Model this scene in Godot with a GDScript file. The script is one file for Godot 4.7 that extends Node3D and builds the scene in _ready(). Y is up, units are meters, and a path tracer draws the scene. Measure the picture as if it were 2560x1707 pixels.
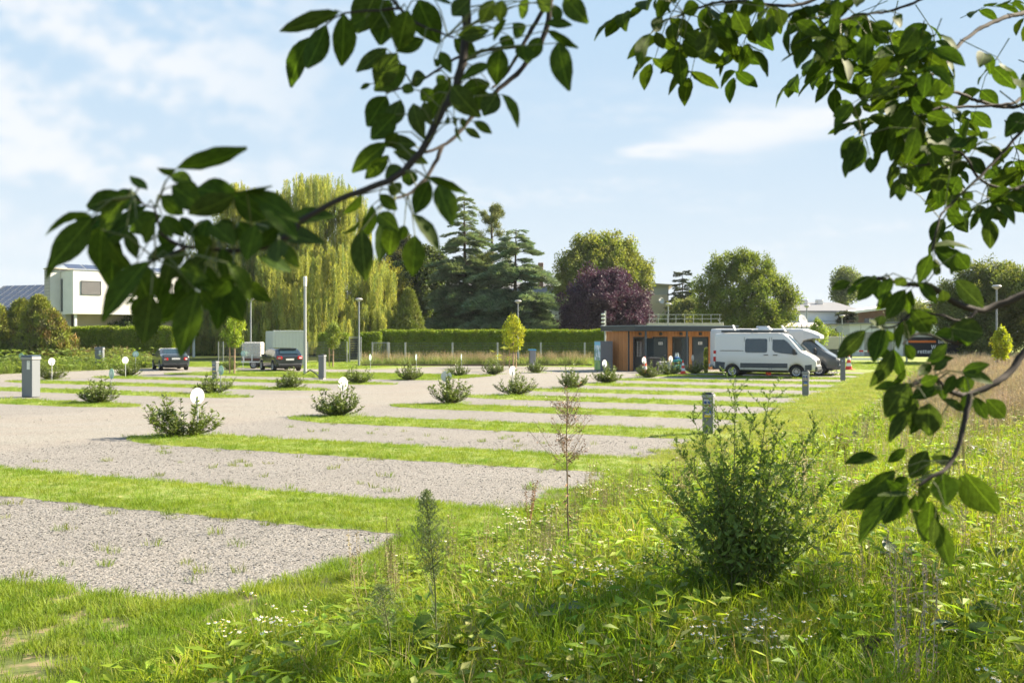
extends Node3D
# Motorhome pitches seen from under a walnut tree. x right, y up, -z into the picture; metres.
# F, HOR and CH are the lens: focal length and horizon in pixels of the photograph, height of the eye.
const F := 2489.0
const HOR := 836.0
const CH := 2.35
var rng := RandomNumberGenerator.new()
var mats := {}
var used := {}
var nz := FastNoiseLite.new()

# ------------------------------------------------------------------ mesh builder
class MB:
	var v := PackedVector3Array()
	var c := PackedColorArray()
	var uv := PackedVector2Array()
	var ix := PackedInt32Array()
	var col := Color.WHITE
	func vert(p: Vector3, u := Vector2.ZERO) -> int:
		v.append(p); c.append(col); uv.append(u)
		return v.size() - 1
	func tri(a: int, b: int, d: int) -> void:   # counter-clockwise seen from the front
		ix.append(a); ix.append(d); ix.append(b)
	func quad(a: int, b: int, d: int, e: int) -> void:
		tri(a, b, d); tri(a, d, e)
	func face(a: Vector3, b: Vector3, d: Vector3, e: Vector3) -> void:
		var i := v.size()
		vert(a, Vector2(0, 1)); vert(b, Vector2(1, 1)); vert(d, Vector2(1, 0)); vert(e, Vector2(0, 0))
		quad(i, i + 1, i + 2, i + 3)
	func tface(a: Vector3, b: Vector3, d: Vector3) -> void:
		var i := v.size()
		vert(a); vert(b); vert(d)
		tri(i, i + 1, i + 2)
	func box(at: Vector3, size: Vector3, bevel := 0.0, b := Basis()) -> void:
		var h := size * 0.5
		if bevel <= 0.0:
			for ax in 3:
				for s in [-1.0, 1.0]:
					var n := Vector3.ZERO; n[ax] = s
					var u := Vector3.ZERO; u[(ax + 1) % 3] = 1.0
					var w := n.cross(u)
					var p := []
					for k in [[-1, -1], [1, -1], [1, 1], [-1, 1]]:
						var q: Vector3 = (n + u * k[0] + w * k[1]) * h
						p.append(at + b * q)
					face(p[0], p[1], p[2], p[3])
			return
		var id := {}
		for sx in [-1, 1]:
			for sy in [-1, 1]:
				for sz in [-1, 1]:
					for ax in 3:
						var sg := Vector3(sx, sy, sz)
						var q := sg * (h - Vector3.ONE * bevel)
						q[ax] = sg[ax] * h[ax]
						id[[sx, sy, sz, ax]] = at + b * q
		for ax in 3:
			var a1 := (ax + 1) % 3
			var a2 := (ax + 2) % 3
			for s in [-1, 1]:
				var p := []
				for k in [[-1, -1], [1, -1], [1, 1], [-1, 1]]:
					var e := [0, 0, 0]; e[ax] = s; e[a1] = k[0]; e[a2] = k[1]
					p.append(id[[e[0], e[1], e[2], ax]])
				if s > 0: face(p[0], p[1], p[2], p[3])
				else: face(p[3], p[2], p[1], p[0])
			for s1 in [-1, 1]:      # edges along ax
				for s2 in [-1, 1]:
					var e0 := [0, 0, 0]; e0[ax] = -1; e0[a1] = s1; e0[a2] = s2
					var e1 := [0, 0, 0]; e1[ax] = 1; e1[a1] = s1; e1[a2] = s2
					var A: Vector3 = id[[e0[0], e0[1], e0[2], a1]]
					var B: Vector3 = id[[e1[0], e1[1], e1[2], a1]]
					var C: Vector3 = id[[e1[0], e1[1], e1[2], a2]]
					var D: Vector3 = id[[e0[0], e0[1], e0[2], a2]]
					var out := b * Vector3(0, 0, 0) + ((A + C) * 0.5 - at)
					if (B - A).cross(C - A).dot(out) > 0: face(A, B, C, D)
					else: face(D, C, B, A)
		for sx in [-1, 1]:
			for sy in [-1, 1]:
				for sz in [-1, 1]:
					var A: Vector3 = id[[sx, sy, sz, 0]]
					var B: Vector3 = id[[sx, sy, sz, 1]]
					var C: Vector3 = id[[sx, sy, sz, 2]]
					if (B - A).cross(C - A).dot(A - at) > 0: tface(A, B, C)
					else: tface(A, C, B)
	func tube(pts: Array, rad: Array, sides := 6, cap := true) -> void:
		var n := pts.size()
		var up := Vector3.UP
		var first := v.size()
		var side := Vector3.ZERO
		for i in n:
			var t: Vector3 = (pts[mini(i + 1, n - 1)] - pts[maxi(i - 1, 0)]).normalized()
			if side == Vector3.ZERO or i == 0:
				side = t.cross(up if absf(t.y) < 0.95 else Vector3.RIGHT).normalized()
			else:
				side = (side - t * side.dot(t)).normalized()
			var w := t.cross(side)
			for k in sides:
				var a := TAU * k / sides
				vert(pts[i] + (side * cos(a) + w * sin(a)) * rad[i], Vector2(float(k) / sides, i))
		for i in n - 1:
			for k in sides:
				var k2 := (k + 1) % sides
				quad(first + i * sides + k, first + i * sides + k2, first + (i + 1) * sides + k2, first + (i + 1) * sides + k)
		if cap:
			for e in [0, n - 1]:
				var m := vert(pts[e])
				for k in sides:
					var p1: int = first + e * sides + k
					var p2: int = first + e * sides + (k + 1) % sides
					if e == 0: tri(m, p2, p1)
					else: tri(m, p1, p2)
	func cyl(a: Vector3, b: Vector3, r1: float, r2: float, sides := 12) -> void:   # closed, caps with own vertices
		tube([a, b], [r1, r2], sides, false)
		var t := (b - a).normalized()
		var s := t.cross(Vector3.UP if absf(t.y) < 0.95 else Vector3.RIGHT).normalized()
		var w := t.cross(s)
		for e in 2:
			var o := a if e == 0 else b
			var r := r1 if e == 0 else r2
			var m := vert(o)
			for k in sides:
				var p1 := o + (s * cos(TAU * k / sides) + w * sin(TAU * k / sides)) * r
				var p2 := o + (s * cos(TAU * (k + 1) / sides) + w * sin(TAU * (k + 1) / sides)) * r
				var i := vert(p1); vert(p2)
				if e == 0: tri(m, i + 1, i)
				else: tri(m, i, i + 1)
	func lathe(prof: Array, sides := 16, at := Vector3.ZERO, b := Basis()) -> void:   # prof of Vector2(radius, y) from bottom to top
		var first := v.size()
		for i in prof.size():
			for k in sides:
				var a := TAU * k / sides
				vert(at + b * Vector3(cos(a) * prof[i].x, prof[i].y, -sin(a) * prof[i].x))
		for i in prof.size() - 1:
			for k in sides:
				var k2 := (k + 1) % sides
				quad(first + i * sides + k, first + i * sides + k2, first + (i + 1) * sides + k2, first + (i + 1) * sides + k)
	func leaf(base: Vector3, dir: Vector3, nrm: Vector3, ln: float, wd: float, fold := 0.15) -> void:   # pointed leaf of two faces folded along the midrib
		var s := dir.cross(nrm).normalized() * wd * 0.5
		var m := base + dir * ln * 0.42
		var i := vert(base, Vector2(0.5, 1))
		vert(m + s + nrm * wd * fold, Vector2(1, 0.5)); vert(base + dir * ln, Vector2(0.5, 0)); vert(m - s + nrm * wd * fold, Vector2(0, 0.5))
		tri(i, i + 1, i + 2); tri(i, i + 2, i + 3)
	func blade(base: Vector3, lean: Vector3, h: float, wd: float, side: Vector3) -> void:   # grass blade that bends over
		var p := [base, base + Vector3(0, h * 0.45, 0) + lean * 0.18, base + Vector3(0, h * 0.82, 0) + lean * 0.55, base + Vector3(0, h, 0) + lean]
		var i := vert(p[0] - side * wd * 0.4); vert(p[0] + side * wd * 0.4)
		vert(p[1] - side * wd * 0.5); vert(p[1] + side * wd * 0.5)
		vert(p[2] - side * wd * 0.34); vert(p[2] + side * wd * 0.34)
		vert(p[3])
		quad(i, i + 1, i + 3, i + 2); quad(i + 2, i + 3, i + 5, i + 4); tri(i + 4, i + 5, i + 6)
	func poly(pts: PackedVector2Array, f: Callable) -> void:   # flat outline, triangulated; f maps a point of it to space
		var t := Geometry2D.triangulate_polygon(pts)
		var i := v.size()
		for p in pts: vert(f.call(p), p)
		for k in range(0, t.size(), 3):
			var a: Vector2 = pts[t[k]]; var b: Vector2 = pts[t[k + 1]]; var d: Vector2 = pts[t[k + 2]]
			if (b - a).cross(d - a) > 0: tri(i + t[k], i + t[k + 1], i + t[k + 2])
			else: tri(i + t[k], i + t[k + 2], i + t[k + 1])
	func mesh(smooth := false) -> ArrayMesh:
		var a := []
		a.resize(Mesh.ARRAY_MAX)
		a[Mesh.ARRAY_VERTEX] = v; a[Mesh.ARRAY_COLOR] = c; a[Mesh.ARRAY_TEX_UV] = uv; a[Mesh.ARRAY_INDEX] = ix
		if smooth:
			var n := PackedVector3Array()
			n.resize(v.size())
			for k in range(0, ix.size(), 3):
				var p := v[ix[k]]
				var f := (v[ix[k + 2]] - p).cross(v[ix[k + 1]] - p)
				n[ix[k]] += f; n[ix[k + 1]] += f; n[ix[k + 2]] += f
			for k in n.size(): n[k] = n[k].normalized() if n[k].length_squared() > 1e-20 else Vector3.UP
			a[Mesh.ARRAY_NORMAL] = n
		var m := ArrayMesh.new()
		m.add_surface_from_arrays(Mesh.PRIMITIVE_TRIANGLES, a)
		return m

# ------------------------------------------------------------------ scene helpers
func lin(r: float, g: float, b: float) -> Color:      # a real-world base colour as the sRGB value materials want
	return Color(r, g, b).linear_to_srgb()

func mat(key: String, col: Color, rough := 0.8, opt := {}) -> StandardMaterial3D:
	if mats.has(key): return mats[key]
	var m := StandardMaterial3D.new()
	m.resource_name = key
	m.albedo_color = col; m.roughness = rough
	m.metallic_specular = opt.get("spec", 0.4)
	m.metallic = opt.get("metal", 0.0)
	m.vertex_color_use_as_albedo = opt.get("vc", false)
	if opt.has("back"):
		m.backlight_enabled = true; m.backlight = opt.back
	if opt.has("coat"):
		m.clearcoat_enabled = true; m.clearcoat = opt.coat; m.clearcoat_roughness = 0.08
	if opt.has("tex"):
		m.albedo_texture = opt.tex
	if opt.has("tri"):
		m.uv1_triplanar = true; m.uv1_world_triplanar = opt.get("world", true); m.uv1_scale = Vector3.ONE * opt.tri
	if opt.has("scale"):
		m.uv1_scale = opt.scale
	if opt.has("bump"):
		m.heightmap_enabled = true; m.heightmap_texture = opt.bump; m.heightmap_scale = opt.get("bump_cm", 0.5)
	mats[key] = m
	return m

func numbered(called: String) -> String:
	var n: int = used.get(called, -1) + 1
	used[called] = n
	return called if n == 0 else "%s_%03d" % [called, n]

func tag(o: Node, label: String, category: String, group := "") -> Node:
	o.set_meta("label", label); o.set_meta("category", category)
	if group: o.set_meta("group", group)
	return o

func thing(called: String, at: Vector3, turn: float, label: String, category: String, group := "") -> Node3D:
	var o := Node3D.new()
	o.name = numbered(called)
	add_child(o)
	o.position = at; o.rotation.y = turn
	tag(o, label, category, group)
	return o

func part(called: String, mesh: Mesh, m: Material, parent: Node, at := Transform3D()) -> MeshInstance3D:
	var o := MeshInstance3D.new()
	o.name = numbered(called) if parent == self else called
	o.mesh = mesh; o.material_override = m; o.transform = at
	parent.add_child(o, true)
	return o

func copy(o: Node3D, label: String, at: Vector3, turn: float) -> Node3D:
	var c := o.duplicate()
	c.name = numbered(o.name.rstrip("0123456789").rstrip("_"))
	add_child(c)
	c.position = at; c.rotation.y = turn
	c.set_meta("label", label)
	return c

func struct(called: String, mesh: Mesh, m: Material) -> MeshInstance3D:
	var o := part(called, mesh, m, self)
	o.set_meta("kind", "structure")
	return o

class Swarm:      # places and tints of the copies in a MultiMesh
	var b := PackedFloat32Array()
	func put(t: Transform3D, c: Color) -> void:
		var x := t.basis.x; var y := t.basis.y; var z := t.basis.z; var o := t.origin
		b.append_array(PackedFloat32Array([x.x, y.x, z.x, o.x, x.y, y.y, z.y, o.y, x.z, y.z, z.z, o.z, c.r, c.g, c.b, 1.0]))
	func count() -> int:
		return b.size() / 16

func swarm(called: String, sw: Swarm, mesh: Mesh, m: Material, parent: Node) -> MultiMeshInstance3D:
	var mm := MultiMesh.new()
	mm.transform_format = MultiMesh.TRANSFORM_3D
	mm.use_colors = true
	mm.mesh = mesh
	mm.instance_count = sw.count()
	mm.buffer = sw.b
	var o := MultiMeshInstance3D.new()
	o.name = numbered(called) if parent == self else called
	o.multimesh = mm; o.material_override = m
	o.set_meta("kind", "stuff")
	parent.add_child(o, true)
	return o

func px(x: float, y: float, d: float) -> Vector3:      # the place d metres into the scene that a pixel of the photograph shows
	return Vector3((x - 1280.0) / F * d, CH - (y - HOR) / F * d, -d)

func gp(x: float, y: float) -> Vector3:                # the same on level ground
	var d := F * CH / (y - HOR)
	return Vector3((x - 1280.0) / F * d, 0, -d)

func gx(x: float, d: float) -> Vector3:
	return Vector3((x - 1280.0) / F * d, 0, -d)

# the lot's own axes: s along the pitches (right and towards the eye), t along the drive
const UX := 0.908
const UD := -0.419
func st(s: float, t: float, y := 0.0) -> Vector3:
	return Vector3(UX * s - UD * t, y, -(UD * s + UX * t))
func to_st(p: Vector3) -> Vector2:
	return Vector2(UX * p.x + UD * -p.z, -UD * p.x + UX * -p.z)

func rnd(a: float, b: float) -> float:
	return rng.randf_range(a, b)
func rdir() -> Vector3:
	var y := rnd(-1, 1); var a := rnd(0, TAU); var r := sqrt(1 - y * y)
	return Vector3(cos(a) * r, y, sin(a) * r)
func tint(c: Color, j: float, hue := 0.06) -> Color:
	var k := 1.0 + rnd(-j, j)
	return Color(c.r * k * (1 + rnd(-hue, hue)), c.g * k, c.b * k * (1 + rnd(-hue, hue)))
func frame(dir: Vector3, nrm: Vector3) -> Basis:       # y along dir, z near nrm
	var y := dir.normalized()
	var x := y.cross(nrm)
	if x.length() < 1e-4: x = y.cross(Vector3(0.31, 0.2, 0.9))
	x = x.normalized()
	return Basis(x, y, x.cross(y))

func tex(n: int, f: Callable) -> ImageTexture:
	var im := Image.create(n, n, false, Image.FORMAT_RGB8)
	for y in n:
		for x in n: im.set_pixel(x, y, f.call(x, y))
	return ImageTexture.create_from_image(im)

func noise_img(n: int, kind: int, freq: float, oct := 1, sd := 1, cell := 0) -> Image:
	var f := FastNoiseLite.new()
	f.seed = sd; f.noise_type = kind; f.frequency = freq
	f.fractal_octaves = oct; f.fractal_type = FastNoiseLite.FRACTAL_FBM if oct > 1 else FastNoiseLite.FRACTAL_NONE
	f.cellular_return_type = cell
	return f.get_seamless_image(n, n)

# ------------------------------------------------------------------ start
func _ready() -> void:
	rng.seed = 7
	nz.seed = 3; nz.frequency = 0.5
	var cam := Camera3D.new()
	cam.name = "camera"
	cam.projection = Camera3D.PROJECTION_FRUSTUM
	cam.near = 0.05; cam.far = 3000.0
	cam.size = 2.0 * cam.near * 853.5 / F
	cam.frustum_offset = Vector2(0, -17.5 / F * cam.near)
	cam.position = Vector3(0, CH, 0)
	var lens := CameraAttributesPhysical.new()
	lens.frustum_focal_length = 35.0
	lens.frustum_focus_distance = 10.5
	lens.exposure_aperture = 4.5
	cam.attributes = lens
	add_child(cam)
	cam.current = true
	var env := Environment.new()
	env.background_mode = Environment.BG_SKY
	env.tonemap_mode = Environment.TONE_MAPPER_LINEAR
	env.tonemap_exposure = 4.0
	env.fog_enabled = true
	env.fog_density = 0.00012
	env.fog_light_color = Color(0.93, 0.96, 1.0)
	env.sdfgi_enabled = true; env.ssao_enabled = true; env.ssil_enabled = true
	env.sky = Sky.new()
	env.sky.sky_material = make_sky()
	var we := WorldEnvironment.new()
	we.name = "world"; we.environment = env
	add_child(we)
	var sun := DirectionalLight3D.new()
	sun.name = "sun"
	sun.light_color = Color(1.0, 0.94, 0.84)
	sun.light_energy = 1.6
	sun.light_angular_distance = 0.55
	sun.shadow_enabled = true
	var to_sun := Vector3(0.92 * cos(0.57), sin(0.57), -0.39 * cos(0.57))
	add_child(sun)
	sun.look_at_from_position(to_sun * 50.0, Vector3.ZERO)
	make_ground()
	make_buildings()
	make_hedges_and_fences()
	make_trees()
	make_vehicles()
	make_street_things()
	make_bushes()
	make_weeds()
	make_walnut()

func make_sky() -> PanoramaSkyMaterial:
	var w := 2048
	var h := 1024
	var im := Image.create(w, h, false, Image.FORMAT_RGBF)
	im.fill(Color(0.19, 0.19, 0.175))
	var a := FastNoiseLite.new(); a.seed = 21; a.frequency = 1.0; a.fractal_octaves = 6; a.fractal_gain = 0.55
	var b := FastNoiseLite.new(); b.seed = 5; b.frequency = 1.0; b.fractal_octaves = 3
	var c := FastNoiseLite.new(); c.seed = 9; c.frequency = 1.0; c.fractal_octaves = 5
	for y in h / 2 + 2:
		var el := (0.5 - (y + 0.5) / h) * PI
		var k := clampf(el / (PI / 2), 0.0, 1.0)
		var e := rad_to_deg(maxf(el, 0.0))
		# white haze at the horizon to a summer blue overhead
		var g := 1.0 - exp(-e / 14.0)
		var g2 := 1.0 - exp(-e / 45.0)
		var base := Color(0.230, 0.241, 0.245).lerp(Color(0.135, 0.196, 0.244), g).lerp(Color(0.04, 0.096, 0.196), g2 * 0.7)
		for x in w:
			var az := wrapf((x + 0.5) / w * TAU, -PI, PI)       # the picture's edge lies ahead
			var cy := cos(el)
			var dir := Vector3(sin(az) * cy, sin(el), -cos(az) * cy)
			# clouds lie on a high sheet: look them up where the ray meets it
			var up := maxf(dir.y, 0.03) + 0.06
			var qx := dir.x / up
			var qz := dir.z / up
			var fine := a.get_noise_2d(qx * 2.2, qz * 5.0) * 0.5 + 0.5
			var puff := c.get_noise_2d(qx * 9.0 + 40.0, qz * 9.0) * 0.5 + 0.5
			var wide := b.get_noise_2d(qx * 0.55 + 7.3, qz * 0.55 + 1.1) * 0.5 + 0.5
			var cover := smoothstep(0.50, 0.78, wide) * smoothstep(0.36, 0.80, fine * 0.6 + puff * 0.45) * 0.55
			# the long thin bank right of the middle
			var px_x := tan(clampf(az, -1.2, 1.2)) * F
			var px_y := tan(el) / maxf(cos(az), 0.2) * F
			if absf(az) < 1.0:
				var along := (px_x - 580.0) / 330.0
				var mid := 500.0 + along * 55.0 + (fine - 0.5) * 60.0
				var thick := (68.0 + along * 26.0) * (1.0 - clampf(absf(along), 0, 1.25) / 1.25) + 1.0
				var off := (px_y - mid) / thick
				var bank := exp(-off * off * (0.9 if off > 0 else 1.7)) * smoothstep(1.25, 0.7, absf(along))
				cover = maxf(cover, bank * (0.8 + 0.5 * fine))
				# thin broken veil on the left
				var veil := smoothstep(-150.0, -900.0, px_x) * smoothstep(80.0, 420.0, px_y)
				var wisp := a.get_noise_2d(px_x * 0.0022 + px_y * 0.0008, px_y * 0.0042) * 0.5 + 0.5
				var mott := c.get_noise_2d(px_x * 0.011 - px_y * 0.004, px_y * 0.016) * 0.5 + 0.5
				cover = maxf(cover, veil * smoothstep(0.36, 0.70, wisp * 0.75 + mott * 0.3) * 0.95)
			var white := Color(0.252, 0.254, 0.257)
			im.set_pixel(x, y, base.lerp(white, clampf(cover, 0, 1) * 0.8))
	var s := PanoramaSkyMaterial.new()
	s.panorama = ImageTexture.create_from_image(im)
	return s

# ------------------------------------------------------------------ ground
const STRIP_R := [11.05, 17.05, 22.9, 28.3, 33.55, 38.6, 43.8, 49.3, 54.8, 60.3]
const STRIP_L := [18.9, 24.2, 29.5, 34.7, 40.0, 45.2]

func strip_half(s: float, s0: float, s1: float, hw: float, round_far: bool) -> float:
	var a := clampf((s - s0) / 1.8, 0.0, 1.0)
	var k := sqrt(a)
	if round_far: k *= sqrt(clampf((s1 - s) / 1.8, 0.0, 1.0))
	return hw * k

func in_strip(s: float, t: float) -> bool:
	var n := nz.get_noise_2d(s * 4.0, t * 4.0) * 0.16 + nz.get_noise_2d(s * 15.0, t * 15.0) * 0.09
	if s > -17.6 and s < -5.0:
		for c in STRIP_R:
			if absf(t - c) < strip_half(s, -17.5, -5.0, 1.02, false) + n: return true
	if s > -43.8 and s < -24.4:
		for c in STRIP_L:
			if absf(t - c) < strip_half(s, -43.7, -24.5, 0.9, true) + n: return true
	return false

func front_edge(s: float) -> float:      # near edge of the nearest pitch, as t
	return 6.55 + 2.2 * smoothstep(-6.9, -5.3, s) * smoothstep(-6.9, -5.3, s) + nz.get_noise_2d(s * 3.0, 77.0) * 0.35

func right_edge(t: float) -> float:      # right ends of the pitches, as s
	return lerpf(-5.9, -5.55, smoothstep(10.0, 13.0, t)) + nz.get_noise_2d(t * 2.2, 11.0) * lerpf(0.14, 0.5, smoothstep(10.0, 13.0, t))

const BARE := [[-3.62, 8.2, 0.16], [-3.75, 7.55, 0.22], [-3.4, 6.95, 0.3], [-4.0, 8.75, 0.16], [-2.25, 8.65, 0.17], [-1.8, 9.1, 0.2], [-2.5, 8.3, 0.12], [-3.15, 8.0, 0.12]]

func zone(p: Vector3) -> int:            # 0 gravel, 1 lawn, 2 tall meadow, 3 dry meadow, 4 wild edge, 5 mown edge
	var q := to_st(p)
	var s := q.x
	var t := q.y
	var d := -p.z
	if s > right_edge(t) or (t < front_edge(s) and s > -17.0):
		var n := nz.get_noise_2d(p.x * 1.2, d * 1.2) * 0.7
		if t < 6.9 and s < -5.0 + n: return 1
		var m := lerpf(-5.0, -2.6, smoothstep(15.0, 24.0, t)) + n
		if s < m: return 5 if t > 17.0 else 1
		if s > -1.8 + n and p.x > 0.2 * d + 1.0 and nz.get_noise_2d(p.x * 5.0, d * 5.0) * 1.3 < smoothstep(15.0, 40.0, d) * 1.3 - 0.75: return 3
		return 2
	if in_strip(s, t): return 1
	if s > -24.5 and t < 70.0: return 0
	if s < -38.0 and t > 55.5: return 1
	if s < -52.0: return 4
	if s > -43.5 and t > 46.6 and t < 51.0: return 1
	if t > 67.0: return 1
	return 0

func gravel_maps() -> Array:
	var n := 1024
	var cv := noise_img(n, FastNoiseLite.TYPE_CELLULAR, 0.045, 1, 4, 0)
	var cd := noise_img(n, FastNoiseLite.TYPE_CELLULAR, 0.045, 1, 4, 1)
	var fv := noise_img(n, FastNoiseLite.TYPE_CELLULAR, 0.12, 1, 8, 0)
	var big := noise_img(n, FastNoiseLite.TYPE_SIMPLEX_SMOOTH, 0.008, 3, 2)
	var im := Image.create(n, n, false, Image.FORMAT_RGB8)
	var bp := Image.create(n, n, false, Image.FORMAT_L8)
	for y in n:
		for x in n:
			var a := cv.get_pixel(x, y).r
			var e := cd.get_pixel(x, y).r
			var f := fv.get_pixel(x, y).r
			var g := big.get_pixel(x, y).r
			var stone := smoothstep(0.35, 0.65, g + (a - 0.5) * 0.5)
			var k := lerpf(0.17 + 0.08 * f, 0.11 + 0.17 * a, stone * 0.75)
			var warm := 0.03 * (f - 0.5) + 0.035 * (1.0 - a)
			im.set_pixel(x, y, Color(k * (1.02 + warm), k * 0.985, k * (0.95 - warm)).linear_to_srgb())
			bp.set_pixel(x, y, Color.WHITE * (0.45 * f + 0.55 * (1.0 - e) * stone))
	return [ImageTexture.create_from_image(im), ImageTexture.create_from_image(bp)]

func sheet_outline(pts: Array, y: float) -> ArrayMesh:
	var mb := MB.new()
	mb.poly(PackedVector2Array(pts), func(p): return st(p.x, p.y, y))
	return mb.mesh()

func make_ground() -> void:
	var soil_n := noise_img(512, FastNoiseLite.TYPE_SIMPLEX_SMOOTH, 0.03, 5, 12)
	var soil_t := tex(512, func(x, y):
		var k: float = soil_n.get_pixel(x, y).r
		return Color(0.09, 0.11, 0.03).lerp(Color(0.20, 0.16, 0.09), smoothstep(0.45, 0.75, k)).linear_to_srgb())
	var soil := mat("soil and roots", Color.WHITE, 0.95, {"tex": soil_t, "tri": 0.35})
	var lawn_t := tex(512, func(x, y):
		var k: float = soil_n.get_pixel(511 - x, y).r
		return Color(0.14, 0.20, 0.03).lerp(Color(0.24, 0.25, 0.07), smoothstep(0.35, 0.75, k)).linear_to_srgb())
	var turf := mat("turf", Color.WHITE, 0.95, {"tex": lawn_t, "tri": 0.5})
	var g := MB.new()
	g.face(Vector3(-1200, -0.02, 400), Vector3(1200, -0.02, 400), Vector3(1200, -0.02, -1600), Vector3(-1200, -0.02, -1600))
	struct("ground", g.mesh(), turf)
	# gravel: one sheet, browner and finer where wheels pass, grey and coarse on the pitches
	var gm := gravel_maps()
	var gravel := mat("gravel", Color.WHITE, 0.92, {"tex": gm[0], "tri": 0.55, "bump": gm[1], "bump_cm": 1.6, "vc": true})
	var mb := MB.new()
	var s0 := -64.0
	var t0 := 2.0
	var ns := 61
	var nt := 70
	for i in ns:
		for j in nt:
			var s := s0 + i
			var t := t0 + j
			var road := smoothstep(-16.5, -18.5, s) * (1.0 - smoothstep(-23.0, -26.0, s)) if s > -30 else 0.0
			road = maxf(road, smoothstep(49.0, 52.0, t))
			road = maxf(road, smoothstep(-42.0, -45.0, s))
			var n := nz.get_noise_2d(s * 0.7, t * 0.7)
			var n2 := nz.get_noise_2d(s * 2.5 + 90, t * 2.5)
			road = clampf(road + n * 0.35, 0, 1)
			mb.col = Color(0.87, 0.86, 0.84).lerp(Color(1.03, 0.98, 0.91), road) * (1.0 + n2 * 0.16)
			mb.vert(st(s, t, 0.004))
	for i in ns - 1:
		for j in nt - 1:
			var a := i * nt + j
			mb.quad(a, a + nt, a + nt + 1, a + 1)
	struct("gravel_ground", mb.mesh(), gravel)
	# turf beside and in front of the pitches, with a ragged edge
	var pts := []
	for i in 90:
		var s := -17.5 + i * 0.135
		pts.append(Vector2(s, front_edge(s)))
	for i in 330:
		var t: float = pts[89].y + 0.3 + i * 0.18
		pts.append(Vector2(right_edge(t), t))
	pts.append(Vector2(120, 68)); pts.append(Vector2(60, -60)); pts.append(Vector2(-17.5, -40))
	struct("meadow_ground", sheet_outline(pts, 0.012), soil)
	struct("lawn_ground", sheet_outline([Vector2(-90, 55.6), Vector2(-38.5, 55.6), Vector2(-36, 57.5), Vector2(-35, 66.5), Vector2(-12, 67.5), Vector2(-5, 64), Vector2(60, 120), Vector2(-90, 130)], 0.012), turf)
	struct("lawn_ground", sheet_outline([Vector2(-90, 8), Vector2(-52, 8), Vector2(-52.2, 30), Vector2(-51.8, 55.4), Vector2(-90, 55.4)], 0.012), turf)
	struct("lawn_ground", sheet_outline([Vector2(-43.2, 46.7), Vector2(-25.5, 46.7), Vector2(-25.2, 48.5), Vector2(-26, 50.8), Vector2(-43.2, 50.8)], 0.012), turf)
	# grass strips between the pitches: low ridges of turf
	for k in STRIP_R.size() + STRIP_L.size():
		var left := k >= STRIP_R.size()
		var tc: float = STRIP_L[k - STRIP_R.size()] if left else STRIP_R[k]
		var a := -43.7 if left else -17.5
		var b := -24.5 if left else -4.6
		var r := MB.new()
		var n := int((b - a) / 0.2)
		for i in n + 1:
			var s := a + (b - a) * i / n
			var hw := strip_half(s, a, b, 0.9 if left else 1.02, left)
			var e1 := hw + nz.get_noise_2d(s * 4.0, (tc - hw) * 4.0) * 0.16
			var e2 := hw + nz.get_noise_2d(s * 4.0, (tc + hw) * 4.0) * 0.16
			r.vert(st(s, tc - maxf(e1, 0.0), 0.006)); r.vert(st(s, tc - hw * 0.5, 0.03)); r.vert(st(s, tc + hw * 0.5, 0.03)); r.vert(st(s, tc + maxf(e2, 0.0), 0.006))
			if i:
				for c in 3: r.quad(4 * (i - 1) + c, 4 * i + c, 4 * i + c + 1, 4 * (i - 1) + c + 1)
		struct("grass_strip", r.mesh(), turf)
	scatter_grass()
	scatter_pebbles()

func tuft(n: int, rad: float, h0: float, h1: float, wd: float, lean: float) -> ArrayMesh:
	var mb := MB.new()
	for i in n:
		var a := rnd(0, TAU)
		var r := rad * sqrt(rng.randf())
		var h := rnd(h0, h1)
		var la := a + rnd(-1.2, 1.2)
		var sd := rnd(0, TAU)
		mb.col = Color.WHITE * rnd(0.75, 1.2)
		mb.blade(Vector3(cos(a) * r, -0.01, sin(a) * r), Vector3(cos(la), -0.08, sin(la)) * h * rnd(0.1, lean), h, wd * rnd(0.7, 1.3), Vector3(cos(sd), 0, sin(sd)))
	return mb.mesh()

func leafy(n: int, rad: float, h: float, ln: float, wd: float) -> ArrayMesh:     # low broad-leaved herb
	var mb := MB.new()
	for i in n:
		var a := rnd(0, TAU)
		var r := rad * sqrt(rng.randf())
		var y := h * rnd(0.15, 1.0)
		var o := Vector3(cos(a) * r * 0.7, y, sin(a) * r * 0.7)
		var d := Vector3(cos(a + rnd(-.6, .6)), rnd(-0.35, 0.5), sin(a + rnd(-.6, .6))).normalized()
		mb.col = Color.WHITE * rnd(0.8, 1.15)
		mb.leaf(o, d, (Vector3.UP + rdir() * 0.4).normalized(), ln * rnd(0.7, 1.3), wd * rnd(0.7, 1.3), 0.18)
	for i in n / 5:
		var a := rnd(0, TAU)
		mb.col = Color(0.8, 0.9, 0.7)
		mb.tube([Vector3(cos(a), 0, sin(a)) * rad * 0.2, Vector3(cos(a) * rad * 0.6, h * 0.9, sin(a) * rad * 0.6)], [0.003, 0.002], 3, false)
	return mb.mesh()

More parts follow.
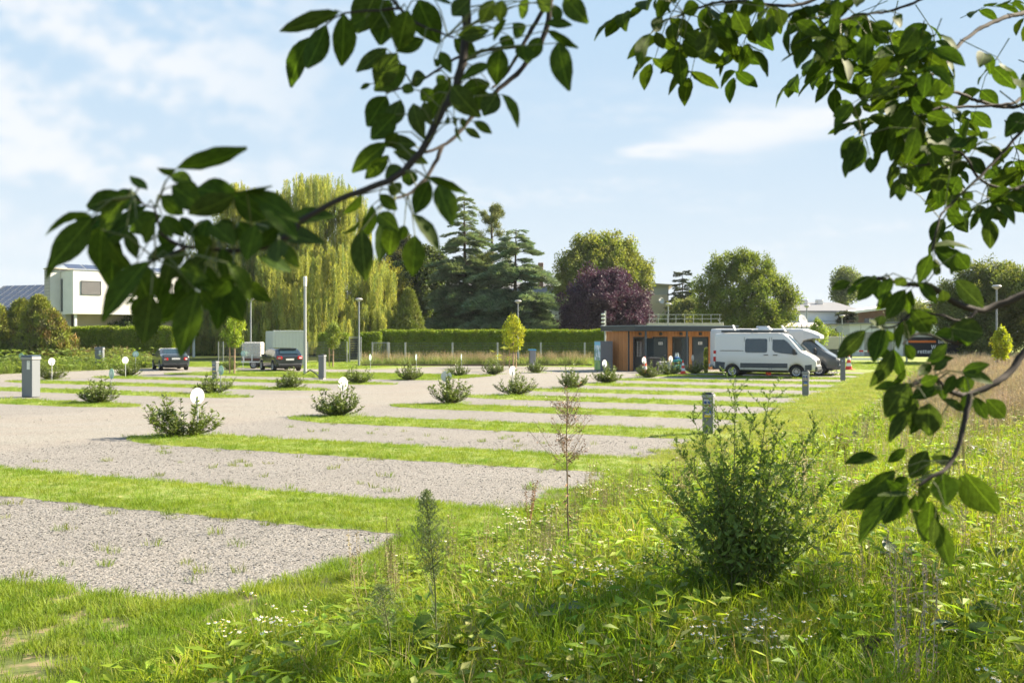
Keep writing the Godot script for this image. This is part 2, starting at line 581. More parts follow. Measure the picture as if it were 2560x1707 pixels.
func daisy_mesh() -> ArrayMesh:
	var mb := MB.new()
	for f in 3:
		var o := Vector3(rnd(-.06, .06), 0, rnd(-.06, .06))
		var top := o + Vector3(rnd(-.05, .05), rnd(0.26, 0.42), rnd(-.05, .05))
		mb.col = Color(0.12, 0.2, 0.04)
		mb.tube([o, top], [0.0016, 0.0012], 3, false)
		var nrm := (Vector3.UP + rdir() * 0.45).normalized()
		var b := frame(nrm, Vector3(1, 0, 0.2))
		mb.col = Color(0.82, 0.82, 0.78)
		for k in 9:
			var a := TAU * k / 9
			mb.leaf(top, (b.x * cos(a) + b.z * sin(a) - nrm * 0.15).normalized(), nrm, 0.017, 0.008, 0.0)
		mb.col = Color(0.75, 0.5, 0.03)
		mb.lathe([Vector2(0.006, 0), Vector2(0.004, 0.003), Vector2(0.0, 0.004)], 6, top, b)
	return mb.mesh()

func seedhead(n: int, h: float) -> ArrayMesh:          # dry upright stalks with fuzzy heads
	var mb := MB.new()
	for i in n:
		var o := Vector3(rnd(-.12, .12), 0, rnd(-.12, .12))
		var ln := rdir(); ln.y = 0
		var hh := h * rnd(0.6, 1.1)
		var top := o + Vector3(0, hh, 0) + ln * 0.14 * hh
		mb.col = Color.WHITE * rnd(0.7, 1.1)
		mb.tube([o, o.lerp(top, 0.5) + ln * 0.01, top], [0.003, 0.0025, 0.0015], 3, false)
		for k in 26:
			var u := rnd(0.35, 1.02)
			var p := o.lerp(top, u)
			mb.col = Color(1.0, 0.95, 0.9) * rnd(0.55, 1.25)
			mb.leaf(p, (rdir() + Vector3.UP * 0.7).normalized(), rdir(), rnd(0.02, 0.06) * (1.3 - 0.5 * u), rnd(0.006, 0.014), 0.1)
	return mb.mesh()

func scatter_grass() -> void:
	var gmat := mat("grass blades", Color.WHITE, 0.55, {"vc": true, "back": lin(0.95, 0.98, 0.5), "spec": 0.35})
	var dmat := mat("dry stalks", Color.WHITE, 0.8, {"vc": true, "back": lin(0.45, 0.4, 0.3)})
	var fmat := mat("daisy parts", Color.WHITE, 0.7, {"vc": true, "back": lin(0.5, 0.5, 0.45)})
	var lawn := [tuft(26, 0.10, 0.03, 0.065, 0.0042, 0.9), tuft(26, 0.10, 0.035, 0.08, 0.004, 1.0), tuft(20, 0.09, 0.04, 0.11, 0.0045, 0.9)]
	var tall := [tuft(16, 0.10, 0.15, 0.42, 0.007, 0.8), tuft(16, 0.10, 0.18, 0.5, 0.009, 0.9), tuft(12, 0.12, 0.12, 0.34, 0.012, 1.0), tuft(18, 0.1, 0.1, 0.28, 0.006, 0.9)]
	var herb := [leafy(16, 0.14, 0.22, 0.085, 0.034), leafy(14, 0.15, 0.34, 0.14, 0.07), leafy(22, 0.12, 0.18, 0.06, 0.036)]
	var dry := [seedhead(7, 0.75), seedhead(7, 0.95)]
	var sw_l := [Swarm.new(), Swarm.new(), Swarm.new()]
	var sw_t := [Swarm.new(), Swarm.new(), Swarm.new(), Swarm.new()]
	var sw_h := [Swarm.new(), Swarm.new(), Swarm.new()]
	var sw_d := [Swarm.new(), Swarm.new()]
	var sw_f := Swarm.new()
	var sw_g := Swarm.new()
	var patch := FastNoiseLite.new(); patch.seed = 31; patch.frequency = 0.9
	var bands := [[5.2, 9.0, 340.0], [9.0, 14.0, 230.0], [14.0, 22.0, 120.0], [22.0, 35.0, 60.0], [35.0, 60.0, 26.0], [60.0, 84.0, 9.0]]
	for bd in bands:
		var a: float = bd[0]
		var b: float = bd[1]
		var area := 0.58 * (b * b - a * a) + 2.4 * (b - a)
		var grow := clampf(sqrt(340.0 / bd[2]) * 0.62, 1.0, 2.3)
		for i in int(area * bd[2]):
			var d := sqrt(lerpf(a * a, b * b, rng.randf()))
			var p := Vector3(rnd(-1, 1) * (0.58 * d + 1.2), 0, -d)
			var z := zone(p)
			var n := patch.get_noise_2d(p.x * 0.8, p.z * 0.8)
			var n2 := patch.get_noise_2d(p.x * 3.0 + 50, p.z * 3.0)
			if z == 0:
				continue
			var q := to_st(p)
			var turn := Basis(Vector3.UP, rnd(0, TAU))
			var k := rnd(0.75, 1.25)
			if z == 1 or z == 5:
				if d < 10.0 and q.y < 7.2:      # bare trodden soil
					var bare := n2 > 0.34 and p.x < -1.2
					for m in BARE: bare = bare or Vector2(p.x - m[0], (d - m[1]) * 0.7).length() < m[2] * (1.0 + n2)
					if bare and rng.randf() < 0.93: continue
				var c := Color(0.18, 0.275, 0.03).lerp(Color(0.29, 0.35, 0.055), clampf(0.45 + n * 0.9, 0, 1))
				if n2 < -0.3: c = c.lerp(Color(0.13, 0.25, 0.03), 0.6)
				if z == 5: c = c.lerp(Color(0.40, 0.39, 0.13), 0.4 + n2 * 0.5)
				var v := rng.randi() % 3
				if q.y > 8.0 and v == 2 and rng.randf() < 0.7: v = 0
				var hy := k * (1.0 if q.y < 6.9 else 0.9)
				sw_l[v].put(Transform3D(turn * Basis.from_scale(Vector3(grow, hy * lerpf(1.0, grow, 0.3), grow)), p + Vector3(0, 0.02, 0)), tint(c, 0.22, 0.1))
			elif z == 2:
				if rng.randf() > 0.8: continue
				var c := Color(0.23, 0.345, 0.024).lerp(Color(0.43, 0.47, 0.055), clampf(0.4 + n, 0, 1))
				if rng.randf() < 0.10: c = Color(0.45, 0.38, 0.18)
				var near_edge := clampf((q.x + 5.2) / 2.0, 0.35, 1.0) if q.y > 6.0 else 0.8
				if rng.randf() < 0.26 + n * 0.25:
					var v := rng.randi() % 3
					sw_h[v].put(Transform3D(turn * Basis.from_scale(Vector3(grow, near_edge * k * 1.1, grow)), p), tint(c.lerp(Color(0.19, 0.35, 0.03), 0.5), 0.25, 0.12))
				else:
					var v := rng.randi() % 4
					sw_t[v].put(Transform3D(turn * Basis.from_scale(Vector3(grow, near_edge * k, grow)), p), tint(c, 0.28, 0.12))
				if rng.randf() < 0.02 and d > 8.5:
					sw_d[0].put(Transform3D(turn * Basis.from_scale(Vector3.ONE * rnd(0.5, 0.85)), p), tint(Color(0.33, 0.3, 0.16), 0.3))
				var bloom := 0.008 + 0.42 * smoothstep(0.2, 0.5, nz.get_noise_2d(p.x * 1.3 + 9, p.z * 0.9))
				if d < 40 and rng.randf() < bloom * (0.5 if d < 9 else 1.0):
					sw_f.put(Transform3D(turn * Basis.from_scale(Vector3(1, rnd(0.8, 1.3) * lerpf(0.7, 1.0, near_edge), 1) * clampf(grow * 0.8, 1, 1.5)), p), Color.WHITE)
			elif z == 3:
				var c := Color(0.50, 0.41, 0.32).lerp(Color(0.44, 0.40, 0.2), clampf(0.5 + n * 1.2, 0, 1))
				sw_d[rng.randi() % 2].put(Transform3D(turn * Basis.from_scale(Vector3(grow, k * rnd(0.55, 0.9), grow)), p), tint(c, 0.3, 0.1))
				if rng.randf() < 0.5:
					sw_t[rng.randi() % 4].put(Transform3D(turn * Basis.from_scale(Vector3(grow, k * 1.2, grow)), p), tint(Color(0.30, 0.36, 0.07), 0.3, 0.1))
			elif z == 4:
				if rng.randf() < 0.5:
					sw_t[rng.randi() % 4].put(Transform3D(turn * Basis.from_scale(Vector3(2.0, k * 1.7, 2.0)), p), tint(Color(0.22, 0.29, 0.06), 0.35, 0.1))
				else:
					sw_h[rng.randi() % 3].put(Transform3D(turn * Basis.from_scale(Vector3(2.6, k * 3.2, 2.6)), p), tint(Color(0.19, 0.25, 0.055), 0.35, 0.1))
	# weeds that push through the gravel, thickest on the nearest pitch
	for i in 900:
		var d := sqrt(lerpf(75.0, 700.0, rng.randf()))
		var p := Vector3(rnd(-1, 1) * (0.58 * d + 1.0), 0, -d)
		var q := to_st(p)
		if zone(p) != 0 or q.x < -16.0: continue
		var edge := 99.0
		for c in STRIP_R: edge = minf(edge, absf(absf(q.y - c) - 1.0))
		if rng.randf() > (0.95 if edge < 0.5 else 0.45) * clampf(1.5 - d / 24.0, 0.15, 1.0): continue
		for j in 1 + rng.randi() % 4:
			var o := Vector3(rnd(-.07, .07), 0, rnd(-.07, .07))
			sw_g.put(Transform3D(Basis(Vector3.UP, rnd(0, TAU)) * Basis.from_scale(Vector3.ONE * rnd(0.6, 1.15)), p + o), tint(Color(0.15, 0.24, 0.03).lerp(Color(0.33, 0.26, 0.09), rng.randf() * 0.5), 0.3))
	var gl := Node3D.new(); gl.name = "short_grass"; add_child(gl); gl.set_meta("kind", "stuff")
	tag(gl, "short mown grass on the strips between gravel pitches and the lawn edges", "grass")
	for v in 3: swarm("grass_blades", sw_l[v], lawn[v], gmat, gl)
	swarm("gravel_weeds", sw_g, lawn[2], gmat, gl)
	var gt := Node3D.new(); gt.name = "tall_meadow_grass"; add_child(gt); gt.set_meta("kind", "stuff")
	tag(gt, "tall uncut green grass and herbs of the meadow in the foreground", "grass")
	for v in 4: swarm("grass_blades", sw_t[v], tall[v], gmat, gt)
	for v in 3: swarm("herb_leaves", sw_h[v], herb[v], gmat, gt)
	var gd := Node3D.new(); gd.name = "dry_meadow_stalks"; add_child(gd); gd.set_meta("kind", "stuff")
	tag(gd, "dry brown seed stalks standing in the meadow on the right", "dry grass")
	for v in 2: swarm("dry_stalks", sw_d[v], dry[v], dmat, gd)
	var fl := swarm("daisies", sw_f, daisy_mesh(), fmat, self)
	tag(fl, "small white daisies with yellow centres dotted through the tall grass", "flowers")

func pebble() -> ArrayMesh:
	var mb := MB.new()
	var rings := [[-0.6, 0.6], [0.1, 1.0], [0.65, 0.55]]
	for r in rings:
		for k in 5:
			var a: float = TAU * (k + r[0]) / 5
			mb.vert(Vector3(cos(a) * r[1] * rnd(0.75, 1.1), r[0] * 0.6 * rnd(0.85, 1.1), sin(a) * r[1] * rnd(0.75, 1.1)))
	var top := mb.vert(Vector3(0, 0.5, 0))
	for i in 2:
		for k in 5:
			mb.quad(i * 5 + k, i * 5 + (k + 1) % 5, i * 5 + 5 + (k + 1) % 5, i * 5 + 5 + k)
	for k in 5: mb.tri(10 + k, 10 + (k + 1) % 5, top)
	return mb.mesh()

func scatter_pebbles() -> void:
	var m := mat("crushed stone", Color.WHITE, 0.9, {"vc": true})
	var forms := [pebble(), pebble(), pebble()]
	var sw := [Swarm.new(), Swarm.new(), Swarm.new()]
	for bd in [[8.5, 14.0, 620.0], [14.0, 22.0, 220.0], [22.0, 36.0, 45.0]]:
		var a: float = bd[0]
		var b: float = bd[1]
		for i in int((0.57 * (b * b - a * a) + (b - a)) * bd[2]):
			var d := sqrt(lerpf(a * a, b * b, rng.randf()))
			var p := Vector3(rnd(-1, 1) * (0.57 * d + 0.5), 0.006, -d)
			var q := to_st(p)
			if q.x > -5.3 or q.y < 6.3 or zone(p) != 0: continue
			if q.x < -17.5 and rng.randf() < 0.7: continue
			var sz := 0.006 + 0.012 * pow(rng.randf(), 3.0)
			if rng.randf() < 0.02: sz *= 1.6
			var k := 0.12 + 0.15 * rng.randf()
			if rng.randf() < 0.08: k *= 0.6
			sw[rng.randi() % 3].put(Transform3D(Basis(rdir(), rnd(0, 0.6)) * Basis(Vector3.UP, rnd(0, TAU)) * Basis.from_scale(Vector3(sz, sz * 0.7, sz * rnd(0.7, 1.3))), p), Color(k * 1.03, k, k * rnd(0.88, 1.02)))
	var o := Node3D.new(); o.name = "loose_gravel"; add_child(o); o.set_meta("kind", "stuff")
	tag(o, "loose grey crushed stones lying on the gravel pitches", "gravel")
	for v in 3: swarm("stones", sw[v], forms[v], m, o)

# ------------------------------------------------------------------ buildings
func bpart(called: String, parent: Node, m: Material, at: Vector3, size: Vector3, bevel := 0.0, turn := Basis()) -> MeshInstance3D:
	var mb := MB.new()
	mb.box(Vector3.ZERO, size, bevel)
	return part(called, mb.mesh(), m, parent, Transform3D(turn, at))

func span(a: Vector3, b: Vector3) -> Array:           # centre and size of the box between two corners
	return [(a + b) * 0.5, (b - a).abs()]

func wbox(called: String, parent: Node, m: Material, a: Vector3, b: Vector3, bevel := 0.0) -> MeshInstance3D:
	var s := span(a, b)
	return bpart(called, parent, m, s[0], s[1], bevel)

func slab(called: String, parent: Node, m: Material, corners: Array, thick: float) -> MeshInstance3D:   # four corners counter-clockwise from above, thickness downwards
	var mb := MB.new()
	var n: Vector3 = (corners[1] - corners[0]).cross(corners[2] - corners[0]).normalized() * thick
	mb.face(corners[0], corners[1], corners[2], corners[3])
	mb.face(corners[3] - n, corners[2] - n, corners[1] - n, corners[0] - n)
	for k in 4:
		var p: Vector3 = corners[k]
		var q: Vector3 = corners[(k + 1) % 4]
		mb.face(p - n, q - n, q, p)
	return part(called, mb.mesh(), m, parent)

func solar_panel(parent: Node, o: Vector3, u: Vector3, w: Vector3, frame_m: Material, cell_m: Material) -> void:   # o corner, u along, w up the slope
	var n := u.cross(w).normalized()
	var p := slab("solar_panel", parent, frame_m, [o, o + u, o + u + w, o + w], 0.04)
	var e := 0.03
	var uu := u.normalized() * e
	var ww := w.normalized() * e
	var mb := MB.new()
	var lift := n * 0.004
	mb.face(o + uu + ww + lift, o + u - uu + ww + lift, o + u + w - uu - ww + lift, o + w + uu - ww + lift)
	part("cells", mb.mesh(), cell_m, p)

func stucco(key: String, c: Color) -> StandardMaterial3D:
	var im := noise_img(256, FastNoiseLite.TYPE_SIMPLEX_SMOOTH, 0.02, 5, key.length())
	var t := tex(256, func(x, y): return (c.srgb_to_linear() * (0.92 + 0.14 * im.get_pixel(x, y).r)).linear_to_srgb())
	return mat(key, Color.WHITE, 0.9, {"tex": t, "tri": 0.18, "world": true})

func make_buildings() -> void:
	var white := stucco("white render", lin(0.68, 0.67, 0.65))
	var beige := stucco("beige render", lin(0.36, 0.31, 0.25))
	var grey := stucco("grey render", lin(0.30, 0.31, 0.32))
	var concrete := stucco("pale concrete", lin(0.50, 0.46, 0.39))
	var brown := stucco("brown brick", lin(0.13, 0.075, 0.05))
	var alu := mat("brushed aluminium", lin(0.5, 0.5, 0.5), 0.35, {"metal": 0.8})
	var slate := mat("roof sheet", lin(0.2, 0.2, 0.21), 0.6)
	var dark := mat("dark grey metal", lin(0.045, 0.055, 0.06), 0.5)
	var pane := mat("dark window glass", lin(0.03, 0.04, 0.05), 0.08, {"spec": 0.6})
	var cell := mat("photovoltaic cells", lin(0.025, 0.035, 0.08), 0.18, {"spec": 0.6})
	var blind := mat("blind slats", lin(0.30, 0.29, 0.28), 0.5)
	# --- white cubic house behind the left hedge
	var h := thing("white_house", gx(181, 84) + Vector3(0, 0.25, 0), 0.75, "white cubic two storey house with solar panels behind left hedge", "house")
	h.scale = Vector3.ONE * 0.884
	wbox("upper_storey", h, white, Vector3(0, 4.33, -4.9), Vector3(13, 8.53, 0), 0.02)
	wbox("ground_floor", h, beige, Vector3(0.9, -0.4, -4.6), Vector3(12.5, 4.32, -1.7))
	wbox("corner_wall", h, grey, Vector3(0.02, 0, -4.7), Vector3(0.6, 4.32, -2.2))
	wbox("parapet_cap", h, alu, Vector3(-0.05, 8.53, -4.95), Vector3(13.05, 8.6, 0.05), 0.01)
	for x in [0.35, 6.2, 12.3]:
		wbox("column", h, white, Vector3(x - 0.11, 0, -0.45), Vector3(x + 0.11, 4.33, -0.23), 0.01)
	for x0 in [0.75, 4.1, 8.0]:
		var w := wbox("window", h, pane, Vector3(x0, 6.2, 0.002), Vector3(x0 + 1.9, 7.54, 0.012))
		for f in [[0, 0, 1.9, 0.06], [0, 1.28, 1.9, 0.06], [0, 0, 0.06, 1.34], [1.84, 0, 0.06, 1.34]]:
			wbox("frame", w, dark, Vector3(-0.95 + f[0], -0.67 + f[1], 0.006), Vector3(-0.95 + f[0] + f[2], -0.67 + f[1] + f[3], 0.05))
		for k in 15:
			bpart("blind_slat", w, blind, Vector3(0, -0.6 + k * 0.086, 0.03), Vector3(1.78, 0.008, 0.06), 0, Basis(Vector3.RIGHT, 0.7))
	wbox("door", h, pane, Vector3(6.6, 0.1, -1.698), Vector3(8.2, 3.0, -1.66))
	wbox("slit_window", h, pane, Vector3(-0.03, 4.6, -3.2), Vector3(-0.004, 7.8, -2.75))
	for k in 7:
		solar_panel(h, Vector3(-0.3 + k * 1.75, 8.72, -0.5), Vector3(1.68, 0, 0), Vector3(0, 0.5, -1.55), alu, cell)
	var an := wbox("stair_tower", h, white, Vector3(-1.0, 0, -4.9), Vector3(-0.02, 8.7, -3.3), 0.02)
	for k in 26:
		wbox("cladding_board", an, blind, Vector3(-0.525, -4.2 + k * 0.33, -0.78), Vector3(-0.492, -3.9 + k * 0.33, 0.78))
	wbox("terrace_roof", h, concrete, Vector3(-1.1, 8.75, -5.0), Vector3(1.2, 8.9, -3.1), 0.02)
	# --- house with a solar roof at the left edge
	h = thing("solar_roof_house", gx(-60, 112), -0.42, "white gabled house with roof covered in solar panels, at left edge", "house")
	wbox("wall", h, white, Vector3(-1, 0, -9), Vector3(14, 4.9, 0))
	for x in [-1.0, 14.0]:
		var gb := MB.new()
		gb.tface(Vector3(x, 4.9, 0), Vector3(x, 4.9, -9), Vector3(x, 7.9, -4.5))
		part("gable", gb.mesh(), white, h)
	slab("roof", h, slate, [Vector3(-1.3, 4.72, 0.5), Vector3(14.3, 4.72, 0.5), Vector3(14.3, 8.05, -4.5), Vector3(-1.3, 8.05, -4.5)], 0.12)
	slab("roof", h, slate, [Vector3(-1.3, 8.05, -4.5), Vector3(14.3, 8.05, -4.5), Vector3(14.3, 4.72, -9.5), Vector3(-1.3, 4.72, -9.5)], 0.12)
	var up := Vector3(0, 3.33, -5.0).normalized()
	for i in 12:
		for j in 5:
			solar_panel(h, Vector3(-0.6 + i * 1.2, 4.83, 0.42) + up * (0.25 + j * 1.12), Vector3(1.14, 0, 0), up * 1.06, alu, cell)
	# --- house half hidden by the cedars
	h = thing("grey_house", gx(1195, 122), 0.15, "grey house half hidden behind the tall cedars", "house")
	wbox("wall", h, grey, Vector3(-3, 0, -10), Vector3(11, 6.4, 0))
	slab("roof", h, slate, [Vector3(-3.4, 6.3, 0.5), Vector3(11.4, 6.3, 0.5), Vector3(11.4, 9.0, -5), Vector3(-3.4, 9.0, -5)], 0.15)
	slab("roof", h, slate, [Vector3(-3.4, 9.0, -5), Vector3(11.4, 9.0, -5), Vector3(11.4, 6.3, -10.5), Vector3(-3.4, 6.3, -10.5)], 0.15)
	for x in [0.5, 4.5, 8.0]:
		var w := wbox("window", h, pane, Vector3(x, 3.8, 0.003), Vector3(x + 1.2, 5.2, 0.02))
		wbox("sill", w, white, Vector3(-0.7, -0.76, 0), Vector3(0.7, -0.7, 0.12))
	wbox("chimney", h, stucco("chimney brick", lin(0.35, 0.2, 0.14)), Vector3(8.2, 8.2, -4.2), Vector3(8.8, 11.5, -3.6), 0.02)
	# --- cream hall with a corrugated band, right of the purple plum
	h = thing("cream_hall", gx(1672, 130), -0.1, "cream walled hall with grey corrugated band behind the purple tree", "building")
	wbox("wall", h, stucco("cream render", lin(0.66, 0.60, 0.50)), Vector3(-14, 0, -12), Vector3(0, 7.6, 0))
	var cor := MB.new()
	for k in 56:
		cor.box(Vector3(-13.9 + k * 0.25, 8.2, 0.02), Vector3(0.14, 1.35, 0.05))
	cor.box(Vector3(-7, 8.2, -6), Vector3(13.98, 1.3, 12))
	var cp := part("corrugated_band", cor.mesh(), mat("corrugated sheet", lin(0.44, 0.47, 0.49), 0.5), h)
	cp.set_meta("kind", "stuff")
	slab("roof", h, concrete, [Vector3(-14.4, 9.9, 0.7), Vector3(0.7, 8.85, 0.7), Vector3(0.7, 8.85, -12.5), Vector3(-14.4, 9.9, -12.5)], 0.16)
	var dish := thing("satellite_dish", px(1653, 752, 128.5), 0.5, "white satellite dish on the cream hall wall", "satellite dish")
	var dm := MB.new()
	dm.lathe([Vector2(0.02, 0.0), Vector2(0.22, 0.03), Vector2(0.38, 0.08), Vector2(0.44, 0.12), Vector2(0.36, 0.08), Vector2(0.2, 0.04), Vector2(0.0, 0.02)], 16, Vector3.ZERO, Basis(Vector3.RIGHT, 1.25))
	part("bowl", dm.mesh(true), mat("dish paint", lin(0.75, 0.74, 0.72), 0.4), dish)
	var am := MB.new(); am.tube([Vector3(0, -0.1, 0), Vector3(0, -0.2, -1.1)], [0.04, 0.04], 6)
	part("bracket", am.mesh(true), alu, dish)
	# --- retaining wall with railing behind the wash house
	h = thing("retaining_wall", gx(1618, 96), 0.0, "beige retaining wall with metal railing behind the wooden toilet block", "wall")
	wbox("wall", h, concrete, Vector3(0, 0, -1), Vector3(7.4, 3.45, 0), 0.03)
	for k in 9:
		wbox("rail_post", h, alu, Vector3(0.3 + k * 0.85, 3.45, -0.5), Vector3(0.34, 4.3, -0.46) + Vector3(k * 0.85, 0, 0))
	for y in [3.85, 4.26]: wbox("rail", h, alu, Vector3(0.2, y, -0.51), Vector3(7.3, y + 0.04, -0.47))
	# --- factory at the right
	h = thing("factory_hall", gx(1975, 132), 0.06, "long white factory hall with stepped grey roofs at right", "building")
	wbox("upper_wall", h, mat("pale cladding", lin(0.60, 0.64, 0.67), 0.6), Vector3(-4, 3.5, -20), Vector3(9.6, 5.55, 0))
	slab("upper_roof", h, slate, [Vector3(-4.5, 5.5, 0.4), Vector3(9.9, 5.5, 0.4), Vector3(9.9, 6.9, -9), Vector3(-4.5, 6.9, -9)], 0.18)
	slab("lower_roof", h, concrete, [Vector3(-6, 3.35, 3.6), Vector3(7.2, 3.35, 3.6), Vector3(7.2, 4.2, 0.01), Vector3(-6, 4.2, 0.01)], 0.12)
	wbox("fascia", h, white, Vector3(-6, 3.0, 3.45), Vector3(7.2, 3.24, 3.6))
	wbox("lower_wall", h, brown, Vector3(-6, 0, 0.3), Vector3(7, 3.3, 3.2))
	for k in 5: wbox("roof_vent", h, alu, Vector3(-2.6 + k * 2.2, 6.5, -7.5), Vector3(-1.7 + k * 2.2, 7.25, -6.6), 0.08)
	h = thing("brown_hall", gx(2138, 126), 0.0, "dark brown hall with slanting white roof edge beside factory", "building")
	wbox("wall", h, brown, Vector3(0, 0, -14), Vector3(12, 5.2, 0))
	var gm := MB.new(); gm.tface(Vector3(0, 5.2, 0), Vector3(12, 5.2, 0), Vector3(12, 6.7, 0)); part("gable", gm.mesh(), brown, h)
	slab("roof", h, white, [Vector3(-0.3, 5.32, 0.5), Vector3(12.5, 6.9, 0.5), Vector3(12.5, 6.9, -14), Vector3(-0.3, 5.32, -14)], 0.3)
	for k in 3:
		var w := wbox("window", h, pane, Vector3(1.2 + k * 3.2, 3.0, 0.003), Vector3(2.6 + k * 3.2, 4.4, 0.02))
		wbox("frame", w, white, Vector3(-0.03, -0.7, 0.01), Vector3(0.03, 0.7, 0.03))
	h = thing("flat_white_hall", gx(2125, 108), 0.0, "low flat roofed pale hall behind the black banner", "building")
	wbox("wall", h, mat("pale panel", lin(0.60, 0.61, 0.62), 0.6), Vector3(0, 0, -9), Vector3(10.5, 3.5, 0))
	slab("roof", h, slate, [Vector3(-0.2, 3.6, 0.3), Vector3(10.8, 3.85, 0.3), Vector3(10.8, 3.85, -9.2), Vector3(-0.2, 3.6, -9.2)], 0.14)
	for k in 8: wbox("panel_joint", h, slate, Vector3(1.2 + k * 1.2, 0.1, 0.002), Vector3(1.24 + k * 1.2, 3.45, 0.014))
	for k in 2: wbox("gate", h, blind, Vector3(1.6 + k * 4.2, 0.02, 0.02), Vector3(4.6 + k * 4.2, 2.6, 0.06))
	h = thing("storage_wall", gx(2040, 98), 0.0, "low cream wall with dark plinth behind the parked motorhome", "wall")
	wbox("wall", h, concrete, Vector3(-4, 0.9, -0.6), Vector3(3.6, 2.15, 0), 0.03)
	wbox("plinth", h, dark, Vector3(-4, 0, -0.58), Vector3(3.6, 0.9, -0.02))
	make_toilet_block(alu, dark, pane, white)

func make_toilet_block(alu: Material, dark: Material, pane: Material, white: Material) -> void:
	var h := thing("toilet_block", gx(1571, 63.6), 0.436, "flat roofed toilet block clad in orange wood boards with dark doors", "building")
	var grain := noise_img(256, FastNoiseLite.TYPE_SIMPLEX_SMOOTH, 0.015, 4, 40)
	var woods := []
	for k in 3:
		var base: Color = [Color(0.46, 0.20, 0.07), Color(0.52, 0.235, 0.085), Color(0.41, 0.175, 0.06)][k]
		var t := tex(128, func(x, y): return (base * (0.78 + 0.45 * grain.get_pixel((x * 7 + k * 50) % 256, (y / 3 + k * 31) % 256).r)).linear_to_srgb())
		woods.append(mat("larch board %d" % k, Color.WHITE, 0.7, {"tex": t, "tri": 0.9, "world": false}))
	var doors := [[0.37, 1.36], [1.88, 2.99], [3.42, 4.58], [4.95, 6.15]]
	var L := 7.6
	wbox("back_wall", h, dark, Vector3(0.02, 0, -2.82), Vector3(L, 2.55, -2.7))
	wbox("end_wall", h, dark, Vector3(L - 0.1, 0, -2.7), Vector3(L, 2.55, -0.03))
	wbox("floor", h, mat("tiled floor", lin(0.3, 0.3, 0.3), 0.5), Vector3(0.02, 0.0, -2.7), Vector3(L - 0.1, 0.06, -0.03))
	for x in [1.6, 3.2, 4.75]: wbox("partition", h, white, Vector3(x, 0.06, -2.7), Vector3(x + 0.08, 2.5, -0.04))
	wbox("inner_lining", h, dark, Vector3(0.03, 0.06, -2.69), Vector3(0.07, 2.5, -0.04))
	var n := int(L / 0.12)
	for k in n:
		var x := k * 0.12
		var y0 := 0.02
		for d in doors:
			if x + 0.1 > d[0] and x + 0.02 < d[1]: y0 = 2.2
		wbox("board", h, woods[(k * 7 + k / 3) % 3], Vector3(x + 0.003, y0, -0.025), Vector3(x + 0.117, 2.56, 0.0 + 0.004 * (k % 2)), 0.003)
	for k in 23:
		wbox("board", h, woods[(k * 5 + k / 4) % 3], Vector3(-0.004 * (k % 2), 0.02, -2.8 + k * 0.12), Vector3(0.022, 2.56, -2.8 + k * 0.12 + 0.114), 0.003)
	wbox("corner_trim", h, dark, Vector3(-0.02, 0, -0.03), Vector3(0.09, 2.56, 0.02), 0.004)
	wbox("roof", h, dark, Vector3(-0.25, 2.57, -3.1), Vector3(L + 0.2, 2.87, 1.15), 0.01)
	wbox("roof_edge", h, mat("roof edge metal", lin(0.12, 0.16, 0.18), 0.4), Vector3(-0.28, 2.87, -3.13), Vector3(L + 0.23, 2.93, 1.18), 0.008)
	for x in [0.62, 3.75, 7.0]:
		wbox("canopy_post", h, mat("post paint", lin(0.07, 0.09, 0.105), 0.45), Vector3(x, 0, 0.95), Vector3(x + 0.1, 2.57, 1.05), 0.006)
	var leaf_m := mat("door paint", lin(0.035, 0.05, 0.058), 0.45)
	for k in 4:
		var d: Array = doors[k]
		for f in [[d[0], d[0] + 0.07], [d[1] - 0.07, d[1]]]:
			wbox("door_frame", h, dark, Vector3(f[0], 0.02, -0.05), Vector3(f[1], 2.2, 0.02), 0.004)
		wbox("door_frame", h, dark, Vector3(d[0] + 0.07, 2.12, -0.05), Vector3(d[1] - 0.07, 2.199, 0.018), 0.004)
		var w: float = d[1] - d[0] - 0.16
		var swing: float = [1.75, 0.0, 0.0, 0.0][k]
		var hinge_right := k == 0
		if k == 2: w *= 0.42
		var mb := MB.new()
		mb.box(Vector3((-w if hinge_right else w) * 0.5, 1.08, 0), Vector3(w, 2.05, 0.05), 0.006)
		var hx: float = d[1] - 0.08 if hinge_right else (d[0] + 0.08 if k != 2 else d[1] - 0.08 - w)
		var door := part("door", mb.mesh(), leaf_m, h, Transform3D(Basis(Vector3.UP, -swing if not hinge_right else swing), Vector3(hx, 0, -0.01)))
		var sx := -w * 0.5 if hinge_right else w * 0.5
		if k != 2: wbox("door_sign", door, white, Vector3(sx - 0.16, 1.68, 0.027), Vector3(sx + 0.16, 1.86, 0.034))
		if k == 3 or k == 1:
			wbox("pictogram", door, mat("pictogram", lin(0.25, 0.25, 0.25), 0.6), Vector3(sx - 0.1, 1.71, 0.036), Vector3(sx - 0.02, 1.83, 0.038))
			wbox("pictogram", door, mat("pictogram", lin(0.25, 0.25, 0.25), 0.6), Vector3(sx + 0.03, 1.71, 0.036), Vector3(sx + 0.1, 1.83, 0.038))
		var ha := MB.new()
		ha.tube([Vector3(w * 0.88 if not hinge_right else -w * 0.88, 1.0, 0.03), Vector3(w * 0.88 if not hinge_right else -w * 0.88, 1.0, 0.08), Vector3(w * 0.76 if not hinge_right else -w * 0.76, 1.0, 0.08)], [0.012, 0.012, 0.012], 6)
		part("handle", ha.mesh(true), alu, door)
		wbox("wall_lamp", h, dark, Vector3((d[0] + d[1]) * 0.5 - 0.09, 2.3, 0.006), Vector3((d[0] + d[1]) * 0.5 + 0.09, 2.48, 0.11), 0.01)
	var rad := MB.new()
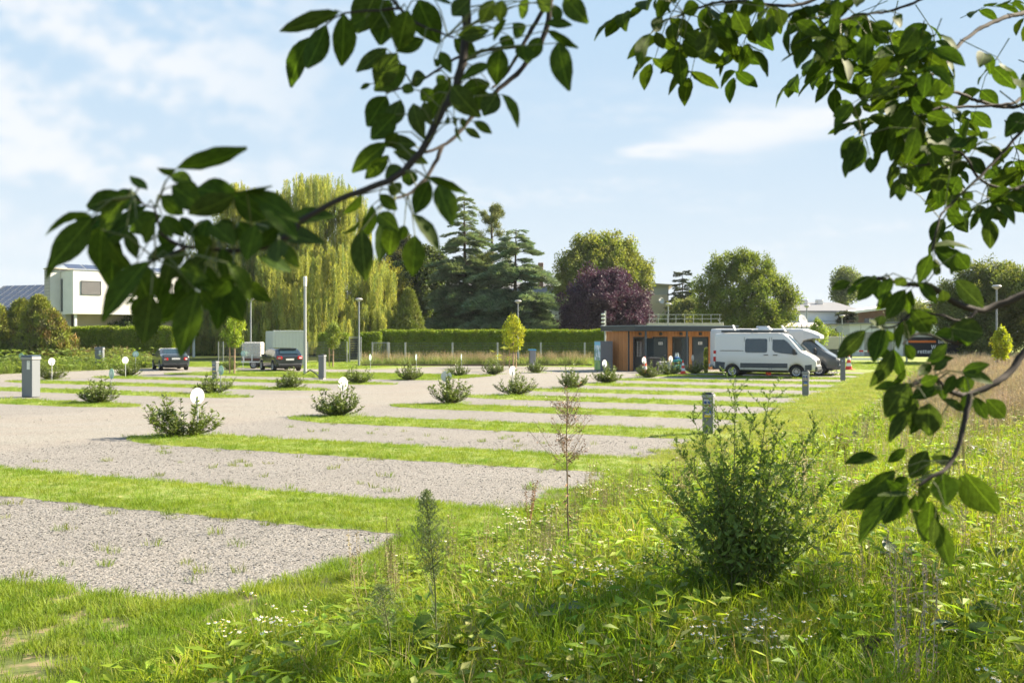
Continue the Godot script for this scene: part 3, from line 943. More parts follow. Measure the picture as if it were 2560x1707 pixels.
	for s in [-0.14, 0.14]: rad.tube([Vector3(1.0 + s, 0.9, -0.3), Vector3(1.0 + s, 1.9, -0.3)], [0.02, 0.02], 6)
	for k in 10: rad.tube([Vector3(0.86, 0.95 + k * 0.1, -0.3), Vector3(1.14, 0.95 + k * 0.1, -0.3)], [0.012, 0.012], 5)
	part("towel_radiator", rad.mesh(true), white, h)

# ------------------------------------------------------------------ hedges and fences
func leaf_mat(key: String, back := 0.8) -> StandardMaterial3D:
	return mat(key, Color.WHITE, 0.6, {"vc": true, "back": lin(back, back, back * 0.5), "spec": 0.35})

func sprig(n: int, rad: float, ln: float, wd: float, upright := 0.5) -> ArrayMesh:
	var mb := MB.new()
	for i in n:
		var o := rdir() * rad * pow(rng.randf(), 0.5)
		mb.col = Color.WHITE * rnd(0.7, 1.25)
		mb.leaf(o, (rdir() + Vector3.UP * upright).normalized(), rdir(), ln * rnd(0.6, 1.3), wd * rnd(0.7, 1.3), 0.1)
	return mb.mesh()

func hedge(at: Vector3, turn: float, ln: float, hh: float, thick: float, col: Color, label: String, n: int, sp: Mesh, wob := 0.1) -> void:
	var h := thing("hedge", at, turn, label, "hedge", "clipped hedges")
	var mb := MB.new()
	mb.box(Vector3(ln * 0.5, (hh - 0.25) * 0.5, 0), Vector3(ln - 0.3, hh - 0.25, thick - 0.35), 0.1)  # solid dark core box, added so nothing shows through the foliage
	part("branches", mb.mesh(), mat("hedge core", lin(0.03, 0.035, 0.015), 0.95), h)
	var sw := Swarm.new()
	for i in n:
		var x := rnd(0, ln)
		var top := hh + nz.get_noise_1d(x * 1.3 + at.x) * wob
		var p: Vector3
		var f := rng.randf()
		if f < 0.36: p = Vector3(x, top - pow(rng.randf(), 2.0) * 0.15, rnd(-0.5, 0.5) * thick)
		elif f < 0.92: p = Vector3(x, rnd(0.05, 1.0) * top, thick * 0.5 - rng.randf() * 0.14 + nz.get_noise_2d(x * 2.0, f * 20.0) * 0.08)
		else: p = Vector3(rnd(-0.05, 0.1) if rng.randf() < 0.5 else ln - rnd(-0.05, 0.1), rnd(0, 1) * top, rnd(-0.5, 0.5) * thick)
		var b := Basis(Vector3.UP, rnd(0, TAU)) * Basis.from_scale(Vector3.ONE * rnd(0.7, 1.3))
		var c := tint(col, 0.3, 0.12)
		if nz.get_noise_2d(x * 1.7, p.y * 3.0) > 0.35: c = c.lerp(Color(0.09, 0.075, 0.025), 0.35)
		sw.put(Transform3D(b, p), c)
	swarm("foliage", sw, sp, leaf_mat("hedge leaves", 0.7), h)

func fence_run(at: Vector3, turn: float, xs: Array, hh: float, pw: float, post_m: Material, wire_m: Material, label: String, group := "") -> void:
	var f := thing("wire_fence", at, turn, label, "fence", group)
	for x in xs:
		bpart("post", f, post_m, Vector3(x, hh * 0.5, 0), Vector3(pw, hh, 0.06), 0.005)
	for k in xs.size() - 1:
		var w := MB.new()
		var a: float = xs[k]
		var b: float = xs[k + 1]
		for j in 8: w.box(Vector3((a + b) * 0.5, 0.08 + j * (hh - 0.12) / 7.0, -0.04), Vector3(b - a, 0.012, 0.012))
		for j in int((b - a) / 0.1): w.box(Vector3(a + 0.05 + j * 0.1, hh * 0.5, -0.04), Vector3(0.006, hh - 0.1, 0.006))
		var p := part("wire_panel", w.mesh(), wire_m, f)
		p.set_meta("kind", "stuff")

func make_hedges_and_fences() -> void:
	var sp := sprig(26, 0.2, 0.16, 0.05, 0.7)
	var lime := Color(0.23, 0.31, 0.026)
	hedge(gx(955, 87), 0.0, (1545 - 955) / F * 87, 2.5, 1.3, lime, "long clipped conifer hedge behind the wire fence, right of the gate", 9000, sp, 0.1)
	hedge(gx(905, 86), 0.0, (952 - 905) / F * 86, 2.28, 1.0, lime, "short hedge piece between two gates in the fence", 900, sp, 0.08)
	hedge(gx(800, 87), 0.0, (870 - 800) / F * 87, 2.25, 1.2, lime, "dark hedge piece in the shade under the willow", 1200, sp, 0.1)
	hedge(gx(425, 109), 0.0, (1000 - 425) / F * 109, 3.1, 1.6, lime, "long hedge seen as a dark band behind the hanging willow branches", 5200, sp, 0.2)
	hedge(gx(105, 77), 0.1, 10.0, 2.7, 1.6, lime, "clipped hedge in front of the white cubic house", 4600, sp, 0.16)
	var galv := mat("galvanised steel", lin(0.28, 0.295, 0.30), 0.5, {"metal": 0.3})
	var con := mat("white fence post", lin(0.38, 0.375, 0.36), 0.7)
	var wire := mat("grey wire", lin(0.16, 0.18, 0.18), 0.5)
	var s := 82.0 / F
	fence_run(gx(972, 82), 0.0, [0.0, (1013 - 972) * s, (1131 - 972) * s, (1244 - 972) * s, (1352 - 972) * s, (1462 - 972) * s, (1530 - 972) * s], 1.69, 0.14, con, wire, "wire mesh fence with white posts in front of the long hedge", "wire fences")
	fence_run(gx(545, 83), 0.0, [0.0, 12 * s, 60 * s, 140 * s, 226 * s, 326 * s], 1.75, 0.08, galv, wire, "wire mesh fence with steel posts under the willow", "wire fences")
	for g in [[872, 903, 84.5, 2.15, "tall steel garden gate with dark panel between the hedges"], [929, 970, 81.8, 1.72, "low steel mesh gate in the wire fence"]]:
		var w: float = (g[1] - g[0]) / F * g[2]
		var gate := thing("steel_gate", gx(g[0], g[2]), 0.0, g[4], "gate", "steel gates")
		for x in [0.04, w - 0.04]: bpart("gate_post", gate, galv, Vector3(x, g[3] * 0.5, 0), Vector3(0.09, g[3], 0.09), 0.006)
		bpart("top_rail", gate, galv, Vector3(w * 0.5, g[3] - 0.05, 0), Vector3(w - 0.18, 0.06, 0.06), 0.005)
		bpart("bottom_rail", gate, galv, Vector3(w * 0.5, 0.15, 0), Vector3(w - 0.18, 0.06, 0.06), 0.005)
		if g[3] > 2.0:
			for k in 9: bpart("slat", gate, mat("dark slat", lin(0.03, 0.035, 0.04), 0.6), Vector3(w * 0.5, 0.3 + k * 0.2, -0.01), Vector3(w - 0.2, 0.17, 0.02))
		else:
			for k in 9: bpart("bar", gate, galv, Vector3(0.14 + k * (w - 0.28) / 8.0, g[3] * 0.5 + 0.05, 0), Vector3(0.02, g[3] - 0.3, 0.02))
	# planting bed of feathery grasses in front of the fence
	var gm := mat("grass blades", Color.WHITE)
	var dm := mat("dry stalks", Color.WHITE)
	var sw := Swarm.new()
	var sd := Swarm.new()
	var tf := tuft(34, 0.22, 0.35, 0.75, 0.02, 0.7)
	var hd := seedhead(8, 0.95)
	for i in 520:
		var p := gx(rnd(905, 1480), rnd(74.5, 78.5))
		sw.put(Transform3D(Basis(Vector3.UP, rnd(0, TAU)) * Basis.from_scale(Vector3.ONE * rnd(0.7, 1.1)), p), tint(Color(0.24, 0.30, 0.10), 0.3, 0.1))
		if rng.randf() < 0.6: sd.put(Transform3D(Basis(Vector3.UP, rnd(0, TAU)) * Basis.from_scale(Vector3(1.4, rnd(0.8, 1.15), 1.4)), p), tint(Color(0.46, 0.39, 0.22), 0.25, 0.1))
	var bed := Node3D.new(); bed.name = "planting_bed_grasses"; add_child(bed); bed.set_meta("kind", "stuff")
	tag(bed, "feathery ornamental grasses in the bed before the wire fence", "ornamental grass")
	swarm("grass_blades", sw, tf, gm, bed)
	swarm("seed_heads", sd, hd, dm, bed)
	# wild growth left of the parked sedan
	var wl := Swarm.new()
	var ws := Swarm.new()
	var lf := leafy(60, 0.45, 1.0, 0.2, 0.06)
	for i in 900:
		var x := rnd(-80, 375)
		var d := rnd(70, 78)
		var p := gx(x, d)
		var k := clampf(0.75 + nz.get_noise_2d(p.x * 0.5, p.z * 0.5) * 0.9, 0.3, 1.35) * clampf((d - 68.0) / 6.0, 0.45, 1.0) * 1.25
		var q := rng.randf()
		if q < 0.72: wl.put(Transform3D(Basis(Vector3.UP, rnd(0, TAU)) * Basis.from_scale(Vector3(1, k, 1)), p), tint(Color(0.27, 0.32, 0.08), 0.35, 0.12))
		else: ws.put(Transform3D(Basis(Vector3.UP, rnd(0, TAU)) * Basis.from_scale(Vector3(2, k * 1.1, 2)), p), tint(Color(0.38, 0.29, 0.16), 0.3, 0.1))
	var wg := Node3D.new(); wg.name = "wild_herbs"; add_child(wg); wg.set_meta("kind", "stuff")
	tag(wg, "tall wild herbs growing before the left hedge", "wild plants")
	swarm("herb_leaves", wl, lf, leaf_mat("wild leaves", 0.7), wg)
	swarm("dry_stalks", ws, hd, dm, wg)

# ------------------------------------------------------------------ trees
func bark() -> StandardMaterial3D:
	if mats.has("bark"): return mats["bark"]
	var im := noise_img(256, FastNoiseLite.TYPE_SIMPLEX_SMOOTH, 0.03, 4, 60)
	var t := tex(256, func(x, y): return (Color(0.09, 0.07, 0.052) * (0.5 + im.get_pixel(x, y / 3).r)).linear_to_srgb())
	return mat("bark", Color.WHITE, 0.95, {"tex": t, "tri": 1.5, "world": false, "bump": t, "bump_cm": 2.0})

func clump(n: int, rad: float, ln: float, wd: float) -> ArrayMesh:
	var mb := MB.new()
	for i in n:
		var o := rdir() * rad * pow(rng.randf(), 0.45)
		mb.col = Color.WHITE * rnd(0.65, 1.3)
		var d := (o.normalized() * 0.6 + rdir() - Vector3.UP * 0.2).normalized()
		mb.leaf(o, d, (rdir() + Vector3.UP * 0.6).normalized(), ln * rnd(0.7, 1.3), wd * rnd(0.7, 1.3), 0.12)
	return mb.mesh()

# blobs: centres and radii of the masses a crown is made of, in metres from the tree's foot
func broad_tree(called: String, at: Vector3, label: String, trunk_h: float, trunk_r: float, blobs: Array, per: float, cl: Mesh, col: Color, lm: Material, group := "", light := 0.34) -> Node3D:
	var t := thing(called, at, 0.0, label, "tree", group)
	var wood := MB.new()
	var top := Vector3(0, trunk_h, 0)
	wood.tube([Vector3.ZERO, Vector3(rnd(-.1, .1), trunk_h * 0.5, rnd(-.1, .1)), top], [trunk_r * 1.25, trunk_r, trunk_r * 0.8], 8)
	for b in blobs:
		var c: Vector3 = b[0]
		var mid := top.lerp(c, 0.5) + Vector3(rnd(-.3, .3), rnd(0, .5), rnd(-.3, .3))
		wood.tube([top * rnd(0.8, 1.0), mid, c], [trunk_r * 0.5, trunk_r * 0.32, trunk_r * 0.12], 5)
		for k in 6:
			wood.tube([mid.lerp(c, rnd(0.2, 1.0)), c + rdir() * float(b[1]) * 0.85], [trunk_r * 0.14, trunk_r * 0.03], 4, false)
	part("trunk", wood.mesh(true), bark(), t)
	var sw := Swarm.new()
	for b in blobs:
		var c: Vector3 = b[0]
		var r: float = b[1]
		var n := int(per * r * r * 1.3)
		for i in n:
			var d := rdir()
			var rough := 1.0 + nz.get_noise_3d(d.x * 4.5 + c.x, d.y * 4.5 + c.y, d.z * 4.5) * 0.75
			var p := c + d * r * rough * pow(rng.randf(), 0.33) * Vector3(1, 0.85, 1)
			if nz.get_noise_3d(p.x * 1.25 + at.x, p.y * 1.6, p.z * 1.25) < -0.02: continue
			var k := rnd(0.7, 1.25)
			sw.put(Transform3D(Basis(Vector3.UP, rnd(0, TAU)) * Basis.from_scale(Vector3.ONE * k), p), tint(col, light, 0.12))
	swarm("crown", sw, cl, lm, t)
	return t

func auto_blobs(cx: float, cy: float, rx: float, ry: float, n: int, br: float) -> Array:
	var out := []
	for i in n:
		var d := rdir()
		var k := pow(rng.randf(), 0.4) * 0.8
		out.append([Vector3(cx + d.x * rx * k, cy + d.y * ry * k, d.z * rx * k), br * rnd(0.75, 1.2)])
	return out

func frond(flat: float, droop: float, n: int) -> ArrayMesh:      # a conifer spray along +x, one metre long
	var mb := MB.new()
	for i in n:
		var u := pow(rng.randf(), 0.8)
		var w := (1.0 - absf(u - 0.45)) * 0.42
		var z := rnd(-w, w)
		var y := -droop * u * u + rnd(-0.03, flat) - absf(z) * 0.12
		mb.col = Color.WHITE * rnd(0.65, 1.3)
		var d := Vector3(0.8, rnd(-0.3, 0.75), z * 1.6 + rnd(-.5, .5)).normalized()
		mb.leaf(Vector3(u, y, z), d, (Vector3.UP + rdir() * 0.7).normalized(), rnd(0.2, 0.36), rnd(0.07, 0.12), 0.05)
	return mb.mesh()

func conifer(called: String, at: Vector3, label: String, hh: float, prof: Callable, per_m: float, step: float, fr: Mesh, col: Color, rise: float, droop: float, trunk_r: float, group := "", bare := 0.06) -> Node3D:
	var t := thing(called, at, rnd(0, TAU), label, "tree", group)
	var wood := MB.new()
	wood.tube([Vector3.ZERO, Vector3(0.1, hh * 0.5, 0), Vector3(0, hh, 0)], [trunk_r, trunk_r * 0.6, 0.03], 8)
	var sw := Swarm.new()
	var y := hh * bare
	var ang := 0.0
	while y < hh * 0.985:
		var R: float = prof.call(y / hh)
		var n := int(maxf(3.0, per_m * R))
		for b in n:
			ang += 2.399
			var a := ang + rnd(-.3, .3)
			var ln := R * rnd(0.62, 1.12)
			var yy := y + rnd(-0.5, 0.5) * step
			var dir := Vector3(cos(a), 0, sin(a))
			var tip := Vector3(0, yy, 0) + dir * ln + Vector3(0, ln * rise - droop * ln * 0.35, 0)
			var mid := Vector3(0, yy, 0) + dir * ln * 0.55 + Vector3(0, ln * rise * 0.9, 0)
			wood.tube([Vector3(0, yy, 0), mid, tip], [0.03 + ln * 0.012, 0.02 + ln * 0.006, 0.01], 4, false)
			var m := maxi(3, int(ln / 0.2))
			for k in m:
				var u := 0.22 + 0.78 * (k + rng.randf()) / m
				var p := Vector3(0, yy, 0).lerp(mid, u / 0.6) if u < 0.6 else mid.lerp(tip, (u - 0.6) / 0.4)
				var fa := a + rnd(-0.75, 0.75) * (1.15 - u * 0.6)
				var sc := rnd(0.95, 1.45) * clampf(ln * 0.45, 0.72, 1.15)
				var bb := Basis(Vector3.UP, -fa) * Basis(Vector3(0, 0, 1), rnd(-0.25, 0.2) - droop * 0.25 * u) * Basis.from_scale(Vector3.ONE * sc)
				sw.put(Transform3D(bb, p), tint(col, 0.28, 0.1))
		y += step * rnd(0.8, 1.2)
	part("trunk", wood.mesh(true), bark(), t)
	swarm("crown", sw, fr, leaf_mat("needles", 0.45), t)
	return t

func willow() -> void:
	var d0 := 100.0
	var foot := gx(745, d0)
	var t := thing("weeping_willow", foot, 0.0, "huge yellow green weeping willow with hanging branches behind the parked cars", "tree")
	var wood := MB.new()
	wood.tube([Vector3.ZERO, Vector3(0.2, 3, 0), Vector3(0.6, 6, 0)], [0.8, 0.65, 0.5], 9)
	var strand := MB.new()
	for k in 3:
		var o := Vector3(rnd(-.12, .12), 0, rnd(-.12, .12))
		for i in 24:
			var y := -3.0 * (i + rng.randf()) / 24.0
			strand.col = Color.WHITE * rnd(0.75, 1.25)
			var a := rnd(0, TAU)
			strand.leaf(o + Vector3(sin(y * 1.3 + k) * 0.08, y, cos(y * 1.1) * 0.06), Vector3(cos(a) * 0.5, -1, sin(a) * 0.5).normalized(), Vector3(-sin(a), 0.2, cos(a)).normalized(), rnd(0.2, 0.36), rnd(0.04, 0.075), 0.1)
	var sm := strand.mesh()
	var sw := Swarm.new()
	# domes: pixel of the top, half width in pixels, depth, how far the branches hang
	var domes := [[790, 432, 118, 0.0, 5.0], [705, 470, 90, -2.0, 4.5], [850, 470, 75, 3.0, 4.5], [590, 455, 88, 1.0, 4.5], [530, 560, 60, -1.5, 5.0], [680, 610, 130, -4.0, 4.4], [820, 600, 120, -4.5, 4.4],
		[925, 640, 62, -2.0, 4.6], [545, 660, 75, -3.0, 4.6], [900, 730, 70, -4.5, 3.6], [760, 700, 130, -6.0, 4.2], [620, 700, 110, -5.5, 4.4], [500, 735, 45, -2.0, 3.6], [640, 520, 80, 3.0, 5.0], [475, 690, 62, -2.0, 4.5], [450, 765, 48, -1.0, 4.0], [600, 765, 105, -6.0, 4.0], [720, 775, 115, -7.0, 4.0], [850, 780, 80, -6.0, 3.5], [505, 780, 60, -4.0, 3.2], [940, 760, 50, -4.0, 3.4], [740, 560, 130, 1.5, 5.5], [870, 560, 60, 0.0, 4.5], [700, 640, 200, 3.5, 5.0], [560, 600, 90, 3.5, 5.0]]
	for dm in domes:
		var top := px(dm[0], dm[1], d0 + dm[3]) - foot
		var r: float = dm[2] / F * d0
		var cen := top - Vector3(0, r * 0.75, 0)
		wood.tube([Vector3(0.4, 4.5, 0), Vector3(0.4, 5, 0).lerp(cen, 0.55) + Vector3(rnd(-.6, .6), rnd(0, .8), 0), top - Vector3(0, 0.4, 0)], [0.3, 0.17, 0.05], 6)
		var bunch := Vector3.ZERO
		var reach := 1.0
		for i in int(r * r * 13.0 + 60):
			if i % 9 == 0:
				var a := rnd(0, TAU)
				var u := sqrt(rng.randf())
				bunch = cen + Vector3(cos(a) * u * r, sqrt(maxf(0.0, 1 - u * u)) * r * 0.75 + rnd(-.5, .3), sin(a) * u * r)
				reach = rnd(0.35, 1.2)
			var p := bunch + Vector3(rnd(-.55, .55), rnd(-.45, .15), rnd(-.55, .55))
			var ln := minf(float(dm[4]) * reach * rnd(0.75, 1.1), p.y - rnd(0.6, 1.6))
			if ln < 0.5: continue
			var c := Color(0.31, 0.35, 0.08).lerp(Color(0.43, 0.43, 0.11), rng.randf()) if rng.randf() < 0.75 else Color(0.21, 0.27, 0.08)
			sw.put(Transform3D(Basis(Vector3.UP, rnd(0, TAU)) * Basis.from_scale(Vector3(1.1, ln / 3.0, 1.1)), p), tint(c, 0.2, 0.08))
	part("trunk", wood.mesh(true), bark(), t)
	swarm("hanging_branches", sw, sm, leaf_mat("willow leaves", 0.98), t)

func make_trees() -> void:
	var lm := leaf_mat("tree leaves", 0.9)
	var far := clump(46, 0.62, 0.30, 0.17)
	var mid := clump(46, 0.5, 0.22, 0.12)
	willow()
	# between willow and cedars
	broad_tree("lime_tree", gx(960, 108), "yellow green leafy tree at the right flank of the willow", 4.0, 0.2, [[Vector3(-0.8, 6.2, 0), 2.0], [Vector3(0.6, 7.8, 0.5), 1.8], [Vector3(0.9, 4.6, 1), 1.8], [Vector3(-0.5, 9.2, 0), 1.4], [Vector3(1.2, 6.2, 0), 1.5]], 80, mid, Color(0.27, 0.27, 0.045), lm)
	broad_tree("dark_tree", gx(1040, 118), "dark leafy tree behind the light conical cypress", 5.0, 0.3, auto_blobs(0, 8.5, 3.0, 4.5, 9, 2.2), 60, far, Color(0.09, 0.13, 0.035), lm)
	broad_tree("black_pine", gx(985, 122), "dark pine with open tufted crown above the willow's flank", 9.0, 0.25, auto_blobs(0.5, 12.0, 2.6, 3.2, 9, 1.1), 70, mid, Color(0.10, 0.115, 0.05), lm)
	for k in 4:
		broad_tree("background_tree", gx([1085, 1190, 1330, 1425][k], 138), ["leafy tree glimpsed left behind the pointed cedar", "leafy tree glimpsed between the two cedars", "leafy tree glimpsed right behind the broad cedar", "leafy tree glimpsed between cedar and purple plum"][k], 3.0, 0.25, auto_blobs(0, 5.0, 3.0, 3.2, 9, 2.0), 44, far, Color(0.13, 0.17, 0.045), lm, "trees behind the cedars")
	var fr_c := frond(0.10, 0.16, 100)
	var fr_s := frond(0.05, 0.05, 90)
	var upr := sprig(40, 0.35, 0.3, 0.08, 1.1)
	var cy := thing("conical_cypress", gx(1022, 96), 0.0, "light green conical cypress between willow and cedars", "tree")
	var sw := Swarm.new()
	for i in 1500:
		var u := pow(rng.randf(), 1.25)
		var a := rnd(0, TAU)
		var R := 2.05 * pow(1.0 - u, 0.75) * (1.0 + nz.get_noise_2d(a * 2.0, u * 9.0) * 0.3)
		var k := pow(rng.randf(), 0.3)
		sw.put(Transform3D(Basis(Vector3.UP, rnd(0, TAU)) * Basis.from_scale(Vector3.ONE * rnd(0.7, 1.2)), Vector3(cos(a) * R * k, 0.3 + u * 6.1, sin(a) * R * k)), tint(Color(0.20, 0.235, 0.045), 0.3, 0.1))
	var tw := MB.new(); tw.tube([Vector3.ZERO, Vector3(0, 6, 0)], [0.16, 0.03], 6)
	part("trunk", tw.mesh(true), bark(), cy)
	swarm("crown", sw, upr, leaf_mat("needles", 0.45), cy)
	conifer("cedar_tree", gx(1160, 108), "tall pointed cedar with drooping tiers, leftmost of the cedars", 17.8, func(u): return (5.2 * pow(1.0 - u, 0.85) + 0.35) * (0.78 + 0.26 * sin(u * 38.0)), 2.3, 0.5, fr_c, Color(0.235, 0.305, 0.165), 0.02, 0.5, 0.35, "tall cedars")
	conifer("cedar_tree", gx(1290, 104), "broad cedar with flat spreading tiers in front of grey house", 13.4, func(u): return (6.0 * pow(1.0 - u, 0.62) * (0.72 + 0.34 * sin(u * 30.0 + 1.0)) + 0.5) * (0.6 if u < 0.12 else 1.0), 2.1, 0.55, fr_c, Color(0.235, 0.315, 0.195), 0.05, 0.32, 0.34, "tall cedars")
	# tall pine between the two cedars
	var pine := thing("scots_pine", gx(1228, 114), 0.0, "slender pine with bare trunk standing between the cedars", "tree")
	var wood := MB.new()
	wood.tube([Vector3.ZERO, Vector3(-0.2, 6, 0), Vector3(0.1, 12, 0), Vector3(0, 17.0, 0)], [0.3, 0.26, 0.16, 0.04], 8)
	var ps := Swarm.new()
	var needles := sprig(44, 0.42, 0.32, 0.05, 0.9)
	for i in 44:
		var u := rnd(0.42, 1.0)
		var a := rnd(0, TAU)
		var R := (0.6 + 3.4 * pow(1.0 - u, 0.6)) * rnd(0.5, 1.1)
		var b := Vector3(0, u * 16.6, 0)
		var e := b + Vector3(cos(a) * R, R * rnd(0.15, 0.5), sin(a) * R)
		wood.tube([b, e], [0.06, 0.015], 4, false)
		for k in 15:
			var p := b.lerp(e, rnd(0.6, 1.08)) + rdir() * rnd(0.05, 0.42)
			ps.put(Transform3D(Basis(Vector3.UP, rnd(0, TAU)) * Basis.from_scale(Vector3.ONE * rnd(0.7, 1.2)), p), tint(Color(0.18, 0.21, 0.06), 0.3, 0.1))
	part("trunk", wood.mesh(true), bark(), pine)
	swarm("crown", ps, needles, leaf_mat("needles", 0.45), pine)
	# maple behind the purple plum
	broad_tree("maple_tree", gx(1505, 126), "large rounded olive green maple behind the purple plum", 6.0, 0.4, [[Vector3(-3.6, 10.6, 0), 2.4], [Vector3(-1.6, 13.0, 0), 2.3], [Vector3(0.6, 13.6, -1), 2.1], [Vector3(2.4, 12.8, 0), 2.2], [Vector3(4.0, 10.6, 0), 2.1], [Vector3(1.0, 11.0, 2), 2.6], [Vector3(-2.0, 10.0, 2.5), 2.5], [Vector3(-4.4, 8.2, 1), 2.0], [Vector3(4.6, 8.8, 1), 1.6], [Vector3(2.6, 9.0, 2), 2.0], [Vector3(-0.5, 8.0, 2), 2.5]], 44, far, Color(0.23, 0.265, 0.05), lm)
	broad_tree("purple_plum", gx(1512, 99), "dense dark purple leaved plum tree behind the hedge", 2.5, 0.25, [[Vector3(-2.6, 5.4, 0), 1.9], [Vector3(-1.0, 7.1, 0), 1.9], [Vector3(1.0, 7.2, 0), 1.8], [Vector3(2.6, 5.8, 0), 1.8], [Vector3(0.2, 5.4, 1.6), 2.4], [Vector3(-1.6, 4.0, 1.2), 2.0], [Vector3(1.8, 4.0, 1.2), 2.2], [Vector3(3.1, 4.0, 0), 1.5], [Vector3(-3.2, 3.6, 0), 1.4], [Vector3(0.0, 3.0, 1.0), 2.0], [Vector3(0.2, 7.4, -0.4), 1.2]], 84, mid, Color(0.092, 0.055, 0.082), mat("purple leaves", Color.WHITE, 0.5, {"vc": true, "back": lin(0.5, 0.25, 0.35), "spec": 0.4}), "", 0.35)
	conifer("dark_spruce", gx(1706, 128), "small dark pointed spruce left of the big walnut tree behind building", 10.4, func(u): return 3.2 * (1.0 - u) + 0.25, 4.5, 0.4, fr_s, Color(0.08, 0.105, 0.065), -0.05, 0.3, 0.2, "dark spruces")
	broad_tree("olive_shrub", gx(1715, 112), "rounded grey green shrub below the dark spruce", 1.5, 0.12, [[Vector3(-0.6, 5.0, 0), 1.3], [Vector3(0.8, 5.4, 0), 1.2], [Vector3(0, 4.0, 0.6), 1.5], [Vector3(1.6, 4.0, 0), 1.3], [Vector3(-1.8, 3.8, 0), 1.1]], 90, mid, Color(0.24, 0.27, 0.11), lm)
	broad_tree("spreading_tree", gx(1862, 106), "wide leafy green tree with airy crown behind the vans", 3.0, 0.35, [[Vector3(-3.8, 7.2, 0), 1.9], [Vector3(-2.4, 9.4, 0), 1.7], [Vector3(-0.4, 10.4, 0), 1.5], [Vector3(1.4, 9.6, 0), 1.6], [Vector3(2.8, 7.8, 0), 1.8], [Vector3(4.6, 6.2, 0), 1.5], [Vector3(3.6, 4.4, 0.6), 1.8], [Vector3(0.2, 7.6, 1.2), 2.3], [Vector3(-2.2, 6.0, 1.2), 2.1], [Vector3(1.2, 5.2, 1.6), 2.4], [Vector3(-3.8, 4.6, 0.6), 1.8], [Vector3(-1.0, 3.8, 1.8), 2.0], [Vector3(2.0, 3.4, 1.5), 1.8]], 44, mid, Color(0.19, 0.245, 0.045), lm)
	broad_tree("distant_tree", gx(2112, 150), "small far tree above the factory roof", 4.5, 0.2, auto_blobs(0, 9.3, 2.6, 2.4, 9, 1.5), 50, far, Color(0.17, 0.21, 0.09), lm)
	conifer("dark_spruce", gx(2118, 112), "narrow dark spruce beside the street lamp at right", 5.2, func(u): return 1.3 * (1.0 - u) + 0.15, 6.0, 0.25, fr_s, Color(0.09, 0.115, 0.075), -0.05, 0.3, 0.1, "dark spruces")
	broad_tree("round_shrub", gx(2078, 104), "small round green shrub in front of the brown factory wall", 0.8, 0.08, [[Vector3(0, 1.9, 0), 0.9], [Vector3(0.8, 1.6, 0), 0.8], [Vector3(-0.8, 1.5, 0), 0.7]], 130, mid, Color(0.19, 0.26, 0.05), lm)
	broad_tree("birch_tree", gx(2275, 112), "light green bushy tree in front of the brown hall", 2.0, 0.12, [[Vector3(-0.8, 4.4, 0), 1.3], [Vector3(0.6, 5.0, 0), 1.4], [Vector3(1.8, 3.8, 0), 1.3], [Vector3(-2.2, 3.4, 0), 1.2]], 60, mid, Color(0.22, 0.26, 0.09), lm)
	broad_tree("large_oak", gx(2455, 84), "large dense tree filling the right edge behind the street lamp", 2.6, 0.35, [[Vector3(-2.2, 5.4, 0), 1.8], [Vector3(-0.4, 7.2, 0), 1.6], [Vector3(1.4, 7.0, 0), 1.7], [Vector3(3.0, 5.8, 0), 1.7], [Vector3(0.2, 4.6, 1.2), 2.3], [Vector3(-2.4, 3.2, 0.5), 1.8], [Vector3(2.4, 3.0, 1), 2.2], [Vector3(-0.2, 2.0, 1.5), 2.0]], 70, mid, Color(0.18, 0.215, 0.065), lm)
	broad_tree("large_oak", gx(2600, 80), "tall tree cut off by the right edge of the picture", 2.6, 0.35, auto_blobs(0, 4.8, 2.6, 2.9, 11, 1.6), 70, mid, Color(0.165, 0.205, 0.055), lm)
	# yew clump at the left edge
	for k in 4:
		var g := [[-10, 74, 4.0], [52, 75, 4.5], [95, 73, 4.7], [128, 72, 3.6]][k] as Array
		var yw := thing("yew_shrub", gx(g[0], g[1]), 0.0, ["yew shrub cut off by the left edge", "second yew shrub from left edge, below the solar roof", "tallest pointed yew shrub, left of the hedge", "small reddish tipped yew shrub touching the hedge"][k], "shrub", "yew shrubs before the solar roof house")
		var s2 := Swarm.new()
		var hh: float = g[2]
		for i in 1300:
			var u := pow(rng.randf(), 1.1)
			var a := rnd(0, TAU)
			var R := 1.9 * pow(1.0 - u * 0.98, 0.6) * (1.0 + nz.get_noise_2d(a * 3.0 + k * 9, u * 8.0) * 0.5)
			var q := pow(rng.randf(), 0.3)
			var c := Color(0.24, 0.27, 0.04) if rng.randf() < 0.75 else Color(0.14, 0.14, 0.05)
			if k == 3 and rng.randf() < 0.22: c = Color(0.27, 0.18, 0.06)
			s2.put(Transform3D(Basis(Vector3.UP, rnd(0, TAU)) * Basis.from_scale(Vector3.ONE * rnd(0.6, 1.0)), Vector3(cos(a) * R * q, 0.2 + u * hh, sin(a) * R * q)), tint(c, 0.3, 0.1))
		var w2 := MB.new()
		for i in 5: w2.tube([Vector3.ZERO, Vector3(rnd(-.5, .5), hh * 0.8, rnd(-.5, .5))], [0.08, 0.02], 5)
		part("stems", w2.mesh(true), bark(), yw)
		swarm("foliage", s2, upr, leaf_mat("needles", 0.45), yw)
	# dark shrubs before the white house
	for k in 2:
		broad_tree("garden_shrub", gx([300, 355][k], 88), ["low dark shrub before the white house, left one", "low dark shrub before the white house, right one"][k], 1.0, 0.06, [[Vector3(-0.5, 2.5, 0), 0.8], [Vector3(0.6, 2.7, 0), 0.8], [Vector3(0, 1.8, 0.3), 1.0]], 110, mid, Color(0.09, 0.13, 0.035), lm, "garden shrubs")
	make_young_trees()

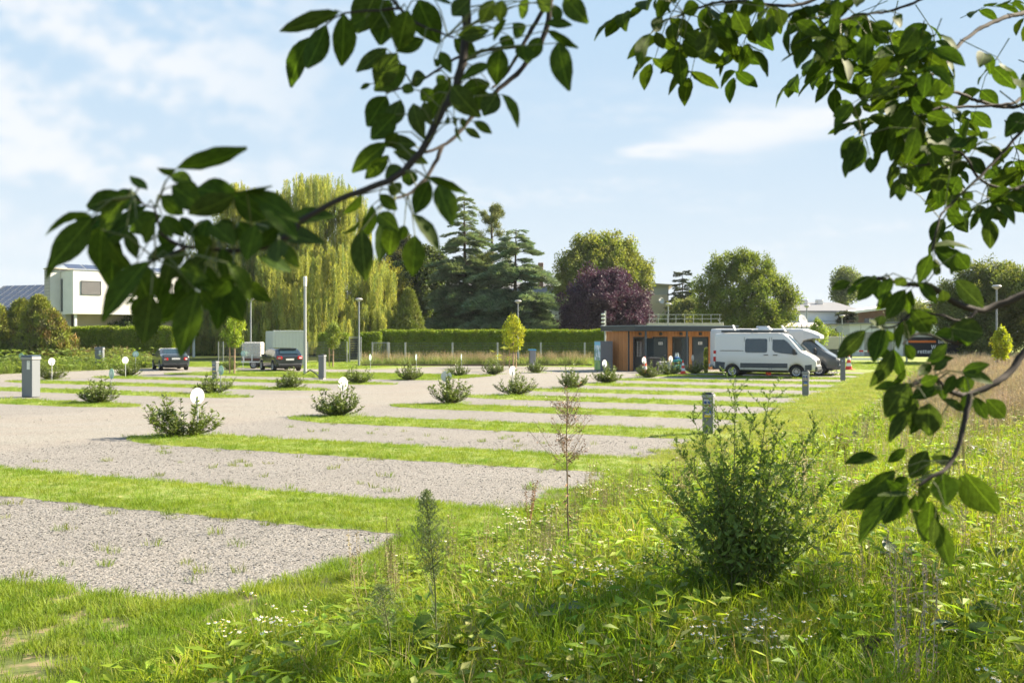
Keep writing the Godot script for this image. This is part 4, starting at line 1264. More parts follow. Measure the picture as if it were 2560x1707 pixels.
func make_young_trees() -> void:
	var lm := leaf_mat("young leaves", 0.95)
	var cl := clump(26, 0.2, 0.15, 0.085)
	var wood := mat("pale stake wood", lin(0.42, 0.28, 0.16), 0.8)
	var tb := mat("young bark", lin(0.30, 0.21, 0.14), 0.85)
	# pixel x, depth, height, crown from, crown half width, stakes, colour, label
	var L := [
		[585, 59.0, 3.72, 1.75, 0.62, 1, Color(0.27, 0.36, 0.035), "young staked tree with egg shaped lime crown beside the dark hatchback"],
		[832, 71.0, 3.1, 1.5, 0.5, 1, Color(0.25, 0.31, 0.06), "young slim tree in the grass in front of the dark hedge"],
		[1283, 70.0, 3.7, 1.3, 0.75, 2, Color(0.40, 0.43, 0.03), "young lime yellow tree in front of the long hedge lamp"],
		[2045, 74.0, 3.4, 1.5, 0.7, 1, Color(0.27, 0.36, 0.07), "young light green tree seen above the motorhome's bonnet"],
		[2505, 56.0, 2.6, 1.05, 0.45, 2, Color(0.42, 0.46, 0.03), "young yellow leaved sapling among weeds at the right edge"]]
	for a in L:
		var t := thing("young_tree", gx(a[0], a[1]), 0.0, a[7], "tree", "young planted trees")
		var w := MB.new()
		w.tube([Vector3.ZERO, Vector3(0.02, a[3], 0), Vector3(0, a[2] * 0.95, 0)], [0.055, 0.045, 0.012], 7)
		var sw := Swarm.new()
		for i in 90:
			var u := rng.randf()
			var y := lerpf(a[3], a[2], u)
			var R: float = a[4] * sin(PI * clampf(0.12 + 0.86 * u, 0, 1)) * rnd(0.4, 1.15)
			var an := rnd(0, TAU)
			var p := Vector3(cos(an) * R, y, sin(an) * R)
			if i < 22: w.tube([Vector3(0, y - R * 0.6, 0), p], [0.014, 0.004], 4, false)
			sw.put(Transform3D(Basis(Vector3.UP, rnd(0, TAU)) * Basis.from_scale(Vector3.ONE * rnd(0.7, 1.2)), p), tint(a[6], 0.25, 0.1))
		part("trunk", w.mesh(true), tb, t)
		swarm("crown", sw, cl, lm, t)
		for s in a[5]:
			var st_ := MB.new()
			var sx: float = -0.26 if s == 0 else 0.2
			st_.tube([Vector3(sx, 0, 0.05), Vector3(sx, a[3] * 0.98, 0.05)], [0.04, 0.038], 8)
			part("stake", st_.mesh(true), wood, t)
		bpart("tie", t, wood, Vector3(-0.12, a[3] * 0.6, 0.05), Vector3(0.3, 0.07, 0.02))

# ------------------------------------------------------------------ vehicles
# A body is a loft along x (rear to front). Each station: x, sill, belt, top, half width, share of the width left at the top
func body_mesh(sta: Array, corner := 0.12) -> ArrayMesh:
	var mb := MB.new()
	var m := 18
	for q in sta:
		var yb: float = q[1]
		var yt: float = q[3]
		var be: float = minf(q[2], yt - 0.04)
		var w: float = q[4]
		var wt: float = w * (1.0 - (1.0 - q[5]) * clampf((yt - be) / maxf(0.05, 0.9), 0, 1))
		var r := minf(corner, (yt - be) * 0.8)
		var half := [Vector2(0, yb), Vector2(w * 0.9, yb), Vector2(w * 0.985, minf(yb + 0.07, be)), Vector2(w, lerpf(yb, be, 0.45)), Vector2(w, lerpf(yb, be, 0.8)), Vector2(w * 0.992, be), Vector2(lerpf(w, wt, 0.8), lerpf(be, yt, 0.75) if yt - be > r * 2.0 else yt - r), Vector2(wt * 0.985, yt - r * 0.45), Vector2(wt - r * 0.7, yt - r * 0.06), Vector2(0, yt)]
		for p in half: mb.vert(Vector3(q[0], p.y, p.x))
		for k in range(8, 0, -1): mb.vert(Vector3(q[0], half[k].y, -half[k].x))
	for i in sta.size() - 1:
		for k in m:
			var k2 := (k + 1) % m
			mb.quad(i * m + k, (i + 1) * m + k, (i + 1) * m + k2, i * m + k2)
	for e in [0, sta.size() - 1]:
		var cpt := Vector3.ZERO
		for k in m: cpt += mb.v[e * m + k] / m
		var c := mb.vert(cpt)
		for k in m:
			var k2 := (k + 1) % m
			var a := mb.vert(mb.v[e * m + k])
			var b := mb.vert(mb.v[e * m + k2])
			if e == 0: mb.tri(c, a, b)
			else: mb.tri(c, b, a)
	return mb.mesh(true)

func lerp_sta(key: Array, n: int, arches: Array, clear: float) -> Array:      # dense stations with wheel arches cut into the sill line
	var xs := []
	for i in n + 1: xs.append(lerpf(key[0][0], key[-1][0], float(i) / n))
	for a in arches:
		for k in 13: xs.append(a[0] + a[1] * (k - 6) / 6.0)
		xs.append(a[0] - a[1] - 0.004); xs.append(a[0] + a[1] + 0.004)
	for q in key: xs.append(q[0])
	xs.sort()
	var out := []
	for x in xs:
		if out and x - out[-1][0] < 0.003: continue
		var k := 0
		while k < key.size() - 2 and key[k + 1][0] < x: k += 1
		var u := clampf((x - key[k][0]) / (key[k + 1][0] - key[k][0]), 0, 1)
		var q := [x]
		for j in range(1, 6): q.append(lerpf(key[k][j], key[k + 1][j], u))
		for a in arches:
			var dx := absf(x - a[0])
			if dx < a[1]: q[1] = maxf(q[1], sqrt(a[1] * a[1] - dx * dx) + clear)
		out.append(q)
	return out

func side_panel(called: String, parent: Node, m: Material, pts: Array, w: float, belt: float, top: float, share: float, off: float, thick := 0.0) -> void:   # an outline on both flanks
	for sg in [1.0, -1.0]:
		var mb := MB.new()
		var f := func(p: Vector2) -> Vector3:
			var u := clampf((p.y - belt) / maxf(top - belt, 0.01) / 0.75, 0, 1)
			var z := lerpf(w, lerpf(w, w * share, 0.8), u) if p.y > belt else w
			return Vector3(p.x, p.y, (z + off) * sg)
		mb.poly(PackedVector2Array(pts), f)
		if thick > 0.0:
			for k in pts.size():
				var a: Vector3 = f.call(pts[k])
				var b: Vector3 = f.call(pts[(k + 1) % pts.size()])
				mb.face(a, b, b - Vector3(0, 0, thick * sg), a - Vector3(0, 0, thick * sg))
		part(called, mb.mesh(), m, parent)

func wheel(parent: Node, x: float, z: float, r: float, tyre: Material, rim: Material, dark: Material) -> void:
	var sg := signf(z)
	var b := Basis(Vector3.RIGHT, PI / 2 * sg)
	var t := MB.new()
	t.lathe([Vector2(r * 0.62, -0.1), Vector2(r * 0.92, -0.11), Vector2(r, -0.08), Vector2(r, 0.07), Vector2(r * 0.94, 0.1), Vector2(r * 0.64, 0.105), Vector2(r * 0.6, 0.06)], 24, Vector3.ZERO, b)
	var w := part("wheel", t.mesh(true), tyre, parent, Transform3D(Basis(), Vector3(x, r, z)))
	var d := MB.new()
	d.lathe([Vector2(r * 0.62, 0.03), Vector2(0.0, 0.03)], 20, Vector3.ZERO, b)
	part("brake_disc", d.mesh(), dark, w)
	var q := MB.new()
	q.lathe([Vector2(r * 0.63, 0.06), Vector2(r * 0.62, 0.10), Vector2(r * 0.52, 0.085), Vector2(r * 0.5, 0.05)], 24, Vector3.ZERO, b)
	for k in 9:
		var a := TAU * k / 9
		var o := b * Vector3(cos(a) * r * 0.34, 0.075, sin(a) * r * 0.34)
		q.box(o, Vector3(r * 0.5, 0.02, r * 0.11), 0.0, b * Basis(Vector3.UP, -a))
	q.lathe([Vector2(r * 0.17, 0.05), Vector2(r * 0.16, 0.1), Vector2(0, 0.105)], 12, Vector3.ZERO, b)
	part("rim", q.mesh(), rim, w)

func rounded(x0: float, y0: float, x1: float, y1: float, r: float) -> Array:
	var o := []
	for c in [[x1 - r, y1 - r, 0.0], [x0 + r, y1 - r, PI / 2], [x0 + r, y0 + r, PI], [x1 - r, y0 + r, PI * 1.5]]:
		for k in 4: o.append(Vector2(c[0] + r * cos(c[2] + PI / 6 * k), c[1] + r * sin(c[2] + PI / 6 * k)))
	return o

func squeeze(x: float) -> float:      # short overhangs of the compact van
	return 1.72 + (x - 1.72) * 0.78 if x > 1.72 else (-1.72 + (x + 1.72) * 0.88 if x < -1.72 else x)

func make_vehicles() -> void:
	var tyre := mat("tyre rubber", lin(0.025, 0.025, 0.026), 0.85)
	var rim := mat("wheel rim", lin(0.45, 0.45, 0.46), 0.4, {"metal": 0.6})
	var black := mat("black plastic", lin(0.03, 0.033, 0.037), 0.6)
	var glass := mat("vehicle glass", lin(0.015, 0.03, 0.036), 0.03, {"spec": 0.85})
	var white := mat("white car paint", lin(0.60, 0.60, 0.585), 0.35, {"coat": 0.8})
	var seam := mat("panel gap", lin(0.04, 0.04, 0.04), 0.8)
	var red := mat("red lamp glass", lin(0.45, 0.02, 0.02), 0.15)
	var clear := mat("headlamp glass", lin(0.55, 0.56, 0.58), 0.12, {"spec": 0.7})
	var grey := mat("silver grey plastic", lin(0.06, 0.07, 0.078), 0.55)
	var chrome := mat("chrome", lin(0.6, 0.6, 0.6), 0.2, {"metal": 0.9})
	var plate := mat("number plate", lin(0.7, 0.7, 0.68), 0.5)
	# ---------------- white van: origin on the ground at the middle of the wheelbase, front along +x
	var rear_w := gp(1830, 941.5)
	var front_w := gp(1996, 946.5)
	var turn := -0.435
	var mid := (rear_w + front_w) * 0.5 - Vector3(sin(turn), 0, cos(turn)) * 0.86
	var v := thing("white_van", Vector3(mid.x, 0.0, mid.z), turn, "white panel van with grey side stripe and side window on the gravel", "van")
	var wb := 1.72          # half the wheelbase
	var hw := 0.99
	var key := [[-2.86, 0.55, 1.0, 2.30, 0.93, 0.86], [-2.80, 0.45, 1.2, 2.39, 0.975, 0.86], [-2.4, 0.40, 1.25, 2.43, hw, 0.86], [0.75, 0.38, 1.25, 2.44, hw, 0.86], [1.08, 0.38, 1.25, 2.36, hw, 0.86], [1.40, 0.38, 1.25, 2.10, hw, 0.85], [1.90, 0.38, 1.22, 1.58, 0.985, 0.85], [2.12, 0.38, 1.2, 1.42, 0.975, 0.88], [2.62, 0.38, 1.1, 1.22, 0.955, 0.9], [2.92, 0.38, 0.95, 1.04, 0.90, 0.92], [3.02, 0.40, 0.85, 0.90, 0.82, 0.94]]
	for q in key: q[0] = squeeze(q[0])
	part("body", body_mesh(lerp_sta(key, 26, [[-wb, 0.42], [wb, 0.44]], 0.30)), white, v)
	wbox("underbody", v, black, Vector3(-2.5, 0.28, -0.7), Vector3(2.5, 0.9, 0.7), 0.05)
	for x in [-wb, wb]:
		for z in [0.86, -0.86]: wheel(v, x, z, 0.345, tyre, rim, black)
	# lower grey band and bumpers
	side_panel("side_stripe", v, grey, [Vector2(-1.27, 0.54), Vector2(1.26, 0.54), Vector2(1.26, 0.79), Vector2(-1.27, 0.79)], hw, 1.25, 2.4, 0.86, 0.012, 0.02)
	side_panel("bumper_corner", v, grey, [Vector2(-2.66, 0.45), Vector2(-2.16, 0.45), Vector2(-2.14, 0.62), Vector2(-2.10, 0.82), Vector2(-2.66, 0.86)], hw, 1.25, 2.4, 0.86, 0.014, 0.03)
	side_panel("front_bumper_corner", v, grey, [Vector2(2.19, 0.40), Vector2(2.52, 0.42), Vector2(2.52, 0.74), Vector2(2.16, 0.70)], 0.965, 1.25, 2.4, 0.86, 0.016, 0.03)
	wbox("front_bumper", v, grey, Vector3(2.44, 0.36, -0.86), Vector3(2.80, 0.72, 0.86), 0.09)
	wbox("rear_bumper", v, grey, Vector3(-2.84, 0.42, -0.9), Vector3(-2.60, 0.62, 0.9), 0.05)
	wbox("grille", v, black, Vector3(2.64, 0.76, -0.42), Vector3(2.775, 0.96, 0.42), 0.02)
	for y in [0.80, 0.86, 0.92]: wbox("grille_bar", v, chrome, Vector3(2.77, y, -0.4), Vector3(2.785, y + 0.02, 0.4))
	for sg in [1.0, -1.0]:
		var mb := MB.new()
		mb.box(Vector3.ZERO, Vector3(0.34, 0.2, 0.3), 0.05)
		part("headlight", mb.mesh(), clear, v, Transform3D(Basis(Vector3.UP, 0.6 * -sg) * Basis(Vector3.BACK, -0.3), Vector3(2.50, 0.94, 0.74 * sg)))
		wbox("taillight", v, red, Vector3(-2.76, 0.86, 0.80 * sg), Vector3(-2.62, 1.46, 1.0 * sg), 0.015)
		wbox("reverse_light", v, plate, Vector3(-2.772, 1.12, 0.805 * sg), Vector3(-2.61, 1.28, 1.007 * sg), 0.01)
		var mi := MB.new(); mi.box(Vector3.ZERO, Vector3(0.14, 0.34, 0.2), 0.05)
		part("wing_mirror", mi.mesh(), black, v, Transform3D(Basis(), Vector3(1.62, 1.42, 1.1 * sg)))
	# glazing
	side_panel("sliding_door_window", v, glass, rounded(-1.02, 1.36, 0.18, 2.12, 0.10), hw, 1.25, 2.42, 0.86, 0.009)
	side_panel("cab_window", v, glass, [Vector2(0.46, 1.52), Vector2(0.58, 1.40), Vector2(0.9, 1.34), Vector2(1.72, 1.26), Vector2(1.80, 1.32), Vector2(1.24, 1.96), Vector2(1.08, 2.07), Vector2(0.46, 2.08)], hw, 1.25, 2.42, 0.86, 0.012)
	var ws := MB.new()
	for k in 8:
		var z0 := -0.82 + k * 0.205
		var z1 := z0 + 0.205
		var bow := func(z): return 0.05 * (1.0 - z * z / 0.7)
		ws.face(Vector3(1.985 + bow.call(z0), 1.50, z0), Vector3(1.985 + bow.call(z1), 1.50, z1), Vector3(1.24 + bow.call(z1), 2.28, z1 * 0.88), Vector3(1.24 + bow.call(z0), 2.28, z0 * 0.88))
	part("windscreen", ws.mesh(true), glass, v)
	# door gaps, handles, mouldings
	for x in [-1.08, 0.28, 0.40]:
		side_panel("door_gap", v, seam, [Vector2(x, 0.46), Vector2(x + 0.02, 0.46), Vector2(x + 0.02, 2.2), Vector2(x, 2.2)], hw, 1.25, 2.42, 0.86, 0.006)
	side_panel("slide_rail", v, seam, [Vector2(-2.4, 1.44), Vector2(-1.1, 1.44), Vector2(-1.1, 1.465), Vector2(-2.4, 1.465)], hw, 1.25, 2.42, 0.86, 0.007)
	side_panel("swage_line", v, white, rounded(-2.36, 1.5, -1.16, 2.12, 0.08), hw, 1.25, 2.42, 0.86, 0.010, 0.008)
	for x in [0.0, 0.50]:
		side_panel("door_handle", v, black, [Vector2(x, 1.22), Vector2(x + 0.24, 1.22), Vector2(x + 0.24, 1.26), Vector2(x, 1.26)], hw, 1.25, 2.42, 0.86, 0.03, 0.03)
	# roof rack, awning, hatches
	wbox("awning_case", v, grey, Vector3(-2.35, 2.46, 0.72), Vector3(1.05, 2.58, 0.86), 0.02)
	for x in [-2.2, -0.6, 1.0]: wbox("rack_bar", v, black, Vector3(x, 2.44, -0.75), Vector3(x + 0.05, 2.52, 0.72))
	wbox("roof_hatch", v, white, Vector3(-0.45, 2.45, -0.3), Vector3(0.25, 2.72, 0.35), 0.08)
	wbox("roof_box", v, black, Vector3(-1.5, 2.45, -0.4), Vector3(-0.8, 2.62, 0.2), 0.03)
	for a in [[-1.72, 0.35], [1.02, 0.55]]:
		var mb := MB.new(); mb.box(Vector3(0, 0.2, 0), Vector3(0.05, 0.42, 0.42), 0.02)
		part("open_skylight", mb.mesh(), white, v, Transform3D(Basis(Vector3.BACK, a[1]), Vector3(a[0], 2.50, 0.1)))
	# ---------------- motorhome behind the van
	var cab := mat("dark grey car paint", lin(0.06, 0.07, 0.08), 0.3, {"coat": 0.8})
	var shell := mat("motorhome shell", lin(0.47, 0.475, 0.48), 0.4)
	var mh := thing("motorhome", Vector3(mid.x + 1.5, 0, mid.z - 3.4), turn, "semi integrated motorhome with white body and dark grey cab behind van", "motorhome")
	var kb := [[-3.75, 0.55, 1.2, 2.58, 1.05, 0.97], [-3.70, 0.50, 1.3, 2.68, 1.1, 0.97], [-3.45, 0.48, 1.3, 2.70, 1.12, 0.97], [0.9, 0.48, 1.3, 2.70, 1.12, 0.97], [1.6, 1.95, 2.1, 2.68, 1.08, 0.9], [2.1, 2.1, 2.15, 2.52, 1.0, 0.85], [2.5, 2.12, 2.14, 2.3, 0.85, 0.8]]
	part("living_body", body_mesh(lerp_sta(kb, 20, [[-1.9, 0.42]], 0.3), 0.2), shell, mh)
	var kc := [[0.85, 0.38, 1.2, 2.12, 0.98, 0.88], [1.7, 0.38, 1.2, 2.14, 0.98, 0.88], [2.1, 0.38, 1.2, 1.92, 0.98, 0.86], [2.7, 0.38, 1.15, 1.46, 0.97, 0.88], [3.1, 0.38, 1.05, 1.22, 0.95, 0.9], [3.4, 0.38, 0.95, 1.05, 0.9, 0.92], [3.55, 0.4, 0.85, 0.92, 0.84, 0.94]]
	part("cab", body_mesh(lerp_sta(kc, 16, [[2.45, 0.43]], 0.3)), cab, mh)
	for x in [-1.9, 2.45]:
		for z in [0.9, -0.9]: wheel(mh, x, z, 0.345, tyre, rim, black)
	wbox("chassis", mh, black, Vector3(-3.4, 0.3, -0.8), Vector3(3.2, 0.7, 0.8), 0.04)
	side_panel("cab_window", mh, glass, [Vector2(1.35, 1.30), Vector2(2.42, 1.22), Vector2(2.5, 1.3), Vector2(2.0, 1.82), Vector2(1.35, 1.92)], 0.98, 1.2, 2.13, 0.88, 0.012)
	side_panel("living_window", mh, glass, rounded(-2.6, 1.45, -1.4, 2.05, 0.08), 1.12, 1.3, 2.88, 0.97, 0.01)
	side_panel("living_window", mh, glass, rounded(-0.6, 1.45, 0.6, 2.05, 0.08), 1.12, 1.3, 2.88, 0.97, 0.01)
	side_panel("side_skirt", mh, shell, [Vector2(-3.6, 0.5), Vector2(-2.34, 0.5), Vector2(-2.34, 0.8), Vector2(-3.6, 0.8)], 1.12, 1.3, 2.88, 0.97, 0.012, 0.01)
	var w2 := MB.new()
	w2.face(Vector3(2.78, 1.42, 0.84), Vector3(2.78, 1.42, -0.84), Vector3(2.06, 2.02, -0.78), Vector3(2.06, 2.02, 0.78))
	part("windscreen", w2.mesh(), glass, mh)
	for sg in [1.0, -1.0]:
		var hl := MB.new(); hl.box(Vector3.ZERO, Vector3(0.3, 0.2, 0.34), 0.05)
		part("headlight", hl.mesh(), clear, mh, Transform3D(Basis(Vector3.UP, -0.5 * sg), Vector3(3.38, 0.92, 0.7 * sg)))
		var mi := MB.new(); mi.box(Vector3.ZERO, Vector3(0.14, 0.34, 0.22), 0.05)
		part("wing_mirror", mi.mesh(), black, mh, Transform3D(Basis(), Vector3(2.25, 1.42, 1.12 * sg)))
		wbox("taillight", mh, red, Vector3(-3.80, 0.75, 0.8 * sg), Vector3(-3.74, 0.95, 1.0 * sg), 0.01)
	wbox("front_bumper", mh, cab, Vector3(3.25, 0.36, -0.88), Vector3(3.66, 0.68, 0.88), 0.1)
	wbox("grille", mh, black, Vector3(3.50, 0.70, -0.5), Vector3(3.62, 0.88, 0.5), 0.02)
	for y in [0.74, 0.80]: wbox("grille_bar", mh, chrome, Vector3(3.612, y, -0.48), Vector3(3.63, y + 0.02, 0.48))
	wbox("rear_bumper", mh, shell, Vector3(-3.86, 0.42, -1.0), Vector3(-3.72, 0.62, 1.0), 0.04)
	wbox("roof_hatch", mh, shell, Vector3(-1.2, 2.69, -0.35), Vector3(-0.5, 2.84, 0.35), 0.05)
	var sd := thing("satellite_dish", Vector3(mh.position.x + 1.3, 2.6, mh.position.z + 0.4), 0.6, "oval white satellite dish on the motorhome roof", "satellite dish")
	var dm := MB.new()
	dm.lathe([Vector2(0.0, 0.0), Vector2(0.2, 0.02), Vector2(0.32, 0.07), Vector2(0.34, 0.1), Vector2(0.2, 0.05), Vector2(0.0, 0.03)], 14, Vector3(0, 0.55, 0), Basis(Vector3.RIGHT, 1.2))
	part("bowl", dm.mesh(true), shell, sd)
	var dp := MB.new(); dp.tube([Vector3(0, 0, 0), Vector3(0, 0.55, -0.03)], [0.03, 0.03], 6)
	part("mast", dp.mesh(true), grey, sd)
	# ---------------- dark sedan and hatchback, seen from behind
	var navy := mat("dark blue car paint", lin(0.035, 0.045, 0.055), 0.28, {"coat": 1.0})
	var ink := mat("black car paint", lin(0.018, 0.026, 0.036), 0.26, {"coat": 1.0})
	var c := thing("sedan_car", gx(424, 66.6), 2.06, "dark grey sedan parked at left, seen from behind", "car", "cars parked at the back")
	var ks := [[-2.3, 0.36, 0.72, 0.90, 0.80, 0.9], [-2.24, 0.28, 0.8, 1.02, 0.86, 0.9], [-1.7, 0.25, 0.86, 1.05, 0.89, 0.92], [-1.45, 0.25, 0.88, 1.1, 0.89, 0.8], [-0.85, 0.24, 0.9, 1.40, 0.89, 0.74], [-0.2, 0.24, 0.9, 1.45, 0.89, 0.74], [0.4, 0.24, 0.9, 1.38, 0.89, 0.74], [1.1, 0.24, 0.9, 1.0, 0.88, 0.85], [1.9, 0.25, 0.8, 0.88, 0.86, 0.9], [2.25, 0.3, 0.65, 0.72, 0.76, 0.95]]
	part("body", body_mesh(lerp_sta(ks, 22, [[-1.36, 0.35], [1.38, 0.35]], 0.28)), navy, c)
	car_bits(c, 1.37, 0.80, 0.315, tyre, rim, black)
	side_panel("side_window", c, glass, [Vector2(-1.35, 1.0), Vector2(0.95, 0.98), Vector2(0.35, 1.32), Vector2(-0.8, 1.34)], 0.89, 0.9, 1.43, 0.74, 0.012)
	back_glass(c, glass, Vector3(-1.58, 1.08, 0.66), Vector3(-0.95, 1.37, 0.56))
	rear_set(c, -2.3, 0.76, 0.58, red, plate, black, 0.17)
	wbox("number_plate", c, plate, Vector3(-2.34, 0.72, -0.26), Vector3(-2.31, 0.83, 0.26), 0.004)
	wbox("tow_bar", c, black, Vector3(-2.42, 0.33, -0.03), Vector3(-2.25, 0.42, 0.03), 0.01)
	c = thing("hatchback_car", gx(700, 65.2), 2.09, "black hatchback parked in front of the white container", "car", "cars parked at the back")
	var kh := [[-2.08, 0.36, 0.72, 0.92, 0.78, 0.92], [-2.02, 0.28, 0.85, 1.05, 0.86, 0.85], [-1.6, 0.26, 0.92, 1.34, 0.89, 0.76], [-1.4, 0.25, 0.92, 1.44, 0.89, 0.74], [-0.6, 0.24, 0.92, 1.50, 0.89, 0.73], [0.3, 0.24, 0.92, 1.44, 0.89, 0.73], [1.15, 0.24, 0.92, 1.02, 0.88, 0.85], [1.9, 0.26, 0.78, 0.86, 0.84, 0.9], [2.12, 0.3, 0.62, 0.70, 0.74, 0.95]]
	part("body", body_mesh(lerp_sta(kh, 22, [[-1.3, 0.36], [1.32, 0.36]], 0.28)), ink, c)
	car_bits(c, 1.31, 0.80, 0.325, tyre, rim, black)
	side_panel("side_window", c, glass, [Vector2(-1.25, 1.06), Vector2(1.0, 1.0), Vector2(0.3, 1.37), Vector2(-0.95, 1.38)], 0.89, 0.92, 1.47, 0.73, 0.012)
	back_glass(c, glass, Vector3(-2.0, 1.10, 0.62), Vector3(-1.58, 1.40, 0.54))
	rear_set(c, -2.1, 0.86, 0.60, red, plate, black, 0.2)
	wbox("number_plate", c, plate, Vector3(-2.13, 0.70, -0.26), Vector3(-2.09, 0.81, 0.26), 0.004)
	wbox("roof_spoiler", c, ink, Vector3(-1.72, 1.40, -0.55), Vector3(-1.45, 1.47, 0.55), 0.02)
	# ---------------- trailer with a white tank
	var tr := thing("tank_trailer", gx(634, 69), 0.05, "small low trailer under the white water tank", "trailer")
	wbox("deck", tr, mat("rusty steel", lin(0.12, 0.06, 0.045), 0.8), Vector3(-0.7, 0.55, -0.6), Vector3(0.9, 0.72, 0.6), 0.01)
	for x in [-0.55, 0.0, 0.75]: wbox("upright", tr, plate, Vector3(x - 0.03, 0.45, 0.6), Vector3(x + 0.03, 0.98, 0.66))
	wbox("side_rail", tr, plate, Vector3(-0.75, 0.42, 0.6), Vector3(1.6, 0.5, 0.66))
	wbox("drawbar", tr, black, Vector3(0.9, 0.38, -0.05), Vector3(2.2, 0.46, 0.05))
	for z in [0.55, -0.55]: wheel(tr, 0.1, z, 0.27, tyre, rim, black)
	var ib := thing("water_tank", gx(634, 69) + Vector3(0, 0.73, 0), 0.05, "white plastic cube tank in a wire cage on the trailer", "tank")
	wbox("tank", ib, mat("milky plastic", lin(0.50, 0.485, 0.455), 0.5), Vector3(-0.62, 0.06, -0.5), Vector3(0.62, 1.1, 0.5), 0.08)
	wbox("pallet", ib, mat("milky plastic", lin(0.50, 0.485, 0.455), 0.5), Vector3(-0.64, 0.0, -0.52), Vector3(0.64, 0.06, 0.52))
	for k in 6: wbox("cage_bar", ib, chrome, Vector3(-0.63 + k * 0.245, 0.06, 0.505), Vector3(-0.61 + k * 0.245, 1.12, 0.525))
	for k in 5: wbox("cage_bar", ib, chrome, Vector3(-0.64, 0.1 + k * 0.24, 0.526), Vector3(0.64, 0.12 + k * 0.24, 0.54))
	# ---------------- container
	var ct := thing("shipping_container", gx(683, 74.5), 0.33, "white corrugated steel container standing behind the black hatchback", "container")
	var cw := mat("container paint", lin(0.58, 0.60, 0.59), 0.55)
	wbox("box", ct, cw, Vector3(-0.03, 0.1, -6.0), Vector3(2.38, 2.62, -0.04))
	for k in 9:
		wbox("corrugation", ct, cw, Vector3(0.16 + k * 0.255, 0.2, -0.041), Vector3(0.29 + k * 0.255, 2.5, 0.0), 0.008)
	for k in 22:
		wbox("corrugation", ct, cw, Vector3(-0.065, 0.2, -5.85 + k * 0.265), Vector3(-0.031, 2.5, -5.72 + k * 0.265), 0.008)
	for x in [-0.02, 2.3]: wbox("corner_post", ct, cw, Vector3(x, 0, -0.1), Vector3(x + 0.12, 2.66, 0.03), 0.01)
	wbox("top_rail", ct, cw, Vector3(0.1, 2.52, -0.1), Vector3(2.3, 2.65, 0.02), 0.01)

func car_bits(c: Node, wb: float, z: float, r: float, tyre: Material, rim: Material, black: Material) -> void:
	for x in [-wb, wb]:
		for s in [z, -z]: wheel(c, x, s, r, tyre, rim, black)
	wbox("underbody", c, black, Vector3(-1.9, 0.18, -0.62), Vector3(1.9, 0.6, 0.62), 0.04)
	for sg in [1.0, -1.0]:
		var mi := MB.new(); mi.box(Vector3.ZERO, Vector3(0.14, 0.12, 0.2), 0.04)
		part("wing_mirror", mi.mesh(), black, c, Transform3D(Basis(), Vector3(0.62, 1.0, 0.97 * sg)))
	side_panel("door_handle", c, black, [Vector2(-0.6, 0.84), Vector2(-0.42, 0.84), Vector2(-0.42, 0.87), Vector2(-0.6, 0.87)], 0.89, 0.9, 1.4, 0.74, 0.025, 0.02)

func back_glass(c: Node, glass: Material, lo: Vector3, hi: Vector3) -> void:
	var mb := MB.new()
	var n := Vector3(-(hi.y - lo.y), hi.x - lo.x, 0).normalized() * 0.02
	mb.face(Vector3(lo.x, lo.y, -lo.z) + n, Vector3(lo.x, lo.y, lo.z) + n, Vector3(hi.x, hi.y, hi.z) + n, Vector3(hi.x, hi.y, -hi.z) + n)
	part("rear_window", mb.mesh(), glass, c)

func rear_set(c: Node, x: float, y: float, z: float, red: Material, plate: Material, black: Material, h: float) -> void:
	for sg in [1.0, -1.0]:
		var l := MB.new(); l.box(Vector3.ZERO, Vector3(0.16, h, 0.34), 0.03)
		var o := part("taillight", l.mesh(), red, c, Transform3D(Basis(Vector3.UP, 0.35 * sg), Vector3(x + 0.06, y, (z + 0.06) * sg)))
		bpart("reverse_light", o, plate, Vector3(-0.075, -0.01, 0), Vector3(0.02, h * 0.3, 0.18), 0.004)
	wbox("bumper", c, black, Vector3(x - 0.04, 0.30, -0.78), Vector3(x + 0.2, 0.50, 0.78), 0.06)

# ------------------------------------------------------------------ street furniture
func lamp_post(x: float, top_y: float, d: float, label: String) -> void:
	var h := CH + (HOR - top_y) / F * d
	var m := mat("lamp post steel", lin(0.26, 0.28, 0.295), 0.5, {"metal": 0.3})
	var t := thing("street_lamp", gx(x, d), 0.0, label, "street lamp", "street lamps")
	var p := MB.new()
	p.tube([Vector3.ZERO, Vector3(0, 1.0, 0), Vector3(0, 1.05, 0), Vector3(0, h - 0.25, 0)], [0.085, 0.085, 0.06, 0.05], 10)
	part("pole", p.mesh(true), m, t)
	var s := MB.new()
	s.lathe([Vector2(0.05, h - 0.28), Vector2(0.12, h - 0.22), Vector2(0.27, h - 0.12), Vector2(0.27, h - 0.07), Vector2(0.18, h - 0.01), Vector2(0.0, h)], 18)
	part("lamp_head", s.mesh(true), mat("lamp head", lin(0.42, 0.41, 0.40), 0.4), t)

